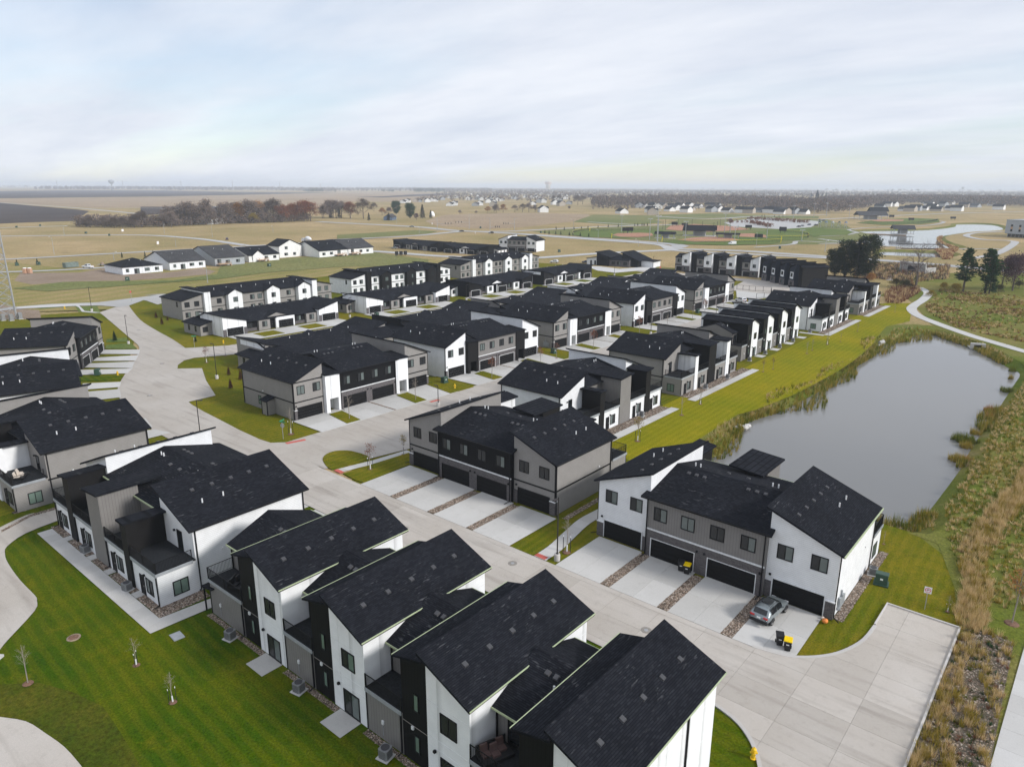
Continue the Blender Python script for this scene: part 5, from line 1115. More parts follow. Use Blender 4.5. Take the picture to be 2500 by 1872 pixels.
# ---------------------------------------------------------------- wheelie bins
def bin_(label, loc, rz, lid):
    t = thing('wheelie_bin', label, 'bin', loc, rad(rz), 'wheelie bins on the driveways')
    obj('body', cached('binb', lambda: MB().add([(-0.24, -0.28, 0.06), (0.24, -0.28, 0.06), (0.24, 0.22, 0.06), (-0.24, 0.22, 0.06), (-0.32, -0.36, 0.98), (0.32, -0.36, 0.98), (0.32, 0.36, 0.98), (-0.32, 0.36, 0.98)], [(3, 2, 1, 0), (4, 5, 6, 7), (0, 1, 5, 4), (1, 2, 6, 5), (2, 3, 7, 6), (3, 0, 4, 7)]).mesh('body')), 'bin_black', t)
    obj('lid', cached('binl', lambda: MB().add([(-0.35, -0.4, 0.98), (0.35, -0.4, 0.98), (0.35, 0.4, 0.98), (-0.35, 0.4, 0.98), (-0.31, -0.36, 1.05), (0.31, -0.36, 1.05), (0.31, 0.3, 1.11), (-0.31, 0.3, 1.11)], [(3, 2, 1, 0), (4, 5, 6, 7), (0, 1, 5, 4), (1, 2, 6, 5), (2, 3, 7, 6), (3, 0, 4, 7)]).mesh('lid')), lid, t)
    obj('handle', cached('binh', lambda: MB().tube((-0.25, 0.43, 1.0), (0.25, 0.43, 1.0), 0.025, n=5).tube((-0.25, 0.43, 1.0), (-0.25, 0.34, 0.95), 0.02, n=4).tube((0.25, 0.43, 1.0), (0.25, 0.34, 0.95), 0.02, n=4).mesh('handle')), 'bin_black', t)
    for sx in (-1, 1):
        w = obj('wheel', cached('binw', lambda: MB().lathe([(0.13, -0.04), (0.14, 0), (0.13, 0.04)], 10).mesh('wheel')), 'rubber', t, (sx * 0.28, 0.3, 0.14)); w.rotation_euler = (0, PI / 2, 0)
    obj('label_patch', cached('binp', lambda: MB().box(-0.12, 0.12, -0.352, -0.335, 0.62, 0.7).mesh('label_patch')), 'sign_white', t)
bin_('black wheelie bin at the street end of the driveway behind the silver car', (-16.35, 55.45, 0.145), 25, 'bin_black')
bin_('yellow-lidded wheelie bin at the street end of the driveway behind the silver car', (-15.55, 55.15, 0.145), 15, 'bin_yellow')
bin_('black wheelie bin against the garage door in the middle of the white block', (-28.55, 61.15, 0.145), 20, 'bin_black')
bin_('yellow-lidded wheelie bin against the garage door in the middle of the white block', (-27.8, 61.0, 0.145), 12, 'bin_yellow')
# ---------------------------------------------------------------- transformers, hydrants, meters, lamps, signs
def transformer(label, loc, rz=0.0, s=1.0, mat='green_enamel'):
    t = thing('transformer', label, 'transformer', loc, rad(rz), 'green ground transformers'); t.scale = (s, s, s)
    obj('casing', cached('trc', lambda: MB().prism([(-0.5, 0.14), (0.45, 0.14), (0.45, 1.0), (0.35, 1.12), (-0.5, 1.2)], 'x', -0.55, 0.55).mesh('casing')), mat, t)
    obj('base', cached('trb', lambda: MB().box(-0.68, 0.68, -0.62, 0.58, 0, 0.14).mesh('base')), mat, t)
    obj('hood', cached('trh', lambda: MB().add([(-0.6, -0.58, 1.17), (0.6, -0.58, 1.17), (0.6, 0.5, 1.1), (-0.6, 0.5, 1.1), (-0.56, -0.54, 1.27), (0.56, -0.54, 1.27), (0.56, 0.4, 1.17), (-0.56, 0.4, 1.17)], [(4, 5, 6, 7), (0, 1, 5, 4), (1, 2, 6, 5), (2, 3, 7, 6), (3, 0, 4, 7)]).mesh('hood')), mat, t)
    obj('warning_plate', cached('trw', lambda: MB().box(-0.12, 0.14, -0.515, -0.5, 0.62, 0.8).mesh('warning_plate')), 'sign_white', t)
transformer('green transformer box on the grass beside the white block with the silver car', (-12.2, 71.9, 0.06), 8, 1.0)
transformer('green transformer box on the lawn between the first grey and white street blocks', (-98.4, 96.2, 0.2), 90)
transformer('green transformer box beside the third block of the first estate street', (-97.5, 131.4, 0.2), 90); transformer('green transformer box beside the fourth block of the first estate street', (-97.0, 205.6, 0.2), 90)
transformer('green transformer box in the verge beside the drives at the left bend', (-157.0, 53.6, 0.2), 145); transformer('green transformer box beside the wing of the second single-storey row', (-167.5, 136.0, 0.15), 0)
def hydrant(label, loc, s=1.0, mat='yellow_paint'):
    t = thing('fire_hydrant', label, 'hydrant', loc, 0.5, 'yellow fire hydrants'); t.scale = (s, s, s)
    obj('barrel', cached('hyb', lambda: MB().lathe([(0.19, 0), (0.19, 0.05), (0.12, 0.06), (0.12, 0.52), (0.17, 0.53), (0.17, 0.58)], 12).mesh('barrel', False)), mat, t)
    obj('bonnet', cached('hyn', lambda: MB().lathe([(0.15, 0.58), (0.14, 0.68), (0.08, 0.75), (0.03, 0.76), (0.03, 0.82)], 12).mesh('bonnet')), mat, t)
    for i, (d, r) in enumerate((((1, 0), 0.07), ((-1, 0), 0.07), ((0, -1), 0.09))): obj('nozzle', MB().tube((d[0] * 0.08, d[1] * 0.08, 0.42), (d[0] * 0.22, d[1] * 0.22, 0.42), r, n=8), mat, t)
hydrant('yellow fire hydrant on the grass corner beside the turning head', (-13.1, 41.7, 0.06), 1.15); hydrant('yellow fire hydrant on the lawn beside the first white street block', (-93.9, 94.6, 0.2), 1.1)
hydrant('yellow fire hydrant in the verge beside the drives at the left bend', (-153.5, 56.2, 0.18), 1.1); hydrant('yellow fire hydrant on the corner lawn by the single-storey row', [(-166.3,86.3)][0] + (0.1,), 1.1); hydrant('yellow fire hydrant on the bright lawn by the boundary road', [(-251.6,79.5)][0] + (0.1,), 1.2)
def meters(label, loc, rz):
    t = thing('electric_meters', label, 'meter', loc, rad(rz), 'grey electric meter banks')
    for i in range(4): obj('meter_can', MB().box(-0.18, 0, -0.9 + 0.42 * i, -0.9 + 0.42 * i + 0.36, 0.7 + 0.12 * (i % 2), 1.45 + 0.18 * (i % 2)), 'grey_trim', t)
    obj('trunking', MB().box(-0.16, 0, -1.0, 0.85, 0.45, 0.68).box(-0.12, -0.02, -0.1, 0.05, 0, 0.45), 'grey_trim', t); obj('mast', MB().box(-0.14, 0, 0.0, 0.12, 1.4, 2.2), 'grey_trim', t)
meters('grey electric meters on the white side wall near the silver car', (-14.0, 64.2, 0.1), 180); meters('grey electric meters on the dark side wall of the third street block', (-102.5, 134.95, 0.1), 90)
def lamp(label, loc, h=7.2, rz=0.0):
    t = thing('street_lamp', label, 'lamp', loc, rad(rz), 'estate street lamps')
    obj('footing', cached('lpf', lambda: MB().lathe([(0.32, 0), (0.32, 0.72), (0.29, 0.78)], 14).mesh('footing', False)), 'kerb_concrete', t)
    obj('pole', MB().tube((0, 0, 0.76), (0, 0, h), 0.075, 0.06, 8).tube((0, 0, 0.76), (0, 0, 0.86), 0.14, 0.14, 8), 'bronze_pole', t)
    obj('arm', MB().tube((0, 0, h - 0.12), (0.3, 0, h - 0.08), 0.035, n=5), 'bronze_pole', t); obj('lantern', MB().add([(0.25, -0.16, h - 0.12), (0.95, -0.14, h - 0.1), (0.95, 0.14, h - 0.1), (0.25, 0.16, h - 0.12), (0.28, -0.13, h + 0.0), (0.9, -0.1, h - 0.03), (0.9, 0.1, h - 0.03), (0.28, 0.13, h + 0.0)], [(3, 2, 1, 0), (4, 5, 6, 7), (0, 1, 5, 4), (1, 2, 6, 5), (2, 3, 7, 6), (3, 0, 4, 7)]), 'bronze_pole', t)
for L, p, h, a in (('dark street lamp on a round concrete footing beside the curved footpath', (-39.5, 54.6, 0.06), 7.2, -90), ('dark street lamp behind the grey and black near block', (-88.0, 84.4, 0.1), 3.9, 180), ('dark street lamp on the lawn by the parking bay', (-135.8, 68.3, 0.06), 7.3, 190), ('dark street lamp in the verge at the far left bend', (-182.9, 70.5, 0.1), 7.3, 0), ('dark street lamp on the street behind the white sloping roof at the left', (-100.9, 47.2, 0.08), 7.2, 40), ('dark street lamp beside the second lawn island row on the first estate street', (-91.4, 166.5, 0.1), 6.5, 180), ('dark street lamp before the last block of the first estate street', (-91.0, 206.0, 0.1), 6.5, 180), ('dark street lamp at the end of the second single-storey row', [(-172.3,129.7)][0] + (0.1,), 6.0, 0), ('dark street lamp before the black single-storey row', [(-169.3,177)][0] + (0.1,), 5.5, 0), ('dark street lamp beside the boundary road lawn', [(-240.9,83.5)][0] + (0.1,), 7.5, 20), ('dark street lamp near the clubhouse lawn', [(-159.5,289)][0] + (0.1,), 8, 0), ('dark street lamp in front of the clubhouse terrace', [(-169.1,272)][0] + (0.1,), 6.5, 0)): lamp(L, p, h, a)
def text_mesh(body, size):
    key = ('txt', body, size)
    def mk():
        c = bpy.data.curves.new('txt', 'FONT'); c.body = body; c.size = size; c.align_x = 'CENTER'; c.align_y = 'CENTER'; c.extrude = 0.002
        o = bpy.data.objects.new('txt', c); COL.objects.link(o); dg = bpy.context.evaluated_depsgraph_get(); me = bpy.data.meshes.new_from_object(o.evaluated_get(dg)); bpy.data.objects.remove(o); bpy.data.curves.remove(c); return me
    return cached(key, mk)
def letters(par, body, size, loc, rz, mat, name='lettering'):
    o = obj(name, text_mesh(body, size), mat, par, loc); o.rotation_euler = (PI / 2, 0, rz); return o
def no_parking(loc, rz):
    t = thing('parking_sign', 'white no-parking sign with a red crossed circle beyond the turning head', 'sign', loc, rad(rz))
    obj('post', MB().box(-0.03, 0.03, 0.0, 0.05, 0, 2.3), 'galvanised', t); p = obj('plate', MB().box(-0.3, 0.3, -0.02, 0, 1.75, 2.4), 'sign_white', t)
    n = 24; vs = [(r * math.cos(2 * PI * i / n), -0.03, 2.08 + r * math.sin(2 * PI * i / n)) for r in (0.25, 0.2) for i in range(n)]
    obj('ring', MB().add(vs, [(i, (i + 1) % n, (i + 1) % n + n, i + n) for i in range(n)]).box(-0.2, 0.2, -0.031, -0.029, 2.06, 2.1), 'sign_red', p)
    letters(p, 'P', 0.36, (0, -0.024, 2.08), 0, 'bin_black')
no_parking((-7.9, 69.6, 0.05), 12)
def stop_sign(label, loc, rz, face=True, blade='green', h=2.2, words_='STOP'):
    t = thing('stop_sign', label, 'sign', loc, rad(rz), 'stop signs at the street corners')
    obj('post', MB().box(-0.035, 0.035, 0.02, 0.08, 0, h + 0.5), 'galvanised', t)
    o = MB().prism([(0.38 * math.cos(PI / 8 + i * PI / 4), h + 0.38 * math.sin(PI / 8 + i * PI / 4)) for i in range(8)], 'y', -0.015, 0.015)
    p = obj('plate', o, 'sign_red' if face else 'galvanised', t)
    if face: letters(p, words_, 0.26, (0, -0.02, h), 0, 'sign_white')
    if blade:
        b = obj('street_name_blade', MB().box(-0.55, 0.55, -0.012, 0.012, h + 0.5, h + 0.72), 'sign_green', t); b2 = obj('street_name_blade', MB().box(-0.012, 0.012, -0.55, 0.55, h + 0.74, h + 0.95), 'sign_green', t)
stop_sign('grey-backed stop sign with green street blades at the near junction', (-94.1, 56.9, 0.06), 200, False); stop_sign('red stop sign by the boundary road entrance', [(-252.2,100.1,2.4)][0][:2] + (0.1,), -70, True, None, 3.2); stop_sign('red stop sign on the green before the clubhouse', [(-157,291.3)][0] + (0.1,), 60, True, None, 3.0)
stop_sign('street name sign on the corner lawn of the first single-storey row', [(-166.1,78.9)][0] + (0.1,), 150, False)
# pumpkin, drains, mailboxes
t = thing('pumpkin', 'orange pumpkin beside the drive of the white block with the car', 'pumpkin', (-14.35, 61.3, 0.12)); obj('fruit', MB().lathe([(0.08, 0), (0.22, 0.06), (0.27, 0.2), (0.22, 0.34), (0.07, 0.38)], 12).mesh('fruit', True), 'pumpkin', t); obj('stalk', MB().tube((0, 0, 0.36), (0.04, 0, 0.48), 0.03, n=5), 'wood', t)
t = thing('gourd', 'small pale gourd beside the orange pumpkin', 'pumpkin', (-14.7, 61.75, 0.12)); obj('fruit', MB().lathe([(0.06, 0), (0.15, 0.05), (0.17, 0.14), (0.12, 0.22), (0.04, 0.25)], 10).mesh('fruit', True), 'cloth_pale', t); obj('stalk', MB().tube((0, 0, 0.24), (0.03, 0, 0.33), 0.02, n=5), 'wood', t)
def drain(label, loc, r=0.55):
    t = thing('lawn_drain', label, 'drain', loc); obj('ring', MB().lathe([(r, 0), (r, 0.06), (r * 0.75, 0.07)], 20), 'bare_earth', t); obj('grate', MB().lathe([(r * 0.74, 0.0), (r * 0.74, 0.075), (r * 0.3, 0.085)], 20), 'mulch', t)
drain('round brown lawn drain on the near green lawn', (-63.6, 16.6, 0.03)); 
t = thing('inlet_box', 'pale concrete inlet box at the edge of the left parking court', 'inlet', (-65.6, 11.2, 0.05), 0.6); obj('box', MB().box(-0.7, 0.7, -0.35, 0.35, 0, 0.2), 'walk_concrete', t); obj('lid', MB().box(-0.25, 0.25, -0.2, 0.2, 0.2, 0.23), 'grey_trim', t)
t = thing('cluster_mailboxes', 'group of three black mailboxes by the far estate drive', 'mailbox', [(-309.5,270.1)][0] + (0.1,), rad(70))
for i in range(3): obj('mailbox', MB().box(-3.0 + i * 2.6, -1.2 + i * 2.6, -0.4, 0.4, 0.5, 2.6), 'bin_black', t); obj('post', MB().box(-2.2 + i * 2.6, -2.0 + i * 2.6, -0.1, 0.1, 0, 0.5), 'bin_black', t)
# air conditioners
AC = [((-53.1, 25.35), 'air conditioner on the lawn before the first grey bay of the near row'), ((-42.8, 25.35), 'air conditioner on the lawn before the second grey bay of the near row'), ((-32.5, 25.35), 'air conditioner on the lawn before the third grey bay of the near row'), ((-60.6, 28.6), 'air conditioner in the gap between the white block and the near row'), ((-67.9, 22.85), 'air conditioner on gravel beside the nearest black wall of the left white block'), ((-79.0, 23.1), 'air conditioner on gravel between the grey and black walls of the left white block'), ((-13.3, 73.2), 'air conditioner at the side wall beside the green transformer'), ((-57.6, 103.4), 'air conditioner on the rock bed of the first pond block'), ((-57.0, 127.0), 'air conditioner by the first white wall of the second pond block'), ((-57.0, 137.2), 'air conditioner by the last white wall of the second pond block'), ((-60.2, 198.0), 'air conditioner by the side wall of the white block past the stepped row')]
for (p, L) in AC: ac_unit((p[0], p[1], 0.09), L, 0.2)
for i in range(4): ac_unit((-59.6, 155.0 + 9.4 * i, 0.09), ('air conditioner at the near corner of the row on the pond lawn', 'air conditioner by the second black bay of the pond lawn row', 'air conditioner by the third black bay of the pond lawn row', 'air conditioner by the fourth black bay of the pond lawn row')[i], 0.2)
# terrace furniture
def sofa(label, loc, rz, mat, n=3):
    t = thing('patio_furniture', label, 'furniture', loc, rad(rz)); 
    for i in range(n):
        obj('cushion', MB().box(-0.3, 0.32, -0.26, 0.26, 0.0, 0.16).prism([(-0.3, 0.16), (-0.12, 0.16), (-0.22, 0.62), (-0.36, 0.6)], 'y', -0.25, 0.25), mat, t, (0.25 * (i % 2), 0.56 * i, 0.3))
    obj('frame', MB().box(-0.45, 0.8, -0.45, 0.55 * n, 0.1, 0.3).box(-0.5, -0.4, -0.45, 0.55 * n, 0.1, 0.8), 'bin_black', t)
sofa('covered brown patio furniture on a roof terrace of the near row', (-24.6, 26.9, 3.65), -20, 'cloth_brown'); sofa('pale cushioned chairs on the corner terrace of the left grey block', (-97.2, 22.6, 3.57), 60, 'cloth_pale')
sofa('dark wicker chairs on the second pond block terrace', (-59.4, 143.0, 3.57), 0, 'bin_black'); sofa('dark lounge chairs on the first terrace of the near row', (-54.6, 27.0, 3.65), 30, 'bin_black', 2)

def manhole(label, loc):
    t = thing('manhole_cover', label, 'manhole', loc + (0.13,), 0.4, 'manhole covers in the streets'); obj('frame', cached('mhf', lambda: MB().lathe([(0.48, 0), (0.48, 0.022), (0.38, 0.024)], 20).mesh('frame')), 'joint', t); obj('lid', cached('mhl', lambda: MB().lathe([(0.38, 0), (0.37, 0.02), (0.1, 0.026)], 20).mesh('lid')), 'galvanised', t)
for p, L in zip([(-26.1,49.8)] + [(-42.6,51),(-57.1,48.9)] + [(-156.8,66.8),(-199.2,79.8),(-133.6,53.9)], ('manhole cover in the near street before the white block', 'manhole cover in the near street left of the footpath crossing', 'manhole cover in the near street before the grey black block', 'manhole cover in the curving street by the parking bay', 'manhole cover in the curving street at the far bend', 'manhole cover in the widest part of the curving street')): manhole(L, p)

# ---------------------------------------------------------------- plants
def tuft(mb, rr, x, y, z, h, n, spread, w=0.03):
    for _ in range(n):
        a = rr.uniform(0, 2 * PI); s = spread * rr.uniform(0.1, 1); hh = h * rr.uniform(0.6, 1.1); bx, by = x + math.cos(a) * s * 0.35, y + math.sin(a) * s * 0.35
        tx, ty = x + math.cos(a) * s, y + math.sin(a) * s; px, py = -math.sin(a) * w, math.cos(a) * w
        mb.add([(bx - px, by - py, z), (bx + px, by + py, z), (tx, ty, z + hh)], [(0, 1, 2)])
def reeds(name, label, spots, mats, seed, h=(0.9, 1.7), n=14, spread=0.55, w=0.035):
    rr = random.Random(seed); bins = {m: MB() for m in mats}
    for (x, y, z) in spots: tuft(bins[rr.choice(mats)], rr, x, y, z, rr.uniform(*h), n, spread, w)
    for i, (m, mb) in enumerate(bins.items()):
        if mb.v: stuff(name, mb, m, label + (' in green', ' in yellow', ' in pale tan', ' in red-brown')[i % 4] + ' tones', 'plants')
rr = random.Random(11)
pc = ccw(pond); shore = []
def seg_of(p): return p
for i in range(len(pc)):
    a = Vector(pc[i]); b = Vector(pc[(i + 1) % len(pc)]); L = (b - a).length; d = (b - a) / max(L, 1e-6); nrm = Vector((d.y, -d.x))
    for _ in range(int(L * 15)):
        q = a + d * rr.uniform(0, L); west = q.x < -30 and q.y > 92; north = q.y > 195; south = q.y < 95
        cl = math.sin(q.x * 0.33 + q.y * 0.21) + math.sin(q.y * 0.093 + 1.0) * 0.9
        width = (2.6 + 1.5 * max(cl, -0.8)) if west else (2.4 + 1.0 * cl if north else (1.5 + cl * 0.7 if south else 0.9 + 0.7 * cl))
        if width <= 0: continue
        if not (west or north or south) and cl < 0.35: continue
        o = rr.uniform(-0.55 * max(0.2, 1 + cl * 0.5), 1) * width; q2 = q + nrm * o
        z = POND_Z + max(0, min(1, o / 2.6)) * 1.2
        shore.append((q2.x, q2.y, z - 0.05, west, north, o / max(width, 0.1)))
g_low = [(x, y, z) for x, y, z, w_, n_, o in shore if o < 0.35]; g_hi = [(x, y, z) for x, y, z, w_, n_, o in shore if o >= 0.35]
reeds('shore_reeds', 'waterside reeds fringing the pond', g_low, ('reed_green', 'reed_yellow'), 3, (0.8, 1.7), 10, 0.6); reeds('shore_grass', 'tall dry grass on the pond bank', g_hi, ('reed_yellow', 'reed_green', 'reed_tan'), 5, (0.5, 1.1), 9, 0.55)
# reed islands standing in the water by the east bank
for i, (p, r_) in enumerate(zip([(-13.2,189.3),(-12.6,181),(-12.1,168.9),(-12.8,151.4),(-12.3,146.7),(-13.7,129.6),(-12.8,126.4),(-12.6,134.7),(-12,129.1),(-12.8,119.2),(-11.7,118.8)], (0.7, 0.5, 1.2, 0.9, 0.6, 1.7, 0.9, 0.8, 0.7, 1.3, 0.9))):
    mb = MB()
    for _ in range(int(40 * r_ * r_) + 12): a = rr.uniform(0, 2 * PI); d = r_ * math.sqrt(rr.random()); tuft(mb, rr, p[0] + d * math.cos(a), p[1] + d * math.sin(a), POND_Z - 0.05, rr.uniform(0.7, 1.5), 8, 0.5)
    o = stuff('reed_clump', mb, ('reed_green', 'reed_yellow', 'leaf_orange')[(0, 1, 0, 2, 2, 0, 1, 1, 0, 1, 2)[i]], 'clump of reeds standing in the pond by the east bank', 'reeds')
# boulders on the near west shore
t = thing('shore_boulders', 'heap of pale boulders where the lawn meets the pond', 'rocks', [(-44.5,111.6)][0] + (-1.0,))
for i in range(9):
    a = rr.uniform(0.3, 0.75); obj('boulder', MB().lathe([(a * 0.7, -0.2), (a, 0.1), (a * 0.85, a * 0.45), (a * 0.3, a * 0.62)], 7), 'kerb_concrete', t, (rr.uniform(-2.2, 2.2), rr.uniform(-1.5, 1.5), rr.uniform(-0.1, 0.2)), rr.uniform(0, 3))
t = thing('storm_outlet', 'pale concrete storm outlet on the far pond bank', 'outlet', [(-22.9,210.8)][0] + (-1.1,), rad(200)); obj('apron', MB().box(-1.6, 1.6, -2.2, 1.0, 0, 0.3), 'walk_concrete', t); obj('headwall', MB().box(-1.6, -0.9, 0.2, 1.0, 0.3, 1.5).box(0.9, 1.6, 0.2, 1.0, 0.3, 1.5).box(-0.9, 0.9, 0.2, 1.0, 1.1, 1.5), 'walk_concrete', t); obj('pipe_mouth', MB().box(-0.9, 0.9, 0.5, 0.6, 0.3, 1.1), 'opening_shade', t)  # pipe mouth here is a flat plate, the shade inside painted dark
t = thing('storm_outlet', 'pale concrete flared outlet among the reeds of the west shore', 'outlet', [(-43.3,198.4)][0] + (-1.25,), rad(-30)); obj('apron', MB().box(-0.9, 0.9, -2.0, 1.0, 0, 0.35), 'walk_concrete', t); obj('pipe_mouth', MB().tube((0, 0.9, 0.6), (0, 2.2, 0.9), 0.55, n=10), 'walk_concrete', t)
# planted strip and prairie on the east side
def scatter(poly, n, seed, dens=None):
    r2 = random.Random(seed); x0 = min(p[0] for p in poly); x1 = max(p[0] for p in poly); y0 = min(p[1] for p in poly); y1 = max(p[1] for p in poly); out = []
    while len(out) < n:
        p = (r2.uniform(x0, x1), r2.uniform(y0, y1))
        if inside(p, poly) and (dens is None or r2.random() < dens(*p)): out.append(p)
    return out
bed = [(-4.7, 38), (-4.7, 68.3), (-3.0, 69.6), (-0.9, 69.0), (-0.6, 52), (-0.7, 38)]
edge = lambda x, y: 1.0 if x < -3.6 else 0.35 + 0.35 * math.sin(y * 0.9 + x * 2.0)
reeds('bed_grasses', 'dry ornamental grasses beside the turning head', [(x, y, 0.1) for x, y in scatter(bed, 420, 1, edge)], ('reed_tan', 'reed_yellow'), 6, (0.45, 0.95), 34, 0.5, 0.016)
reeds('bed_plants', 'low plants in the bed beside the turning head', [(x, y, 0.1) for x, y in scatter(bed, 330, 2)], ('reed_green', 'needle_green', 'weed_red', 'leaf_olive'), 7, (0.15, 0.4), 26, 0.35, 0.022)
mb = MB()
for x, y in scatter(bed, 5200, 3): a = rr.uniform(0.04, 0.1); mb.add([(x - a, y, 0.1), (x, y - a, 0.1), (x + a, y, 0.1), (x, y + a, 0.1), (x, y, 0.1 + a * 0.8)], [(0, 1, 4), (1, 2, 4), (2, 3, 4), (3, 0, 4)])
stuff('bed_stones', mb, 'stone', 'loose stones in the bed beside the turning head', 'stones')
hedge = strip([(-4.2, 69), (-4.6, 76), (-6.2, 84), (-5.6, 95), (-3.8, 110), (-3.0, 130)], 2.6)
reeds('prairie_grasses', 'band of tall dry prairie grass behind the turning head', [(x, y, 0.05) for x, y in scatter(hedge, 900, 4)], ('reed_tan', 'reed_yellow', 'reed_tan'), 8, (0.5, 1.2), 30, 0.6, 0.02)
slope = [(-10.6, 94), (-9, 87), (-5, 76), (0, 74), (2, 110), (5, 160), (3, 195), (-9.5, 185), (-10.4, 150)]
reeds('bank_weeds', 'mixed weeds on the east bank of the pond', [(x, y, 0.05) for x, y in scatter(slope, 5200, 5)], ('reed_green', 'reed_yellow', 'reed_tan'), 9, (0.2, 0.7), 12, 0.5, 0.035)
wet = [(-50.7,321.7),(-39.6,317.3),(-23.1,318.9),(-11.6,220.1),(-20.5,225.2),(-30.7,233),(-41.9,254.5),(-46.1,271)]
reeds('wetland_grass', 'tussocks of the wetland meadow beyond the trail', [(x, y, 0.05) for x, y in scatter(wet, 2600, 6, lambda x, y: 1.0 if math.sin(x * 0.19 + y * 0.11) + math.sin(y * 0.23 - x * 0.07) > 0.15 else 0.12)], ('reed_tan', 'reed_green', 'weed_red', 'reed_yellow'), 10, (0.25, 0.75), 12, 0.8, 0.07)
thicket = [(-65,298.9),(-63.7,337.4),(-54.5,308.3),(-53.5,268.8),(-58,269.3)] ; reeds('red_thicket', 'red-brown brush beside the trail', [(x, y, 0.05) for x, y in scatter(thicket, 700, 7)], ('weed_red', 'reed_tan', 'weed_red'), 11, (0.8, 1.8), 12, 1.0, 0.08)
brush = [(-104.6,403.5),(-63.4,420.4),(-54.2,360.2),(-60.7,340.1),(-66.7,334.7),(-77,339.6),(-82.2,320.8)]; reeds('creek_brush', 'dull brown brush along the creek below the road', [(x, y, 0.05) for x, y in scatter(brush, 1600, 8)], ('twig', 'weed_red', 'reed_tan', 'leaf_olive'), 12, (0.8, 2.2), 10, 1.3, 0.10)
lb = [(-109.8,674.6),(-105.6,635.7),(-93.4,585.2),(-79.3,545.9),(-75.7,504.2),(-70,463.3),(-73.2,460.4),(-88.8,527.5),(-80.3,535.4),(-95.7,588.8),(-107.2,634.2),(-112.6,671.9)]; reeds('lake_reeds', 'russet reeds on the lake shore', [(x, y, 0.0) for x, y in scatter(lb, 900, 9)], ('leaf_rust', 'reed_tan'), 13, (1.0, 2.0), 8, 1.6, 0.25)

# ---------------------------------------------------------------- trees
def limbs(mb, tw, rr, p, d, L, r, depth, leaf=None, droop=0.0):
    q = p + d * L
    mb.tube(p, q, r, r * 0.62, 5 if depth > 2 else 3, False)
    if depth == 0:
        if leaf is not None:
            for _ in range(leaf[1]):
                c = q + Vector((rr.gauss(0, 1), rr.gauss(0, 1), rr.gauss(0, 0.8))) * leaf[2]; s = leaf[3] * rr.uniform(0.6, 1.3)
                a = Vector((rr.gauss(0, 1), rr.gauss(0, 1), rr.gauss(0, 1))).normalized() * s; b = a.orthogonal().normalized() * s * 0.8
                leaf[0].add([c - a, c + b, c + a, c - b], [(0, 1, 2, 3)])
        return
    n = rr.choice((3, 4)) if depth > 1 else 4
    for i in range(n):
        e = (d * rr.uniform(0.6, 1.0) + Vector((rr.gauss(0, 1), rr.gauss(0, 1), rr.gauss(0.15, 0.5))) * 0.55).normalized()
        limbs(mb, tw, rr, p + d * L * rr.uniform(0.55, 1.0), e, L * rr.uniform(0.55, 0.82), r * 0.55, depth - 1, leaf, droop)
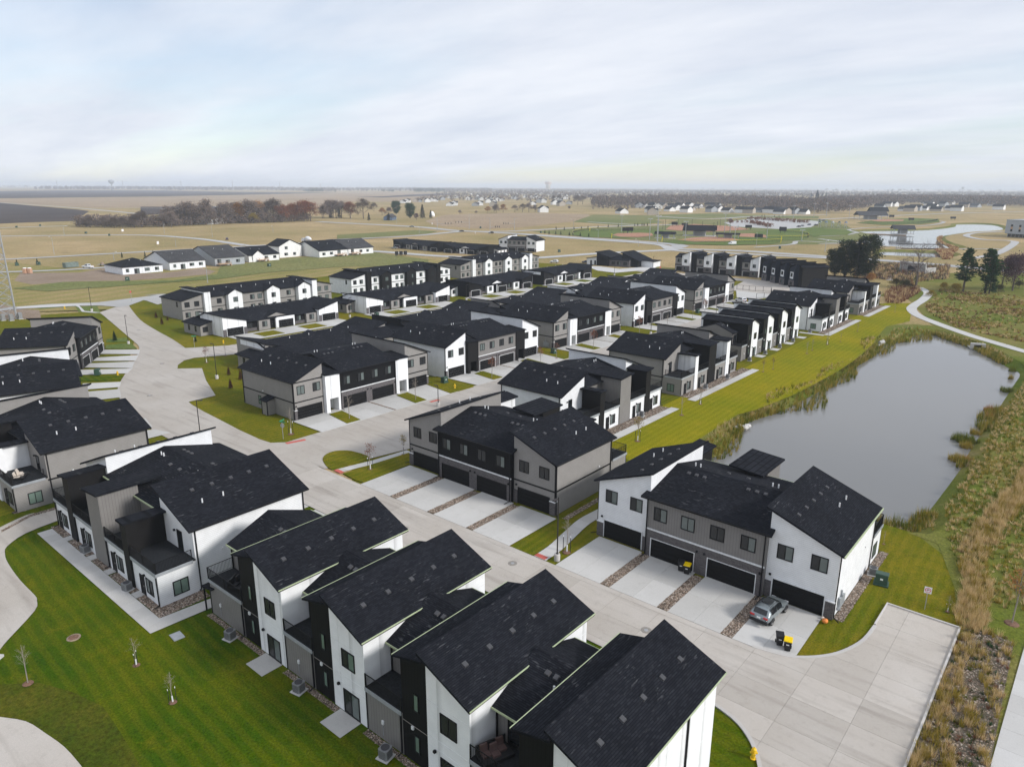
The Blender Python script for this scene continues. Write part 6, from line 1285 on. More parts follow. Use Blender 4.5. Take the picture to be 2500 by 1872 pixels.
def tree_parts(kind, seed):
    """unit-ish tree about 10 m high: list of (part name, mesh, material)"""
    rr = random.Random(seed); mb = MB(); lf = MB()
    if kind.startswith('bare') or kind.startswith('leafy'):
        leaf = None if kind.startswith('bare') else (lf, 7, 0.55, 0.16) if 'twigs' not in kind else (lf, 6, 0.5, 0.15)
        p = Vector((0, 0, 0)); mb.tube(p, (0, 0, 2.2), 0.22, 0.17, 7, False); tw = MB(); top = Vector((rr.uniform(-0.2, 0.2), rr.uniform(-0.2, 0.2), 6.0)); mb.tube((0, 0, 2.2), top, 0.17, 0.08, 6, False)
        cr_ = MB()
        for i in range(9):
            z = 1.8 + 4.4 * i / 8; a = i * 2.4 + rr.uniform(-0.4, 0.4); d = Vector((math.cos(a), math.sin(a), rr.uniform(0.5, 1.1) + 0.12 * i)).normalized()
            limbs(cr_, tw, rr, Vector((top.x * z / 6, top.y * z / 6, z)), d, (2.3 - 0.12 * i) * rr.uniform(0.8, 1.15), 0.075, 3, leaf)
        out = [('trunk', mb.mesh('trunk'), 'bark'), ('branches', cr_.mesh('branches'), 'twig')]
        if leaf: out.append(('crown', lf.mesh('crown'), kind.split('_', 1)[1]))
        return out
    if kind.startswith('conifer'):
        mb.tube((0, 0, 0), (0, 0, 9.7), 0.2, 0.03, 7, False); z = 0.9
        while z < 9.8:
            R_ = (2.15 if 'wide' in kind else 1.55) * (1 - (z / 10) ** 1.3) + 0.12
            nb = 8 if R_ > 0.8 else 5
            for i in range(nb):
                a = rr.uniform(0, 2 * PI); Lb = R_ * rr.uniform(0.65, 1.15); d = Vector((math.cos(a), math.sin(a), 0)); s = Vector((-d.y, d.x, 0))
                for j in range(9):
                    t = 0.2 + 0.8 * (j + rr.random()) / 9; c = d * Lb * t + Vector((0, 0, z + rr.uniform(-0.12, 0.1) - 0.25 * t * t * R_ + 0.1 * t)); w = 0.28 * (1.15 - t) + 0.10; n_ = d * rr.uniform(0.2, 0.45)
                    k_ = s * w * rr.choice((-1, 1)) + Vector((0, 0, rr.uniform(-0.12, 0.05))); lf.add([c - n_ * 0.5, c + k_, c + n_], [(0, 1, 2)]); k_ = s * w * rr.choice((-1, 1)) + Vector((0, 0, rr.uniform(-0.2, 0.12))); lf.add([c - n_ * 0.3, c + k_, c + n_ * 1.2], [(0, 1, 2)])
            z += 0.24
        return [('trunk', mb.mesh('trunk'), 'bark'), ('crown', lf.mesh('crown'), kind.split('_', 1)[1].replace('wide_', ''))]
    if kind.startswith('pine'):
        mb.tube((0, 0, 0), (0.1, 0, 9.6), 0.24, 0.05, 7, False); z = 2.6
        while z < 9.6:
            R_ = 2.3 * math.sin(min(1, (z - 1.2) / 4.0) * PI / 2) * (1 - max(0, (z - 5) / 5.2)) + 0.3
            for i in range(6):
                a = rr.uniform(0, 2 * PI); Lb = R_ * rr.uniform(0.6, 1.15); d = Vector((math.cos(a), math.sin(a), rr.uniform(0.05, 0.3)))
                mb.tube((0.05, 0, z), Vector((0, 0, z)) + d * Lb, 0.045, 0.015, 3, False)
                for j in range(7):
                    c0_ = Vector((0, 0, z)) + d * Lb * rr.uniform(0.35, 1.05) + Vector((rr.gauss(0, 0.22), rr.gauss(0, 0.22), rr.gauss(0.05, 0.12)))
                    for q in range(9):
                        v = Vector((rr.gauss(0, 1), rr.gauss(0, 1), abs(rr.gauss(0, 0.7)))).normalized() * 0.36; s = v.orthogonal().normalized() * 0.07; lf.add([c0_ - s, c0_ + s, c0_ + v], [(0, 1, 2)])
            z += 0.30
        return [('trunk', mb.mesh('trunk'), 'bark'), ('crown', lf.mesh('crown'), kind.split('_', 1)[1])]
    if kind.startswith('dense'):
        mb.tube((0, 0, 0), (0, 0, 7.5), 0.35, 0.08, 7, False)
        for i in range(120):
            u = rr.random(); z = 1.2 + 8.4 * u; R_ = 3.5 * math.sin(PI * min(1, (0.18 + 0.82 * (1 - u)) ** 0.8)) ** 0.7 * (1.0 - 0.35 * u); a = rr.uniform(0, 2 * PI); rad_ = R_ * rr.uniform(0.55, 1.0); c0_ = Vector((math.cos(a) * rad_, math.sin(a) * rad_, z))
            mb.tube((0, 0, z * 0.8), c0_, 0.05, 0.02, 3, False)
            for q in range(64):
                c = c0_ + Vector((rr.gauss(0, 1), rr.gauss(0, 1), rr.gauss(0, 0.6))) * 0.55; v = Vector((rr.gauss(0, 1) + c.x * 0.25, rr.gauss(0, 1) + c.y * 0.25, rr.gauss(0.1, 0.7))).normalized() * 0.36; s = v.orthogonal().normalized() * 0.12; lf.add([c - s, c + s, c + v], [(0, 1, 2)])
        return [('trunk', mb.mesh('trunk'), 'bark'), ('crown', lf.mesh('crown'), kind.split('_', 1)[1])]
PROTO = {}
def tree(kind, var, loc, h, label, name, rz=None, group=None, wide=1.0, cat='tree'):
    key = (kind, var)
    parts = cached(('tree',) + key, lambda: tree_parts(kind, hash(key) % 1 + var * 17 + len(kind)))
    t = thing(name, label, cat, loc, rz if rz is not None else (var * 1.7 + loc[0]) % 6.28, group)
    s = h / 10.0; t.scale = (s * wide, s * wide, s)
    for nm, me, mt in parts: obj(nm, me, mt, t)
    return t
def young(loc, h, label, leafmat=None, stakes=True, var=0, group='young staked trees'):
    def mk(v, leafy):
        rr = random.Random(v * 31 + 5); mb = MB(); lf = MB(); tw = MB(); mb.tube((0, 0, 0), (0.04, 0.02, 1.5), 0.05, 0.035, 6, False); mb.tube((0.04, 0.02, 1.5), (rr.uniform(-0.1, 0.1), rr.uniform(-0.1, 0.1), 3.5), 0.035, 0.012, 5, False); br = MB()
        for i in range(7):
            a = i * 2.4; d = Vector((math.cos(a) * 0.42, math.sin(a) * 0.42, 1)).normalized(); limbs(br, tw, rr, Vector((0.03, 0.02, 1.3 + 0.24 * i)), d, 0.75 - 0.06 * i, 0.013, 2, (lf, 2, 0.10, 0.065) if leafy else None)
        return mb.mesh('trunk'), br.mesh('branches'), lf.mesh('leaves')
    tr, br, lf = cached(('young', var % 3, leafmat is not None), lambda: mk(var % 3, leafmat is not None))
    t = thing('young_tree', label, 'tree', loc, (var * 2.1) % 6.28, group); s = h / 3.9; t.scale = (s, s, s)
    obj('trunk', tr, 'bark_pale', t); obj('branches', br, 'twig' if leafmat else 'bark_pale', t)
    if leafmat: obj('leaves', lf, leafmat, t)
    obj('mulch_ring', cached('mul', lambda: MB().lathe([(0.4, 0), (0.35, 0.05), (0.12, 0.09)], 11).mesh('mulch_ring')), 'mulch', t)
    if stakes:
        for sx in (-1, 1): obj('stake', cached('stk', lambda: MB().box(-0.025, 0.025, -0.02, 0.02, 0, 1.55).mesh('stake')), 'bin_black', t, (0.32 * sx, 0.1 * sx, 0)); obj('stake_cap', cached('skc', lambda: MB().box(-0.03, 0.03, -0.025, 0.025, 1.5, 1.66).mesh('stake_cap')), 'sign_white', t, (0.32 * sx, 0.1 * sx, 0))
        obj('trunk_guard', cached('tgd', lambda: MB().tube((0, 0, 0.05), (0.02, 0.01, 0.75), 0.07, n=8).mesh('trunk_guard')), 'white_trim', t)
    return t
YT = [((-59.8, 12.0), 3.9, 'bare pale young tree at the left of the near lawn', None, False), ((-55.6, 18.5), 2.9, 'bare staked sapling in the middle of the near lawn', None, True), ((-49.0, 18.4), 3.0, 'bare staked sapling nearest the terraced row on the near lawn', None, True),
      ((-95.1, 58.9), 5.0, 'bare young tree beside the stop sign at the near junction', None, True), ((-94.2, 69.6), 5.0, 'bare young tree on the first lawn island from the junction', None, False), ((-93.8, 84.3), 5.0, 'bare young tree on the second lawn island from the junction', None, False), ((-93.6, 105.1), 5.0, 'russet young tree on the first lawn island of the white street block', 'leaf_rust', False),
      ((-74.8, 64.5), 3.4, 'young tree with yellow-green leaves beside the grey near block', 'leaf_yellow', True), ((-74.0, 57.7), 4.4, 'young tree with red leaves in the verge by the grey near block', 'leaf_rust', True), ((-39.7, 56.6), 4.6, 'bare young tree between the footpath and the street lamp', None, True),
      ((-92.9, 120.5), 4.6, 'russet young tree on the second island of the white street block', 'leaf_rust', False), ((-94.0, 127.8), 4.2, 'russet young tree beside the third-block transformer', 'leaf_rust', False), ((-93.4, 142.0), 5.2, 'russet young tree on the first island of the third street block', 'leaf_rust', False), ((-94, 165), 5.4, 'russet young tree between the third and fourth street blocks', 'leaf_rust', False), ((-93, 178.5), 4.6, 'bare young tree on the first island of the fourth street block', None, False), ((-93, 194), 5.2, 'bare young tree on the second island of the fourth street block', None, False), ((-94, 204.5), 5.6, 'russet young tree between the fourth and last street blocks', 'leaf_rust', False), ((-93, 216), 5.0, 'russet young tree on the first island of the last street block', 'leaf_rust', False),
      ((-6.2, 70.6), 1.9, 'short stump-like sapling behind the no-parking sign', None, True)]
for i, (p, h, L, lm, st) in enumerate(YT): young((p[0], p[1], 0.1), h, L, lm, st, i)
for i, (p, L) in enumerate(zip([(-51.8,92.1),(-52.7,108.5),(-53.1,116.6),(-53.5,147.4),(-52.7,151)] + [(-52.2,171.3),(-52.4,175.7),(-51.7,185.1),(-50.1,190.6),(-50.7,208),(-50.7,249.9)] + [(-150.6,73.8),(-153.3,79.7)], ('bare sapling on the pond lawn nearest the grey near block', 'bare bushy sapling at the end of the first pond footpath', 'bare sapling by the flat drain on the pond lawn', 'sapling on the pond lawn before the second block corner', 'second sapling on the pond lawn before the second block corner', 'bare sapling midway along the pond lawn, left of a pair', 'bare sapling midway along the pond lawn, right of a pair', 'bare sapling before the footpath of the white far pond block', 'small sapling on the open pond lawn', 'sapling at the pond lawn edge below the far footpath', 'sapling nearest the trail on the pond lawn', 'red-leaved sapling at the parking bay corner', 'bare sapling beyond the parking bay lamp'))): young((p[0], p[1], 0.05), (4.4, 4.0, 3.6, 3.0, 3.0, 3.6, 3.4, 4.2, 2.6, 3.2, 2.8, 4.2, 3.6)[i], L, 'leaf_rust' if i == 11 else ('leaf_yellow' if i in (0, 3, 4) else None), i in (0, 2, 7, 11), i + 3, 'saplings on the lawns')
for i, (p, L) in enumerate(zip([(-1.4,72.3)] + [(-14.1,81)], ('orange-leaved young tree on the grass right of the turning head', 'thin bare stake-like sapling behind the white block by the pond'))): young((p[0], p[1], 0.05), (6.0, 1.8)[i], L, 'leaf_orange' if i == 0 else None, False, i)
for i, (p, h, L) in enumerate(zip([(-127,66.4),(-136.9,71.5),(-131.7,71.2),(-203.3,88),(-208.1,91.8),(-214.8,91.5),(-189.4,69.9),(-173.5,82.8)], (1.9, 1.7, 2.0, 2.0, 1.4, 1.8, 2.6, 1.5), ('small rusty conifer nearest the porch of the junction block', 'small rusty conifer beside the parking bay lamp', 'small rusty conifer against the grey junction block wall', 'small rusty conifer lowest on the bank of the gabled row', 'small rusty conifer right on the bank of the gabled row', 'small rusty conifer highest on the bank of the gabled row', 'small green conifer in the verge at the far left bend', 'small olive shrub beside the street name sign'))): tree('conifer_wide_needle_red' if i < 6 else 'conifer_wide_needle_green', 0, (p[0], p[1], 0.05), h, L, 'small_conifer', None, 'small conifers on the lawns', 1.2)
# big trees at the pond's far end
tree('dense_needle_dark', 0, [(-91.2,339.5)][0] + (0,), 16.0, 'broad dark evergreen tree at the left behind the last pond block', 'evergreen_tree', 0.3, 'dark evergreens', 0.95); tree('dense_needle_dark', 1, [(-83.3,341.2)][0] + (0,), 19.0, 'tallest broad dark evergreen behind the last pond block', 'evergreen_tree', 1.3, 'dark evergreens', 0.95); tree('conifer_wide_needle_dark', 2, [(-85.7,336.4)][0] + (0,), 16.5, 'dark evergreen between its two taller neighbours behind the pond block', 'evergreen_tree', 2.0, 'dark evergreens', 1.1)
tree('dense_needle_dark', 2, [(-95.2,338.6)][0] + (0,), 12.5, 'lowest broad dark evergreen at the left of the dark group', 'evergreen_tree', 3.0, 'dark evergreens', 1.05)
tree('bare', 3, [(-58.8,319.8)][0] + (0,), 19.5, 'big bare tree standing where the trail bends', 'bare_tree', 0.0, 'bare trees by the trail', 1.15); tree('bare', 4, [(-74.1,366.2)][0] + (0,), 9.0, 'leaning bare tree behind the big one at the trail', 'bare_tree', 1.0, 'bare trees by the trail', 1.3)
tree('pine_needle_green', 0, [(-42.3,317.9)][0] + (0,), 16.5, 'tall open green pine right of the trail', 'pine_tree', 0.4, 'pines right of the trail'); tree('pine_needle_green', 1, [(-35.4,320.2)][0] + (0,), 16.5, 'denser dark green pine near the right edge', 'pine_tree', 2.4, 'pines right of the trail', 1.1); tree('conifer_wide_needle_green', 3, [(-34,319.4)][0] + (0,), 14.5, 'green conifer beside the pines near the right edge', 'pine_tree', 1.4, 'pines right of the trail', 0.9)
tree('leafy_leaf_plum', 0, [(-32,335.3)][0] + (0,), 14.0, 'plum-leaved tree next to the right-hand pines', 'plum_tree', 1.0, 'plum-leaved trees'); tree('leafy_leaf_plum', 1, [(-28.3,334.5)][0] + (0,), 15.5, 'plum-leaved tree cut by the right edge', 'plum_tree', 2.0, 'plum-leaved trees')
for i, (p, h, k_, L) in enumerate(zip([(-78.1,331.4),(-64.5,314),(-61.1,314),(-49.2,296.7),(-44.1,312),(-49.8,324.1),(-32,328.3),(-27.1,344.5)], (4.5, 5, 4.5, 3.4, 5, 3.6, 4, 4.4), ('leafy_leaf_orange', 'leafy_leaf_olive', 'leafy_leaf_olive', 'leafy_leaf_yellow', 'leafy_leaf_yellow', 'leafy_leaf_yellow', 'leafy_leaf_olive', 'leafy_leaf_olive'), ('orange shrub at the foot of the dark evergreens', 'olive shrub left of the big bare tree', 'olive shrub under the big bare tree', 'yellow shrub at the trail bend', 'yellow shrub below the tall open pine', 'yellow-green shrub left of the tall pine', 'olive shrub under the right-hand pines', 'olive shrub at the right edge under the plum trees'))): tree(k_, 7, (p[0], p[1], -0.8), h, L, 'shrub', None, 'shrubs near the trail', 1.5, 'shrub')

# ---------------------------------------------------------------- houses beyond the estate
def nth(i):
    i += 1; return str(i) + ('th' if 10 < i % 100 < 14 else {1: 'st', 2: 'nd', 3: 'rd'}.get(i % 10, 'th'))
def house(label, loc, rz, w, d, eave, rise, wall='house_white', roof='black_shingles', kind='gable', wins=(), deck=None, group=None, name='house', over=0.45, cross=None, gar=None):
    """Local: front faces -y, ridge along x, origin at the front left corner."""
    t = thing(name, label, 'house', (loc[0], loc[1], 0.06), rad(rz), group)
    if kind == 'gable':
        obj('wall', MB().prism([(0, 0), (d, 0), (d, eave), (d / 2, eave + rise * 0.95), (0, eave)], 'x', 0, w), wall, t)
        k_ = rise / (d / 2); e0 = eave - over * k_ + 0.16
        rf = obj('roof', MB().slab([(-over, -over, e0), (w + over, -over, e0), (w + over, d / 2, eave + rise + 0.16), (-over, d / 2, eave + rise + 0.16)], 0.2).slab([(-over, d / 2, eave + rise + 0.159), (w + over, d / 2, eave + rise + 0.159), (w + over, d + over, e0), (-over, d + over, e0)], 0.2), roof, t)
    else:
        obj('wall', MB().box(0, w, 0, d, 0, eave), wall, t); o = over; h = min(w, d) / 2
        rf = obj('roof', MB().add([(-o, -o, eave), (w + o, -o, eave), (w + o, d + o, eave), (-o, d + o, eave), (h, d / 2, eave + rise), (w - h, d / 2, eave + rise)], [(0, 1, 5, 4), (1, 2, 5), (2, 3, 4, 5), (3, 0, 4), (3, 2, 1, 0)]), roof, t)
    if cross:
        cx, cw, cp = cross
        obj('gable_wall', MB().prism([(cx, 0), (cx + cw, 0), (cx + cw, eave), (cx + cw / 2, eave + cw * 0.38), (cx, eave)], 'y', -cp, d / 2), wall, t)
        zr = eave + cw * 0.38 + 0.16; ze = eave - 0.1
        obj('gable_roof', MB().slab([(cx - 0.4, -cp - 0.4, ze), (cx + cw / 2, -cp - 0.4, zr), (cx + cw / 2, d / 2, zr), (cx - 0.4, d / 2, ze)], 0.16).slab([(cx + cw / 2, -cp - 0.4, zr - 0.001), (cx + cw + 0.4, -cp - 0.4, ze), (cx + cw + 0.4, d / 2, ze), (cx + cw / 2, d / 2, zr - 0.001)], 0.16), roof, t)
    for x, z, ww, hh in wins: window(t, x, 0, z, ww, hh, 0, 'slide' if ww > 1.1 else 'single', 'black_trim', None)
    if gar: garage(t, gar[0], -(cross[2] if cross else 0), gar[1], 2.2, 0, False)
    if deck:
        x, wd = deck; dk = obj('deck', MB().box(x, x + wd, -3.2, -0.01, 0.9, 1.05), 'wood', t)
        obj('deck_rail', MB().box(x, x + wd, -3.2, -3.1, 1.85, 1.95).box(x, x + wd, -3.2, -3.12, 1.4, 1.46).box(x, x + 0.1, -3.2, -0.1, 1.85, 1.95).box(x + wd - 0.1, x + wd, -3.2, -0.1, 1.85, 1.95), 'wood', dk)
        for px in (x, x + wd / 2, x + wd - 0.14): obj('deck_post', MB().box(px, px + 0.14, -3.2, -3.06, 0, 1.95), 'wood', dk)
        obj('steps', MB().box(x + wd, x + wd + 0.4, -2.6, -1.4, 0, 0.7).box(x + wd + 0.4, x + wd + 0.8, -2.6, -1.4, 0, 0.35), 'wood', dk)
    pipes(rf, [(w * 0.35, d * 0.35, eave + rise * 0.75), (w * 0.6, d * 0.3, eave + rise * 0.65)])
    return t
HW = 'new white houses beyond the meadow'
house('hip-roofed house in white wrap, first from the left beyond the meadow', (-331.5, 129.5), 90, 17.5, 19, 3.1, 3.2, 'house_wrap', 'black_shingles', 'hip', ((1.5, 0.9, 1.3, 1.5), (5, 0.1, 2.2, 2.2), (9.5, 0.9, 2.2, 1.4), (14, 0.9, 1.8, 1.4)), None, HW)
house('gabled house in white wrap, second from the left beyond the meadow', (-334, 151.3), 90, 17.2, 26, 3.6, 4.2, 'house_wrap', 'grey_shingles', 'gable', ((1.8, 1.0, 1.3, 1.5), (5.2, 0.1, 2.2, 2.3), (9.5, 1.2, 2.2, 1.4), (14, 1.2, 2.0, 1.4)), None, HW)
house('pale gabled house with a timber deck, third from the left beyond the meadow', (-334.5, 173.7), 90, 15.5, 30, 3.9, 4.8, 'house_grey', 'grey_shingles', 'gable', ((1.2, 1.2, 2.0, 2.0), (5.5, 1.2, 2.2, 1.4), (11, 1.2, 2.0, 1.4)), (0.6, 6), HW)
house('white house with a dark roof and a deck, fourth from the left beyond the meadow', (-339.5, 194.5), 90, 17.5, 24, 3.4, 3.4, 'house_white', 'black_shingles', 'gable', ((1.8, 1.0, 1.3, 1.4), (5.2, 1.2, 2.2, 2.0), (9, 1.2, 2.0, 1.4), (14, 1.2, 1.8, 1.4)), (4, 5.5), HW, cross=(2, 6, 0.6))
t5 = house('tall white two-storey house with a gable end beyond the meadow', (-346.5, 217.9), 0, 12, 14, 6.2, 3.2, 'house_white', 'black_shingles', 'gable', (), None, HW); t5.location = (-348.5, 232.0, 0.06); t5.rotation_euler = (0, 0, rad(180))
for x, z, w_ in ((3.5, 4.4, 1.8), (3.0, 1.0, 2.2), (8.5, 1.0, 1.8)): window(t5, 0, 14 - x, z, w_, 1.5, -PI / 2)
house('white house with a charcoal roof and a deck, sixth from the left beyond the meadow', (-334, 233.4), 90, 19, 27, 3.6, 4.4, 'house_white', 'black_shingles', 'gable', ((2, 1.1, 2.0, 1.4), (7, 1.2, 2.0, 1.4), (12, 1.2, 2.2, 2.0)), (10, 6), HW)
house('white house with a brown-grey roof, rightmost beyond the meadow', (-334.5, 253.2), 90, 18, 22, 3.6, 4.4, 'house_white', 'grey_shingles', 'gable', ((2, 1.2, 2.0, 2.0), (8, 1.1, 2.0, 1.4), (13, 1.1, 1.8, 1.4)), (0.5, 6), HW)
ranch('far black single-storey pair with white walls beyond the white houses', (-352, 303), 0, ('black_siding', 'black_siding', 'grey_siding'), False, False, 40, 1, 'far single-storey pairs'); ranch('far black single-storey pair beside the two-storey house', (-306, 302), 8, ('black_siding', 'black_siding', 'white_siding'), False, False, 32, 1, 'far single-storey pairs')
fourplex('white and grey two-storey block at the far corner of the estate', (-293, 336), 12, 'white_siding', 'grey_siding', rear=False, near=False)
# clubhouse
t = thing('clubhouse', 'low black clubhouse with sloping roofs and a white end wing', 'clubhouse', (-206, 304.5, 0.08), rad(4), 'community buildings')
obj('wall', MB().prism([(6.5, 0), (13, 0), (13, 4.6), (6.5, 6.4)], 'y', -1.5, 12), 'black_siding', t); obj('roof', MB().slab([(5.9, -2.2, 6.75), (14.5, -2.2, 4.4), (14.5, 12.6, 4.4), (5.9, 12.6, 6.75)], 0.25), 'black_shingles', t)
obj('wall', MB().box(13, 24, -0.5, 10, 0, 3.3), 'dark_brick', t); obj('roof', MB().slab([(12.8, -1.0, 3.3), (24.2, -1.0, 3.3), (24.2, 6, 4.9), (12.8, 6, 4.9)], 0.2), 'black_shingles', t)
obj('wall', MB().prism([(19, 0), (27.5, 0), (27.5, 3.4), (19, 6.6)], 'y', 2, 14), 'black_siding', t); obj('roof', MB().slab([(18.2, 1.4, 7.0), (28.5, 1.4, 3.2), (28.5, 16, 3.2), (18.2, 16, 7.0)], 0.25), 'black_shingles', t)
obj('wing_wall', MB().prism([(0, 0), (6.5, 0), (6.5, 4.0), (0, 3.0)], 'y', 0, 8), 'white_siding', t); obj('wing_wall', MB().box(27.5, 34, 6, 14, 0, 3.0), 'white_siding', t); obj('wing_roof', MB().slab([(27.3, 5.4, 3.2), (34.6, 5.4, 3.0), (34.6, 14.6, 3.0), (27.3, 14.6, 3.2)], 0.2), 'black_shingles', t); obj('wing_roof', MB().slab([(-0.5, -0.5, 3.1), (6.6, -0.5, 4.2), (6.6, 8.5, 4.2), (-0.5, 8.5, 3.1)], 0.2), 'black_shingles', t)
for x in (2, 4.4): door(t, x, 0, 0.05)
for x in (14.5, 17.5, 21): window(t, x, -0.5, 0.8, 2.0, 1.6)
sheet('clubhouse_terrace', [(-200.4,295.9),(-194.9,299.5),(-181.5,296.4),(-174.9,322.6),(-168.3,305.2),(-174.5,281.3),(-185.5,283.3)], 0.14, 'walk_concrete')
# dog run behind the last street block
t = thing('dog_run_fence', 'dark mesh fence on a low wall beside the last street block', 'fence', [(-110.1,266.4)][0] + (0.1,)); q = [(-110.1,266.4),(-102.5,265.7),(-97.5,268.4),(-92,254.4),(-95.2,248.4)]; o_ = Vector(q[0])
for a, b in zip(q[:-1], q[1:]):
    a = Vector(a) - o_; b = Vector(b) - o_; n = max(2, int((b - a).length / 2.5))
    obj('rail', MB().tube((a.x, a.y, 1.8), (b.x, b.y, 1.8), 0.05, n=4).tube((a.x, a.y, 0.2), (b.x, b.y, 0.2), 0.05, n=4), 'fence_black', t)
    for i in range(n + 1): c = a + (b - a) * i / n; obj('post', cached('dgp', lambda: MB().box(-0.05, 0.05, -0.05, 0.05, 0, 1.85).mesh('post')), 'fence_black', t, (c.x, c.y, 0))
sheet('dog_run', [(-115.2,277.6),(-111.2,289.6),(-98.2,277.1),(-91.8,257.9),(-94.3,246),(-97.5,237)], 0.115, 'drive_concrete')
# ---------------------------------------------------------------- building site clutter at the left
t = thing('dumpster', 'grey-green open dumpster beside the white pickup', 'dumpster', [(-380.3,125.7)][0] + (0.05,), rad(105)); obj('tub', MB().box(-3.2, 3.2, -1.2, -1.1, 0.2, 2.4).box(-3.2, 3.2, 1.1, 1.2, 0.2, 2.4).box(-3.2, -3.1, -1.1, 1.1, 0.2, 2.4).box(3.1, 3.2, -1.1, 1.1, 0.2, 2.4).box(-3.1, 3.1, -1.1, 1.1, 0.2, 0.4), 'dumpster_green', t)
for i in range(9): obj('rib', MB().box(-3.0 + 0.75 * i, -2.88 + 0.75 * i, -1.28, -1.2, 0.2, 2.35), 'dumpster_green', t)
make_car('pickup', 'white pickup truck parked by the unfinished house', 'car_white', [(-371.1,129.8)][0] + (0.12,), 112, False, None)
for i, (p, L) in enumerate(zip([(-368.2,103.2),(-367,104.7)], ('tan portable toilet with a white roof, left of two', 'tan portable toilet with a white roof, right of two'))):
    t = thing('portable_toilet', L, 'toilet', p + (0.1,), 0.6, 'portable toilets'); obj('cabin', MB().box(-0.7, 0.7, -0.7, 0.7, 0.05, 2.25), 'tan_plastic', t); obj('roof', MB().lathe([(0.98, 2.25), (0.85, 2.45), (0.3, 2.55)], 4), 'sign_white', t); obj('door', MB().box(-0.5, 0.5, -0.74, -0.7, 0.15, 2.1), 'tan_plastic', t)
t = thing('trailer', 'small flat trailer of rubble behind the pickup', 'trailer', [(-376.3,138.2)][0] + (0.1,), rad(112)); obj('bed', MB().box(-1.0, 1.0, -1.8, 1.8, 0.5, 0.8), 'galvanised', t); obj('load', MB().lathe([(1.0, 0.8), (0.8, 1.4), (0.3, 1.8)], 7), 'bare_earth', t)
for sx in (-1, 1): w = obj('wheel', MB().lathe([(0.3, -0.1), (0.32, 0), (0.3, 0.1)], 10), 'rubber', t, (sx * 1.05, 0, 0.32)); w.rotation_euler = (0, PI / 2, 0)
p = [(-431.3,292.5)][0]
t = thing('concrete_mixer_truck', 'white concrete mixer truck behind the white house roofs', 'truck', p + (0.1,), rad(100)); obj('cab', MB().prism([(2.6, 0.6), (5.0, 0.6), (5.0, 1.7), (4.0, 3.0), (2.6, 3.1)], 'x', -1.2, 1.2), 'car_white', t); obj('chassis', MB().box(-1.1, 1.1, -4.0, 3.2, 0.7, 1.1), 'bin_black', t); dr = obj('drum', MB().lathe([(0.5, -2.6), (1.3, -1.0), (1.5, 0.5), (1.1, 1.9), (0.6, 2.6)], 14).mesh('drum', True), 'car_white', t, (0, -1.0, 2.7)); dr.rotation_euler = (rad(-78), 0, 0)
obj('windscreen', MB().add([(-1.0, 4.1, 2.95), (1.0, 4.1, 2.95), (1.0, 4.95, 1.85), (-1.0, 4.95, 1.85)], [(0, 1, 2, 3)]), 'glass_dark', t)
for sx in (-1, 1):
    for y in (-3.0, -1.7, 3.6): w = obj('wheel', MB().lathe([(0.5, -0.15), (0.52, 0), (0.5, 0.15)], 10), 'rubber', t, (sx * 1.1, y, 0.52)); w.rotation_euler = (0, PI / 2, 0)
for i, (p, L) in enumerate(zip([(-409.3,111.9),(-406.7,119.8),(-411.5,161.6),(-406.8,171.7),(-412.2,178.5)], ('small green conifer leftmost beside the farm lane', 'small green conifer near the portable toilets lane', 'small green conifer behind the hip-roofed house, leftmost', 'small green conifer behind the hip-roofed house, middle', 'small green conifer behind the hip-roofed house, rightmost'))): tree('conifer_wide_needle_green', 5, p + (0.0,), 3.0, L, 'small_conifer', None, 'small conifers by the lane')
for i, p in enumerate([(-408,111.5),(-404.5,119.6),(-310.3,122.7),(-314.1,190.3)] + [(-640.4,226.4),(-600.1,228.5),(-788.6,239.9),(-774.5,216.5)] + [(-463.6,505.3)] + [(-379.2,489.5)] + [(-167.7,469.6)] + [(-258.1,351.5)]): transformer('small dark green utility box in far grass, %s from the left meadow' % nth(i), p + (0.0,), 30 * i, 1.3); 
# ---------------------------------------------------------------- lattice tower at the left edge
t = thing('lattice_tower', 'steel lattice tower cut by the left edge', 'tower', (-246, 63.2, 0)); H_ = 60.0; B_ = 2.9
def leg(a, z): f = B_ * (1 - z / H_ * 0.55); return Vector((math.cos(a) * f, math.sin(a) * f, z))
an = [0.3 + i * 2 * PI / 3 for i in range(3)]; lv = [i * 3.0 for i in range(21)]
for a in an: obj('leg', MB().tube(leg(a, 0), leg(a, 60), 0.2, 0.12, 6), 'galvanised', t)
for i in range(20):
    for j in range(3): a, b = an[j], an[(j + 1) % 3]; obj('brace', MB().tube(leg(a, lv[i]), leg(b, lv[i + 1]), 0.075, n=4).tube(leg(b, lv[i]), leg(a, lv[i + 1]), 0.075, n=4).tube(leg(a, lv[i]), leg(b, lv[i]), 0.075, n=4), 'galvanised', t)
for i, (x, y) in enumerate(((3.5, 1.5), (4.5, -1.0), (2.5, -2.5))): 
    o = tag(obj('equipment_cabinet', MB().box(-0.6, 0.6, -0.45, 0.45, 0.15, 1.9), 'ac_grey', None, (-246 + x, 63.2 + y, 0)), ('grey equipment cabinet left at the tower foot', 'grey equipment cabinet at the middle of the tower foot', 'grey equipment cabinet nearest under the tower')[i], 'cabinet', 'cabinets at the tower foot'); obj('door', MB().box(-0.5, 0.5, -0.48, -0.45, 0.25, 1.8), 'galvanised', o); obj('plinth', MB().box(-0.7, 0.7, -0.6, 0.6, 0, 0.15), 'walk_concrete', o)
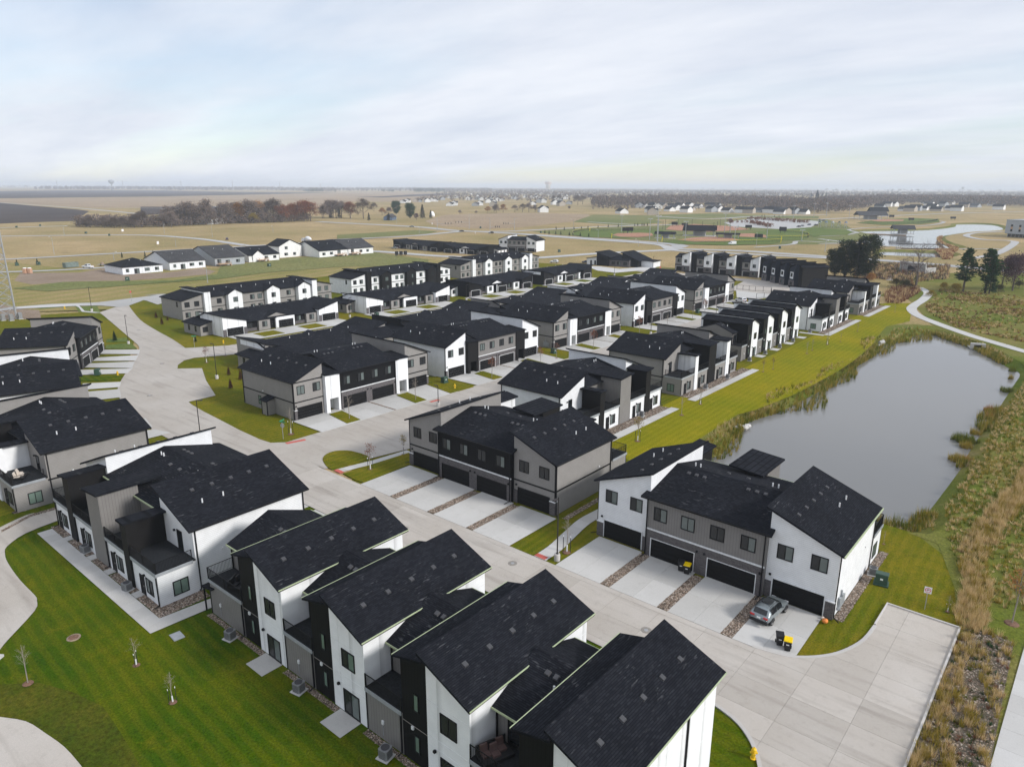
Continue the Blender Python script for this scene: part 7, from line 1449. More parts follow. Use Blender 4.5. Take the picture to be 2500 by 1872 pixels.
# ---------------------------------------------------------------- roads: cars, signals, lights
CARS = [('suv', 'car_blue', [(-491.6,266.1)], 60, 'dark grey car alone on the curving lane'), ('sedan', 'car_silver', [(-523.4,472.6)], 128, 'silver car approaching the traffic lights'), ('sedan', 'car_black', [(-438.4,453.3)], 128, 'dark car stopped in the crossing'), ('suv', 'car_black', [(-403,452.2)], 130, 'black car right of the crossing'), ('van', 'car_white', [(-203.7,477.9)], 138, 'white van on the road before the ball field'), ('suv', 'car_silver', [(-257.7,322.5)], 30, 'grey car on the drive of the far two-storey block'), ('suv', 'car_white', [(-221.4,297.4)], 110, 'white car parked near the clubhouse'), ('sedan', 'car_silver', [(-346.7,298.2)], 100, 'silver car before the far black pair'), ('suv', 'car_white', [(-95.8,236.2)], 60, 'white car parked by the dog run fence'), ('sedan', 'car_blue', [(-208.9,308.3)], 100, 'dark car parked beside the clubhouse fence'), ('suv', 'car_blue', [(-364.8,844)], 100, 'dark car on the park road beyond the ball fields')]
for kd, cl, p, a, L in CARS: make_car(kd, L, cl, p[0] + (0.2,), a, False, 'cars on the roads beyond')
for i, p in enumerate([(-247.8,739.9),(-250.3,757.5),(-252.8,786.7),(-245.1,783.6),(-280.5,909.2),(-273.8,901.9)]): make_car('suv', 'car %s from the left in the row at the playground' % nth(i), ('car_black', 'car_silver', 'car_blue')[i % 3], p + (0.25,), 60, False, 'cars parked at the playground')
def signal(label, loc, rz, h, arm):
    t = thing('traffic_signal', label, 'traffic light', loc, rad(rz), 'traffic signals'); obj('pole', MB().tube((0, 0, 0), (0, 0, h), 0.2, 0.13, 8), 'galvanised', t); obj('mast_arm', MB().tube((0, 0, 5.8), (arm, 0, 6.2), 0.13, 0.08, 6), 'galvanised', t)
    for f in (0.55, 0.75, 0.95): obj('signal_head', MB().box(arm * f - 0.25, arm * f + 0.25, -0.2, 0.2, 5.4, 6.9), 'bin_black', t)
    obj('luminaire', MB().tube((0, 0, h), (-2.0, 0, h + 0.3), 0.06, n=5).box(-2.8, -2.0, -0.15, 0.15, h + 0.2, h + 0.4), 'galvanised', t)
for q, a, arm, L in zip([(-468.0,453.0,11.5),(-464.2,490.4,14.1),(-398.3,445.6,13.8)], (40, 225, 40), (13, 13, 8), ('traffic signal on the near left of the crossing', 'traffic signal at the back of the crossing with lights on its arm', 'traffic signal pole right of the crossing')): signal(L, q[:2] + (0.1,), a, q[2] * 0.95, arm)
signal('traffic signal on the far right of the crossing', [(-418.5,501.0,11.6)][0][:2] + (0.1,), 220, 10.5, 10)
def post_light(label, q, group, rz=0.0, double=False):
    t = thing('road_light', label, 'lamp', q[:2] + (0.0,), rz, group); h = q[2]; obj('pole', MB().tube((0, 0, 0), (0, 0, h), 0.13, 0.08, 6), 'galvanised', t); obj('arm', MB().tube((0, 0, h), (1.6, 0, h + 0.3), 0.05, n=4), 'galvanised', t); obj('luminaire', MB().box(1.5, 2.3, -0.15, 0.15, h + 0.22, h + 0.4), 'lamp_head', t)
for i, q in enumerate([(-648.6,497.0,8.7),(-587.9,509.5,9.6),(-447.4,412.3,5.1)] + [(-339.9,481.5,12.6),(-302.8,461.7,6.9)] + [(-278.9,140.8,6.6),(-401.8,153.6,4.1),(-625.1,205.6,7.1),(-589.4,266.2,7.4),(-458.4,144.1,9.6),(-527.7,274.1,9.4),(-545.5,336.8,5.2),(-456.2,212.2,6.4)] + [(-137.3,461.9,6.7),(-185.1,473.9,8.8)] + [(-138.6,467.5,7.1)] + [(-244.8,422.0,4.4)]): post_light('slim galvanised road light in the far fields, %s counted from the farm road' % nth(i), q, 'road lights in the far fields', 0.7 + i)
# ---------------------------------------------------------------- ball park
def pole_light(q, label):
    t = thing('floodlight_mast', label, 'floodlight', q[:2] + (0.1,), 0.6, 'ball park floodlights'); h = q[2]; obj('mast', MB().tube((0, 0, 0), (0, 0, h), 0.28, 0.14, 8), 'galvanised', t); obj('crossbar', MB().box(-1.8, 1.8, -0.1, 0.1, h - 0.6, h - 0.4), 'galvanised', t)
    for i in range(5): obj('lamp_head', MB().lathe([(0.15, 0), (0.3, 0.25), (0.3, 0.35)], 8), 'lamp_head', t, (-1.6 + 0.8 * i, 0.25, h - 0.5))
for i, q in enumerate([(-336.1,549.2,14.6),(-270.0,481.5,15.7),(-250.3,458.2,18.8)] + [(-261.9,478.2,21.8),(-251.6,572.8,17.6),(-261.2,606.4,6.0),(-209.9,496.2,11.1),(-207.9,551.8,15.8),(-179.3,545.5,8.4),(-315.3,918.5,16.9),(-320.7,1013.1,18.3),(-316.7,1054.5,17.8),(-242.9,485.5,14.4)] + [(-348.0,1155.8,16.4),(-264.5,971.9,17.5)]): pole_light(q, 'tall floodlight mast among the far ball fields, %s from the left field' % nth(i))
sheet('ball_field_turf', [(-251.4,467.2),(-252.5,498.1),(-234.2,550.6),(-214.8,557),(-190,535.5),(-184.4,500.7),(-204.2,468.3),(-232.5,455.6)], 0.350, 'turf'); sheet('infield_clay', [(-252.7,492.3),(-254.9,524.9),(-247.1,544.5),(-228.7,537.8),(-215.8,521.8),(-219.4,502.5),(-235.1,484.6)], 0.370, 'ball_clay')
sheet('ball_field_turf', [(-231.5,553.2),(-249.7,602.6),(-244.9,661.5),(-220.9,652.9),(-194.3,607.7),(-181.2,554.5),(-194.2,542.2),(-212.6,559.1)], 0.350, 'turf'); sheet('infield_clay', [(-232.5,558.5),(-248.1,597),(-242.3,609.8),(-224.1,592.4),(-212.9,564.8)], 0.375, 'ball_clay'); sheet('infield_clay', [(-325.1,608.8),(-354.6,675.2),(-351.8,722),(-301.7,706.8),(-266.5,665.9),(-279,604.4),(-307.4,600.8)], 0.350, 'ball_clay')
sheet('ball_field_turf', [(-342.7,485.4),(-370,524.1),(-370.8,555.8),(-342.8,591.5),(-320.4,596.4),(-288.4,537.4),(-293,482.6),(-319.9,469)], 0.350, 'turf'); sheet('infield_clay', [(-316.8,503.6),(-327,528.2),(-316.2,545.9),(-305.8,548.7),(-289.8,522.9),(-288.7,498.7),(-302.3,491.9)], 0.375, 'ball_clay'); sheet('ball_field_turf', [(-252.5,662.4),(-239.5,728.7),(-221.8,746)] + [(-224,727.9),(-197,722.5),(-182.1,688.5),(-175,643.6),(-188.5,614.8)] + [(-186.1,596.5),(-199.1,623.1),(-230.1,659.6)], 0.340, 'turf')
sheet('ball_field_turf', [(-229.7,874.6),(-233.3,967.5),(-215.7,1080.3),(-180.4,1057.7),(-164.2,970.9),(-170.6,904.7),(-195.8,852.3)], 0.350, 'turf'); sheet('infield_clay', [(-236.9,956.9),(-231.8,1005.2),(-209.5,1009.6),(-202,965.1),(-219.4,931.3)], 0.375, 'ball_clay')
def fence_line(label, pts, h, top='fence_yellow'):
    o_ = Vector(pts[0]); t = thing('ball_field_fence', label, 'fence', (o_.x, o_.y, 0.1)); pts = [Vector(p) - o_ for p in smooth(pts, 4)]
    for a, b in zip(pts[:-1], pts[1:]):
        obj('top_rail', MB().tube((a.x, a.y, h), (b.x, b.y, h), 0.09, n=4), top, t); n = max(1, int((b - a).length / 3))
        for i in range(n): c = a + (b - a) * i / n; obj('post', cached(('fp', h), lambda: MB().tube((0, 0, 0), (0, 0, h), 0.05, n=4).mesh('post')), 'fence_black', t, (c.x, c.y, 0))
        L = (b - a).length; m = MB()
        for i in range(int(L / 0.5)): c = a + (b - a) * (i * 0.5 / L); m.box(c.x - 0.02, c.x + 0.02, c.y - 0.02, c.y + 0.02, 0, h)
        if m.v: obj('mesh_wires', m, 'fence_black', t)['kind'] = 'stuff'
fence_line('yellow-topped outfield fence of the nearest ball field', [(-255.8,475.4),(-242,474),(-222.2,482.6),(-202.8,504.8),(-188.6,531.5)], 2.0); fence_line('yellow-topped curved fence of the round ball field', [(-211.2,560.4),(-189.9,580.6),(-194.6,607.5),(-208.2,635.3),(-235.3,654.6)], 2.0); fence_line('yellow-topped fence of the left ball field', [(-337.1,477.6),(-360,511),(-372.8,553.8),(-363.8,571.1)], 2.0); fence_line('dark fence along the back ball field', [(-232.9,901.8),(-201,874.5),(-180.7,909),(-173.9,961.1),(-175.8,1025.9)], 2.0, 'fence_black'); fence_line('dark straight fence behind the left ball field', [(-359.6,534.2),(-346.9,557.6),(-320.4,596.4)], 2.0, 'fence_black')
for i, p in enumerate([(-251.6,467.0,4.1),(-185.2,519.4,4.6),(-179.3,545.5,5.6)] + [(-299.9,476.0,3.5),(-359.5,534.3,3.0)]): t = thing('foul_pole', 'yellow foul pole at a ball field fence, ' + ('left end of the near field', 'right end of the near field', 'right of the round field', 'right end of the left field', 'left end of the left field')[i], 'pole', p[:2] + (0.1,), 0, 'yellow foul poles'); obj('shaft', MB().tube((0, 0, 0), (0, 0, p[2]), 0.18, n=6), 'fence_yellow', t); obj('wing', MB().box(0.1, 0.5, -0.03, 0.03, p[2] * 0.4, p[2]), 'fence_yellow', t)
for i, p in enumerate([(-364.2,665.7,5.4),(-327.0,607.0,7.8),(-319.4,597.4,9.7),(-342.3,666.7,6.9),(-284.0,569.6,9.7),(-338.9,690.7,6.2),(-294.6,621.5,7.7),(-254.2,557.0,10.5),(-252.1,559.0,11.1),(-305.2,683.4,7.5),(-266.1,616.9,8.1),(-270.5,645.0,4.2)]): t = thing('net_pole', 'black backstop net pole %s from the left among the ball fields' % nth(i), 'pole', p[:2] + (0.1,), 0, 'backstop net poles'); obj('shaft', MB().tube((0, 0, 0), (0, 0, p[2]), 0.16, 0.12, 5), 'fence_black', t); obj('cap', MB().box(-0.25, 0.25, -0.25, 0.25, p[2], p[2] + 0.15), 'fence_black', t)
def board(label, q, rz, w=7, hh=4):
    t = thing('scoreboard', label, 'scoreboard', q[:2] + (0.1,), rad(rz), 'ball park scoreboards'); h = q[2]
    for x in (-w * 0.3, w * 0.3): obj('post', MB().box(x - 0.15, x + 0.15, -0.15, 0.15, 0, h - 0.2), 'fence_black', t)
    obj('panel', MB().box(-w / 2, w / 2, -0.25, 0.25, h - hh, h), 'bin_black', t); obj('face', MB().box(-w / 2 + 0.5, w / 2 - 0.5, -0.3, -0.25, h - hh + 0.5, h - 0.6), 'glass_screen', t)
for q, L, a in zip([(-344.9,664.1,4.6),(-337.5,671.5,3.4),(-268.4,664.1,4.3),(-223.3,628.1,5.6)] + [(-321.9,533.1,5.0),(-320.6,537.2,5.1)] + [(-194.6,972.6,4.1),(-164.4,1055.5,4.0),(-232.0,1043.5,4.7)] + [(-209.3,539.1,4.3)], ('black scoreboard at the far left of the ball park', 'dark scoreboard beside the park pavilion', 'black scoreboard in the centre of the ball park', 'dark scoreboard on posts at the round field', 'black sail-like screen on the left field', 'second black sail-like screen on the left field', 'black scoreboard of the back field', 'black scoreboard by the lake path', 'small scoreboard of the back field', 'black double screen before the round field'), (200,) * 10): board(L, q, a, 6, min(4.5, q[2] * 0.6))
def pavilion(label, loc, rz, w, d, h, rise, roof='grey_shingles', group='park pavilions'):
    t = thing('pavilion', label, 'pavilion', loc + (0.1,), rad(rz), group); obj('roof', MB().slab([(-1, -1, h), (w + 1, -1, h), (w + 1, d / 2, h + rise), (-1, d / 2, h + rise)], 0.3).slab([(-1, d / 2, h + rise - 0.001), (w + 1, d / 2, h + rise - 0.001), (w + 1, d + 1, h), (-1, d + 1, h)], 0.3), roof, t)
    for x in (0, w / 3, 2 * w / 3, w - 0.4):
        for y in (0, d - 0.4): obj('column', MB().box(x, x + 0.4, y, y + 0.4, 0, h), 'steel', t)
    obj('core_wall', MB().box(w * 0.3, w * 0.7, d * 0.3, d * 0.7, 0, h), 'block_wall', t); obj('slab', MB().box(-1, w + 1, -1, d + 1, 0, 0.1), 'walk_concrete', t)
pavilion('dark-roofed park pavilion between the ball fields', [(-271.9,540)][0], 20, 24, 14, 4.5, 4.0, 'black_shingles'); pavilion('long pale-roofed park pavilion near the lake', [(-255,981.5)][0], 35, 34, 18, 5, 5); pavilion('small dark dugout shelter at the left ball field', [(-275.1,499.7)][0], 20, 14, 6, 3.5, 1.6, 'black_shingles'); pavilion('dark dugout building with a brick base in the ball park', [(-239.9,533.1)][0], 20, 16, 5, 3.2, 1.0, 'black_shingles'); pavilion('dark-roofed hall behind the pale pavilion', [(-287.4,1166.6)][0], 35, 24, 14, 5, 6, 'black_shingles')
pavilion('open fishing shelter standing in the lake', [(-149.9,689.1)][0], 28, 16, 8, 4.4, 3.0); d_ = strip([(-174.3,691.4),(-150.5,691.8),(-140.9,694.3)], 3.0); plate('lake_jetty', d_, -0.9, -0.4, 'wood')
t = thing('playground', 'playground climbing frame with canopies at the park', 'playground', [(-219.8,754.3)][0] + (0.1,), 0.4)
for i in range(5): x = -12 + 6 * i; obj('tower_frame', MB().box(x - 1, x - 0.8, -1, -0.8, 0, 5).box(x + 0.8, x + 1, -1, -0.8, 0, 5).box(x - 1, x - 0.8, 0.8, 1, 0, 5).box(x + 0.8, x + 1, 0.8, 1, 0, 5).box(x - 1, x + 1, -1, 1, 2.2, 2.4), 'steel', t); obj('canopy', MB().lathe([(1.9, 5), (0.2, 6.6)], 4), ('green_enamel', 'house_blue', 'galvanised')[i % 3], t, (x, 0, 0)); obj('slide', MB().slab([(x + 1, -0.5, 2.4), (x + 4.6, -0.5, 0.3), (x + 4.6, 0.5, 0.3), (x + 1, 0.5, 2.4)], 0.15), ('green_enamel', 'tan_plastic', 'house_blue')[i % 3], t)
# bridge
a, b = (Vector(p) for p in [(-110.2,522),(-85.9,539.7)]); d = b - a; L = d.length
t = thing('footbridge', 'dark truss footbridge over the lake outlet', 'bridge', (a.x, a.y, 0.6), math.atan2(d.y, d.x)); obj('deck', MB().box(0, L, -1.6, 1.6, -0.3, 0), 'far_road', t)
for s in (-1.7, 1.7):
    obj('chord', MB().box(0, L, s - 0.12, s + 0.12, 2.3, 2.55).box(0, L, s - 0.12, s + 0.12, -0.3, -0.05), 'bronze_pole', t); n = int(L / 2.6)
    for i in range(n): x = L * i / n; obj('truss_web', MB().tube((x, s, 0), (x + L / n, s, 2.4), 0.07, n=4).tube((x, s, 0), (x, s, 2.4), 0.07, n=4), 'bronze_pole', t)
for x in (0.5, L - 0.5): obj('abutment', MB().box(x - 1, x + 1, -2.2, 2.2, -2.0, -0.3), 'walk_concrete', t)
# school building at the right edge
q = [(-73.3,717.1,13.4)][0]; p2 = [(-59,711)][0]; an_ = math.atan2(p2[1] - q[1], p2[0] - q[0]); Hs = q[2]
t = thing('school_building', 'pale grey three-storey building with narrow windows at the right edge', 'building', q[:2] + (0.0,), an_); obj('wall', MB().box(0, 60, 0, 40, Hs * 0.2, Hs), 'house_grey', t); obj('base_glazing', MB().box(1.5, 60, 1.5, 39, 0, Hs * 0.2), 'glass_dark', t); obj('parapet', MB().box(-0.2, 60.2, -0.2, 40.2, Hs, Hs + 0.4), 'grey_trim', t)
for i in range(9):
    x = 4 + 6.3 * i
    for z, m_ in ((0.62, 'glass_dark'), (0.48, 'wood'), (0.34, 'glass_dark')): w = obj('window', MB().box(x, x + 1.6, -0.12, 0.02, Hs * z, Hs * (z + 0.13)), m_, t)
for x in range(0, 60, 3): obj('mullion', MB().box(x + 1.6, x + 1.8, 1.3, 1.5, 0, Hs * 0.2), 'steel', t)
obj('roof_plant', MB().box(15, 40, 10, 25, Hs + 0.4, Hs + 3), 'house_grey', t)
# underpass mouth and culvert
t = thing('underpass', 'dark trail underpass in the road bank behind the bare tree', 'underpass', [(-71.6,376.2)][0] + (0,), rad(150)); obj('headwall', MB().box(-7, -2.4, -0.4, 0.4, 0, 4.6).box(2.4, 7, -0.4, 0.4, 0, 4.6).box(-2.4, 2.4, -0.4, 0.4, 3.2, 4.6), 'block_wall', t); obj('passage_shade', MB().box(-2.4, 2.4, 0.2, 0.4, 0, 3.2), 'opening_shade', t); obj('wing_wall', MB().box(-7.3, -7, -6, 0.4, 0, 3), 'walk_concrete', t)  # opening closed by a plate coloured as the shade within, no tunnel behind
# ---------------------------------------------------------------- farmstead
house('blue single-storey farmhouse among the conifers', [(-642.5,550.6)][0], 128, 26, 10, 3.4, 3.4, 'house_blue', 'grey_shingles', 'gable', ((3, 1, 2, 1.5), (9, 1, 2, 1.5), (18, 1, 2, 1.5)), None, None, 'farmhouse', gar=None)
house('white open-fronted barn in the bare tree line', [(-704.7,366.2)][0], 122, 30, 18, 6, 3.5, 'house_white', 'grey_shingles', 'gable', ((4, 1, 3.5, 3), (12, 1, 3.5, 3)), None, None, 'barn')
t = thing('garden_dome', 'white dome shed beside the farm conifers', 'shed', [(-693.2,662.4)][0] + (0,)); obj('shell', MB().lathe([(3.6, 0), (3.5, 2), (2.7, 4.6), (1.3, 6.2), (0.2, 6.7)], 14).mesh('shell', True), 'house_white', t); obj('door', MB().box(-0.8, 0.8, -3.7, -3.4, 0, 2.1), 'bin_black', t)
for i, (p, w) in enumerate(zip([(-533.1,508.9),(-403.8,433.5)] + [(-633.4,252)] + [(-479,211.3)], (3.4, 3.4, 3.2, 2.8))): t = thing('site_board', ('white board on posts beside the traffic lights', 'white board on posts in front of the crossing', 'white board in the far tan field', 'pale board beside the curving lane')[i], 'sign', p + (0,), rad(130)); obj('panel', MB().box(-w / 2, w / 2, -0.06, 0.06, 0.9, 2.7), 'sign_white', t); [obj('post', MB().box(x - 0.1, x + 0.1, 0.07, 0.25, 0, 2.5), 'wood', t) for x in (-w / 2 + 0.3, w / 2 - 0.3)]
# trees of the far tree line
rt = random.Random(21)
TL = [(-746.6,258.5,11.0),(-743.2,261.9,12.4),(-735.1,264.3,9.0),(-726.2,265.7,12.0),(-722.8,269.1,13.4),(-716.2,272.0,10.8),(-711.4,274.9,10.1),(-707.5,278.7,11.5),(-706.2,283.7,10.0),(-703.5,288.1,10.0),(-702.6,292.6,12.7),(-704.7,299.8,14.6),(-707.3,306.7,15.8),(-692.1,312.3,13.2),(-688.0,316.2,16.8)] + [(-708.7,324.9,21.2),(-705.0,328.5,19.1),(-707.2,336.4,22.6),(-706.6,343.1,23.2),(-704.1,349.7,19.5),(-705.3,359.1,25.3),(-708.0,367.1,20.6),(-710.9,375.3,22.0),(-720.1,388.8,22.5),(-723.2,397.4,20.8),(-719.2,401.4,23.9),(-717.8,407.7,23.1),(-710.2,410.5,24.8),(-709.8,415.7,23.9),(-701.1,419.6,24.0),(-704.0,428.7,21.5),(-704.5,435.6,24.6),(-703.5,441.6,26.6),(-698.3,446.9,20.5),(-696.6,453.6,21.3),(-695.9,461.9,22.0),(-696.4,469.2,22.7),(-695.9,474.9,21.0),(-743.6,526.4,17.8),(-739.7,530.4,16.9),(-744.9,540.9,22.2),(-750.8,551.1,22.9)]
for i, q in enumerate(TL): tree('leafy_leaf_rust' if 33 <= i <= 37 else 'leafy_leaf_orange' if i in (26, 28) else 'leafy_wood_twigs', i % 5, (q[0] + rt.uniform(-6, 6), q[1] + rt.uniform(-6, 6), 0), min(30, max(9, q[2])) * rt.uniform(0.9, 1.1), ('rust-leaved tree %s from the left of five in the far tree line' % nth(i - 33)) if 33 <= i <= 37 else ('thin orange-leaved tree standing %s from the left in the far tree line' % nth(i)) if i in (26, 28) else ('bare tree standing %s from the left in the long far tree line' % nth(i)), 'bare_tree', rt.uniform(0, 6), 'rusty trees of the far tree line' if 33 <= i <= 37 else 'bare trees of the far tree line', rt.uniform(1.0, 1.35))
for q, k_, L in zip([(-699.6,314.3,13.0)] + [(-692.2,405.2,12.6)] + [(-719.9,550.8,21.5),(-700.4,555.3,25.8),(-767.8,640.6,11.7),(-751.3,638.8,12.1),(-895.4,731.1,14.7),(-786.7,681.8,18.1),(-677.9,609.9,18.2),(-659.1,613.3,16.7),(-652.1,620.4,9.8),(-661.0,531.8,8.8),(-645.3,547.7,8.9),(-629.0,575.4,8.6),(-745.7,540.0,22.2),(-740.5,545.4,23.1),(-735.9,550.1,22.2),(-745.1,540.7,13.0),(-737.9,548.1,12.1)], ('leafy_leaf_yellow', 'leafy_leaf_yellow', 'leafy_leaf_rust', 'leafy_wood_twigs', 'leafy_leaf_orange', 'leafy_wood_twigs', 'leafy_wood_twigs', 'dense_needle_green', 'dense_needle_green', 'conifer_wide_needle_dark', 'conifer_wide_needle_dark', 'conifer_wide_needle_dark', 'conifer_wide_needle_dark', 'leafy_leaf_plum', 'leafy_wood_twigs', 'leafy_wood_twigs', 'leafy_wood_twigs', 'conifer_wide_needle_dark', 'conifer_wide_needle_dark'), ('yellow-green tree at the left of the far tree line', 'yellow-green round tree before the white barn line', 'orange-brown tree left of the farmhouse', 'big bare tree left of the farmhouse', 'small orange tree beside the farmhouse', 'bare tree over the farmhouse', 'bare tree behind the farmhouse lawn', 'rounded green tree left over the farmhouse', 'rounded green tree over the farmhouse roof', 'dark conifer right of the farmhouse', 'dark conifer beside the white dome', 'small dark conifer on the lawn left of the farmhouse', 'dark conifer in front of the farmhouse', 'plum bush in front of the farm conifers', 'bare tree first by the dark spruce row', 'bare tree second by the dark spruce row', 'bare tree third by the dark spruce row', 'dark spruce in the row left of the farm', 'second dark spruce in the row left of the farm')): tree(k_, 1, (q[0], q[1], 0), q[2], L, 'farm_tree', None, 'trees round the farm', 1.1 if 'dense' not in k_ else 1.15)
for i, q in enumerate([(-715.0,736.6,6.9),(-709.2,764.0,5.4),(-728.8,810.8,10.7),(-722.5,817.7,11.8)] + [(-720.3,819.9,14.1),(-724.0,840.2,13.8),(-722.7,866.4,12.2),(-714.5,875.3,14.6),(-707.9,882.4,15.8),(-701.2,889.6,12.3),(-1169.6,1559.9,18.0),(-1159.1,1573.5,20.0),(-929.5,1331.4,23.3),(-943.4,1369.7,22.9),(-745.6,1042.4,6.6),(-1237.7,1837.4,19.2)]): tree('leafy_leaf_orange' if i in (2, 5) else 'leafy_leaf_plum' if i in (14, 15) else 'leafy_wood_twigs', i % 5, (q[0], q[1], 0), q[2], 'bare brown tree %s from the left among the far building plots' % nth(i), 'field_tree', None, 'bare trees among the far plots', 1.2)
for i, q in enumerate([(-904.8,2803.1,21.0),(-632.7,2007.5,32.9),(-630.5,2010.2,22.9),(-876.8,2843.3,21.1),(-868.0,2855.9,22.5)] + [(-825.6,1257.5,10.8),(-2722.5,3234.9,28.1),(-2699.6,3284.4,28.2)]): tree('conifer_wide_needle_dark', i % 3, (q[0], q[1], 0), q[2], 'tall dark spruce rising from the far woods, %s of eight from the right' % nth(i), 'spruce_tree', None, 'spruces in the far woods', 1.1)
for i, p in enumerate([(-398.6,537.2),(-389.5,537.5),(-386.7,548.8),(-381.7,553.6),(-384.5,568.4),(-383.4,583.9),(-385.3,604.6),(-381.9,617.7),(-377.7,642),(-379.3,650.8),(-376.1,653.9),(-374.6,655.4),(-372.1,657.9),(-371.7,485.2),(-364.2,481.2),(-357.8,481.8),(-353,482.3),(-342.2,479.3),(-330.3,477.7),(-320.2,474.8)] + [(-376.2,973.8),(-373.6,976.6),(-359.1,973.3),(-354.6,978),(-355.6,995.2)]): tree('conifer_wide_needle_dark', 4, p + (0,), 3.2, 'tiny dark conifer %s in line along the ball park road' % nth(i), 'small_conifer', None, 'tiny conifers along the ball park road', 1.1)
# woods too far to tell apart: one mass each
def wood(name, label, poly, n, h, mat, seed, tri=1.6, per=46, wf=0.36):
    r2 = random.Random(seed); mb = MB()
    for x, y in scatter(poly, n, seed):
        H2 = r2.uniform(*h); R2 = H2 * wf * r2.uniform(0.8, 1.2)
        for _ in range(per):
            a = r2.uniform(0, 2 * PI); u = r2.random() ** 0.7; z = H2 * (0.12 + 0.88 * u); rr_ = R2 * math.sqrt(max(0.05, 1 - (2 * u - 0.9) ** 2 * 0.8)) * math.sqrt(r2.random()); c = Vector((x + rr_ * math.cos(a), y + rr_ * math.sin(a), z)); s = tri * r2.uniform(0.5, 1.3)
            v = Vector((r2.gauss(0, 0.6), r2.gauss(0, 0.6), 1)).normalized() * s; w = Vector((r2.gauss(0, 1), r2.gauss(0, 1), r2.gauss(0, 0.4))).normalized() * s * 0.55; mb.add([c - w, c + w, c + v], [(0, 1, 2)])
    stuff(name, mb, mat, label, 'woods')
wood('distant_wood', 'brown leafless wood behind the gabled houses', [(-767.8,1143.2),(-700.5,1298.4)] + [(-806.6,1456.6),(-723.3,1555.7),(-621.9,1448.6),(-460.1,1233.4),(-355.4,1186.2),(-473.5,1575.5),(-713.4,1906.9),(-1079.3,1947.5)] + [(-976.5,1807.9),(-995.5,1488.3)], 1500, (13, 20), 'wood_twigs', 1, 2.4, 42)
wood('distant_wood', 'brown leafless wood beyond the lake', [(-353.1,1139.5),(-327.6,1166.4),(-349.9,1339.6),(-409.6,1713.6),(-372.1,1757),(-468.9,2207.9),(-619,2427),(-589.5,1893.1)], 700, (13, 20), 'wood_twigs', 2, 2.4, 42); wood('distant_wood', 'grey-brown wood behind the far right houses', [(-487.5,2017.4),(-385.8,2064.3),(-268,1997.8),(-142.7,1861.5),(-197.5,2545.7),(-414,2695.4),(-642.2,2651.2)], 1500, (14, 20), 'wood_twigs', 3, 3.0, 34)
wood('distant_wood', 'long tree belt on the left horizon', [(-6266.1,1912.9),(-5702.7,2108),(-5797.2,2719.4)] + [(-5311.4,2432.1),(-4957.6,2596.5),(-5016.6,3058.1),(-3627,2679.9),(-4896.6,3618.9),(-6863.8,4185.5),(-7412.5,3396.1)] + [(-7889.3,3702.4),(-7350.5,2245)], 1100, (16, 28), 'wood_twigs', 4, 5.0, 28)
wood('distant_wood', 'tree belt on the middle horizon', [(-3970.6,2870),(-4125.4,3451.5),(-3778.7,3436.3),(-3104.9,3569)] + [(-3127,3514.5),(-7245.8,8144)] + [(-7250.3,8333.9),(-8213.6,6874),(-6434.4,4652.7)], 1100, (14, 24), 'wood_twigs', 5, 5.0, 28); wood('pine_wood', 'dark pine plantation on the middle horizon', [(-3322.3,3033.7),(-3171.9,3136.1),(-4237.1,4172.1),(-4436.6,4068.7)], 130, (18, 24), 'needle_dark', 6, 3.5, 44); wood('pine_wood', 'dark shelter belt right of the left tree belt', [(-3654.6,2471.1),(-3610.3,2583.8),(-4252,3030.9),(-4289.3,2907)] + [], 40, (16, 22), 'needle_dark', 7, 3.5, 44); wood('pine_wood', 'small dark grove in the middle fields', [(-3804.3,3169.4),(-3722.8,3220),(-4218.7,3649.3),(-4248,3546.7)], 30, (10, 15), 'needle_dark', 8, 3, 40)
wood('suburb_trees', 'leafless trees scattered through the distant suburb', [(-3249.5,3212.9),(-2851,3277.1)] + [(-2628.2,2953.8),(-1867.8,2441.7),(-1311.6,1960.1),(-1248.5,2310.3)] + [(-1048.2,1891.6),(-1091.2,2535.8),(-803.9,2664.6)] + [(-772.2,2475.7),(-518.1,2559),(-197.5,2545.7),(-671.5,8469.5),(-1824.8,5830.9)] + [(-2911.2,9611.3),(-4093.1,7373.5)] + [(-5241,9682.8),(-7245.8,8144)] + [(-5592.7,6428.5),(-5132.3,5075.1)], 6500, (9, 17), 'wood_twigs', 9, 4.4, 14, 0.5)
wood('plot_trees', 'leafless trees scattered through the middle subdivision', [(-1279.3,1138.1),(-1347.5,1331.6),(-1258.2,1446.2)] + [(-1209,1358.7),(-1122.3,1467.6),(-1170.9,1730.5),(-2238.4,3306),(-2629.1,3436.5),(-3127,3514.5)] + [(-2754.4,3166.1),(-2993.1,2959.2)], 700, (6, 13), 'wood_twigs', 23, 2.0, 40, 0.45); wood('plot_trees', 'low trees between the gabled houses before the brown wood', [(-693.3,1037.3),(-630.9,1169.8)] + [(-619.1,1119),(-534.2,1212.6),(-371.1,1122.5),(-344.6,1150.6),(-446.9,1308.7),(-631.3,1394.5),(-746.8,1349)] + [(-706.1,1308.6),(-771.5,1154)], 160, (4, 9), 'wood_twigs', 24, 1.3, 40, 0.45)
wood('car_park_shrubs', 'red-brown shrubs on the islands of the park car park', strip([(-335.9,773.6),(-312.8,784.5),(-265.7,712.5)], 7) , 60, (2, 4), 'weed_red', 21, 0.9, 40, 0.6); wood('car_park_shrubs', 'red-brown shrubs on the far car park islands', strip([(-355.3,877.7),(-322.2,867),(-268.6,828.6)], 7), 70, (2, 4), 'weed_red', 22, 0.9, 40, 0.6)
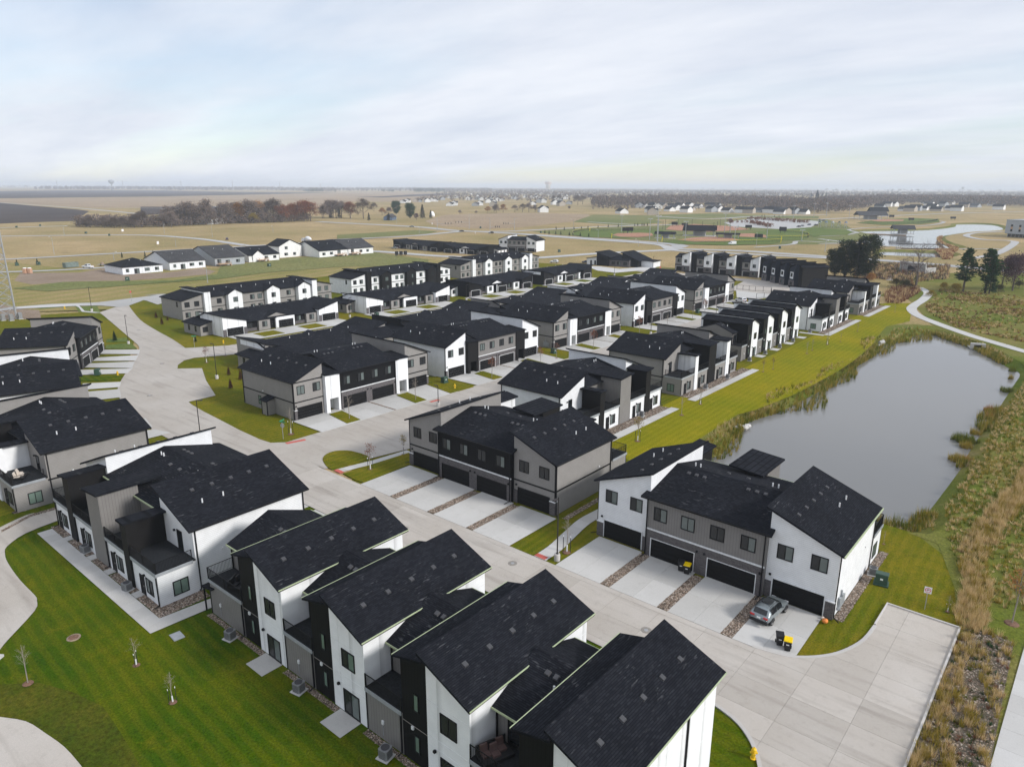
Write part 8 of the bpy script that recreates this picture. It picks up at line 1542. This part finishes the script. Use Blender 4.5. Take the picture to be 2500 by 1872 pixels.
wood('horizon_wood', 'last line of woods along the horizon', [(-9927.6,2459.2),(-10893.9,5114.3)] + [(-10841.1,4969.2),(-9358.1,6918.9)] + [(-8110.5,5865.4),(-8511.1,9783.1)] + [(-8486,9537.9),(-7375.4,13624.1)] + [(-4605,8295),(-3871.3,12776)] + [(-2006.1,6408.8),(-687.5,9148.4),(-1611,21325.5),(-3558.9,11358.8)] + [(-11332.3,37370.3),(-12267.3,22089.5)] + [(-27545.4,50870),(-26869.5,30200.6)] + [(-27914,32085.9),(-23218.9,16797.1)] + [(-23796.5,17598.3),(-18204.9,8347.7)] + [(-20495.8,9626.2),(-16520.1,4096.3)], 3000, (14, 30), 'wood_twigs', 10, 10.0, 16, 0.6)
wood('hedgerow', 'grey undergrowth below the long far tree line', [(-749.1,256.1),(-717.5,267.1),(-700.4,287.5),(-686.4,317.8)] + [(-691.7,312.6),(-699.8,371),(-689.5,417.1),(-688.2,469.7),(-719.9,491.4),(-729.1,441.3),(-748,396.8),(-747.9,338.3)] + [(-734.7,340.5),(-760.6,297.8),(-783.6,270.9)], 900, (3, 11), 'wood_twigs', 14, 0.9, 60, 0.5)
# distant houses
WM = ('house_white', 'house_white', 'house_tan', 'house_grey', 'house_white'); RM_ = ('black_shingles', 'black_shingles', 'grey_shingles', 'black_shingles')
def far_house(p, rz, s, i, label, group, two=None):
    rz = rz + (i * 37 % 30); two = (i % 3 != 0) if two is None else two
    h = house(label, p, rz, 15 * s, 11 * s, (5.2 if two else 3.2) * s, 3.6 * s, WM[i % 5], RM_[i % 4], 'gable', ((2.5, 1.0, 1.6, 1.5), (11, 1.0, 1.6, 1.5)) + (((2.5, 3.6, 1.6, 1.4), (11, 3.6, 1.6, 1.4)) if two else ()), None, group, 'distant_house', 0.5, (4.5 * s, 6.5 * s, 1.5), (6.0 * s, 3.6 * s))
G1 = 'houses of the middle subdivision'; G2 = 'gabled houses before the brown wood'; G3 = 'houses of the distant suburb'; G4 = 'new houses beyond the lake'
for i, p in enumerate([(-1280.4,1136.7),(-1303.6,1172),(-1335,1228.3),(-1348.8,1254.1),(-1316.1,1252.2),(-1363.5,1311.1),(-1358.6,1317.4),(-1505.9,1475.9),(-1482.4,1468.2),(-1041.6,1051),(-1048,1071.1),(-1473,1560.9),(-1406.3,1512.4),(-1439.8,1565),(-1391.6,1532),(-1423.4,1587.2),(-1457.2,1645.8),(-1408.2,1607.6),(-1007.7,1090.6),(-1022.1,1120.4),(-1180.7,1325),(-1172.3,1335.5),(-964.4,1096.2)]): far_house(p, 120, 1.15, i, 'gabled house in the middle subdivision beyond the tan fields, %s in reading order' % nth(i), G1)
for i, p in enumerate([(-1415.6,1597.7),(-1408.7,1607),(-1291.1,1485.5),(-1319.8,1534.9),(-1791.4,2151.6),(-1455.8,1759.9),(-1643,2034),(-1520.7,1919.9),(-1508.3,1937.7),(-1497.4,1953.4),(-1102.3,1422.6),(-1095,1431.8),(-969.3,1232),(-957.8,1297.6),(-889.2,1229.1),(-959.6,1350.1),(-1360.5,1892.2),(-676.6,891.1),(-564.5,939.8),(-511.5,930.5),(-706,1228.4),(-710.3,1262.8),(-686.5,1250.5),(-644.5,1188.5)]): far_house(p, 120, 1.2, i + 3, 'house among the building plots before the brown wood, %s in reading order' % nth(i), 'houses among the far building plots')
for i, p in enumerate([(-673,1227.9),(-673.5,1265.2),(-688.5,1328.8),(-650.8,1291.1),(-650.8,1330.7),(-625.7,1319.4),(-623.1,1362.3),(-601.6,1346.8),(-565.6,1089.8),(-578.2,1133.6),(-520.1,1059.3),(-551.2,1133.8),(-500.2,1106.5),(-501.2,1132.2),(-474,1108.9),(-451,1108.5),(-438.2,1107.5),(-437.8,1147.8),(-419.6,1142.1),(-405.3,1132.9),(-388.9,1103.6),(-383.8,1109),(-376.8,1125.6),(-363.5,1130.6),(-558.8,1017.8)]): far_house(p, 150, 1.1, i + 1, 'gabled house in the %s row before the brown wood, %s from the left' % (('back', nth(i)) if i < 8 else ('front', nth(i - 8))), G2)
for i, p in enumerate([(-477.4,2029.6),(-369.5,1604.3),(-388,1738.6),(-377.9,1750.3),(-283.5,1411.9),(-270.8,1391.2),(-276.3,1455.8),(-389.1,2137.3),(-320.9,1816.3),(-272,1578.9),(-243.3,1455.8),(-298.7,1842),(-322.2,2067.9),(-234.1,1540),(-217,1484.4),(-252.4,1787.2),(-233.8,1808.5),(-231.4,2040.9),(-173.8,1646.4),(-273.7,1496.4)]): far_house(p, 150, 1.2, i + 2, 'new house on the slope beyond the lake, %s counting from the left' % nth(i), G4)
for i, p in enumerate(scatter([(-1584,1582.1),(-1489.9,1712.6)] + [(-1505.1,1691.5),(-1155.1,1578.5),(-1326.9,1938.8),(-2135.3,3118.5),(-2452,3135.8),(-2685.3,3018.1)] + [(-2552.6,2934.1),(-2478.8,2476.5)], 46, 44)): far_house(p, 120, 1.2, i + 5, 'pale house low in the middle subdivision, %s across the plots' % nth(i), G1)
rs = random.Random(33); sub = [(-3553.9,3513.9),(-3104.9,3569)] + [(-2872.7,3228.6),(-2036.4,2662),(-1775.3,2593.1),(-1393.8,2578.6)] + [(-1266.5,2284.5),(-1222.3,2839.3),(-933.2,3090.9)] + [(-873.4,2798.2),(-608.5,3001),(-371,3168.1),(-767.2,6498),(-1673.5,5348.5)] + [(-2589.8,8551.9),(-3611.2,6505.9)] + [(-4255.2,7862.4),(-5606.4,6301.3)] + [(-4917.8,5652.7),(-4680.6,4628.3)]
hw_, hr_ = MB(), MB()
for i, p in enumerate(sorted(scatter(sub, 340, 12), key=lambda q: math.hypot(*q))):
    rz_ = 120 + rs.uniform(-40, 40); w = 16 * rs.uniform(0.9, 1.3); d = 12.0; ev = rs.choice((3.4, 5.6))
    if i >= 155:      # too far to tell apart: joined below
        M_ = Matrix.Translation((p[0], p[1], 0)) @ Matrix.Rotation(rad(rz_), 4, 'Z'); a_, b_ = MB().prism([(0, 0), (d, 0), (d, ev), (d / 2, ev + 3.6), (0, ev)], 'x', 0, w), MB().slab([(-0.5, -0.5, ev), (w + 0.5, -0.5, ev), (w + 0.5, d / 2, ev + 4), (-0.5, d / 2, ev + 4)], 0.3).slab([(-0.5, d / 2, ev + 3.99), (w + 0.5, d / 2, ev + 3.99), (w + 0.5, d + 0.5, ev), (-0.5, d + 0.5, ev)], 0.3)
        hw_.add([M_ @ Vector(v) for v in a_.v], a_.f); hr_.add([M_ @ Vector(v) for v in b_.v], b_.f); continue
    t = thing('distant_house', 'pale house in the distant suburb below the horizon', 'house', (p[0], p[1], 0), rad(rz_), G3); obj('wall', MB().prism([(0, 0), (d, 0), (d, ev), (d / 2, ev + 3.6), (0, ev)], 'x', 0, w), WM[i % 5], t); obj('roof', MB().slab([(-0.5, -0.5, ev), (w + 0.5, -0.5, ev), (w + 0.5, d / 2, ev + 4), (-0.5, d / 2, ev + 4)], 0.3).slab([(-0.5, d / 2, ev + 3.99), (w + 0.5, d / 2, ev + 3.99), (w + 0.5, d + 0.5, ev), (-0.5, d + 0.5, ev)], 0.3), RM_[i % 4], t)
stuff('suburb_walls', hw_, 'house_white', 'mass of pale house walls far off in the suburb', 'houses'); stuff('suburb_roofs', hr_, 'black_shingles', 'mass of dark house roofs far off in the suburb', 'houses')
# water towers and masts
q = [(-4802.6,6313.7,99.9)][0]; t = thing('water_tower', 'tan water tower on the middle horizon', 'water tower', q[:2] + (0,)); hh = q[2]; r0 = hh * 0.30; obj('shaft', MB().lathe([(r0 * 0.85, 0), (r0 * 0.85, hh * 0.55), (r0 * 0.95, hh * 0.6)], 24).mesh('shaft', True), 'cloth_pale', t); obj('tank', MB().lathe([(r0 * 0.95, hh * 0.6), (r0 * 1.15, hh * 0.68), (r0 * 1.15, hh * 0.9), (r0 * 0.9, hh * 0.97), (r0 * 0.2, hh)], 24).mesh('tank', True), 'cloth_pale', t); obj('band', MB().lathe([(r0 * 1.155, hh * 0.7), (r0 * 1.16, hh * 0.71), (r0 * 1.16, hh * 0.82), (r0 * 1.155, hh * 0.83)], 24), 'tan_plastic', t)
for q, L in zip([(-5852.7,2296.2,76.9)] + [(-1250.0,8291.4,56.4)], ('pale water tower on the left horizon', 'faint water tower on the right horizon')):
    t = thing('water_tower', L, 'water tower', q[:2] + (0,)); hh = q[2]; obj('stem', MB().lathe([(hh * 0.12, 0), (hh * 0.06, hh * 0.2), (hh * 0.06, hh * 0.6)], 12).mesh('stem', True), 'galvanised', t); obj('tank', MB().lathe([(hh * 0.07, hh * 0.58), (hh * 0.25, hh * 0.75), (hh * 0.27, hh * 0.88), (hh * 0.15, hh * 0.98), (0.1, hh)], 16).mesh('tank', True), 'galvanised', t)
for i, q in enumerate([(-5898.7,1945.1,65.6),(-5842.8,2371.9,72.0)] + [(-5526.7,2666.3,74.0),(-5218.1,2912.1,71.6),(-5148.1,3271.6,69.8),(-3985.1,2827.4,53.0)]): t = thing('radio_mast', 'thin mast on the left horizon, %s from the left' % nth(i), 'mast', q[:2] + (0,), 0, 'masts on the left horizon'); obj('shaft', MB().tube((0, 0, 0), (0, 0, q[2]), q[2] * 0.028, q[2] * 0.02, 5), 'galvanised', t); obj('arms', MB().box(-q[2] * 0.08, q[2] * 0.08, -0.5, 0.5, q[2] * 0.85, q[2] * 0.88), 'galvanised', t)
# ---------------------------------------------------------------- air
bpy.context.view_layer.update()
TOP = max((o.matrix_world @ Vector(c)).z for o in COL.objects if o.type == 'MESH' for c in (o.bound_box[1], o.bound_box[6])) + 4
hz = obj('haze', MB().box(-BIG - 50, BIG + 50, -BIG - 50, BIG + 50, -3.5, max(60.0, TOP)), 'white_trim'); hz['kind'] = 'stuff'; hz['label'] = 'pale autumn haze lying over the whole land'; hz['category'] = 'haze'
hm = bpy.data.materials.new('haze'); hm.use_nodes = True; ht = hm.node_tree; ht.nodes.clear(); ho = N(ht, 'ShaderNodeOutputMaterial'); hv = N(ht, 'ShaderNodeVolumePrincipled'); hv.inputs['Color'].default_value = (0.80, 0.88, 1.0, 1); hv.inputs['Density'].default_value = 0.00014; hv.inputs['Anisotropy'].default_value = 0.0
ht.links.new(hv.outputs[0], ho.inputs['Volume']); hz.data.materials.clear(); hz.data.materials.append(hm)
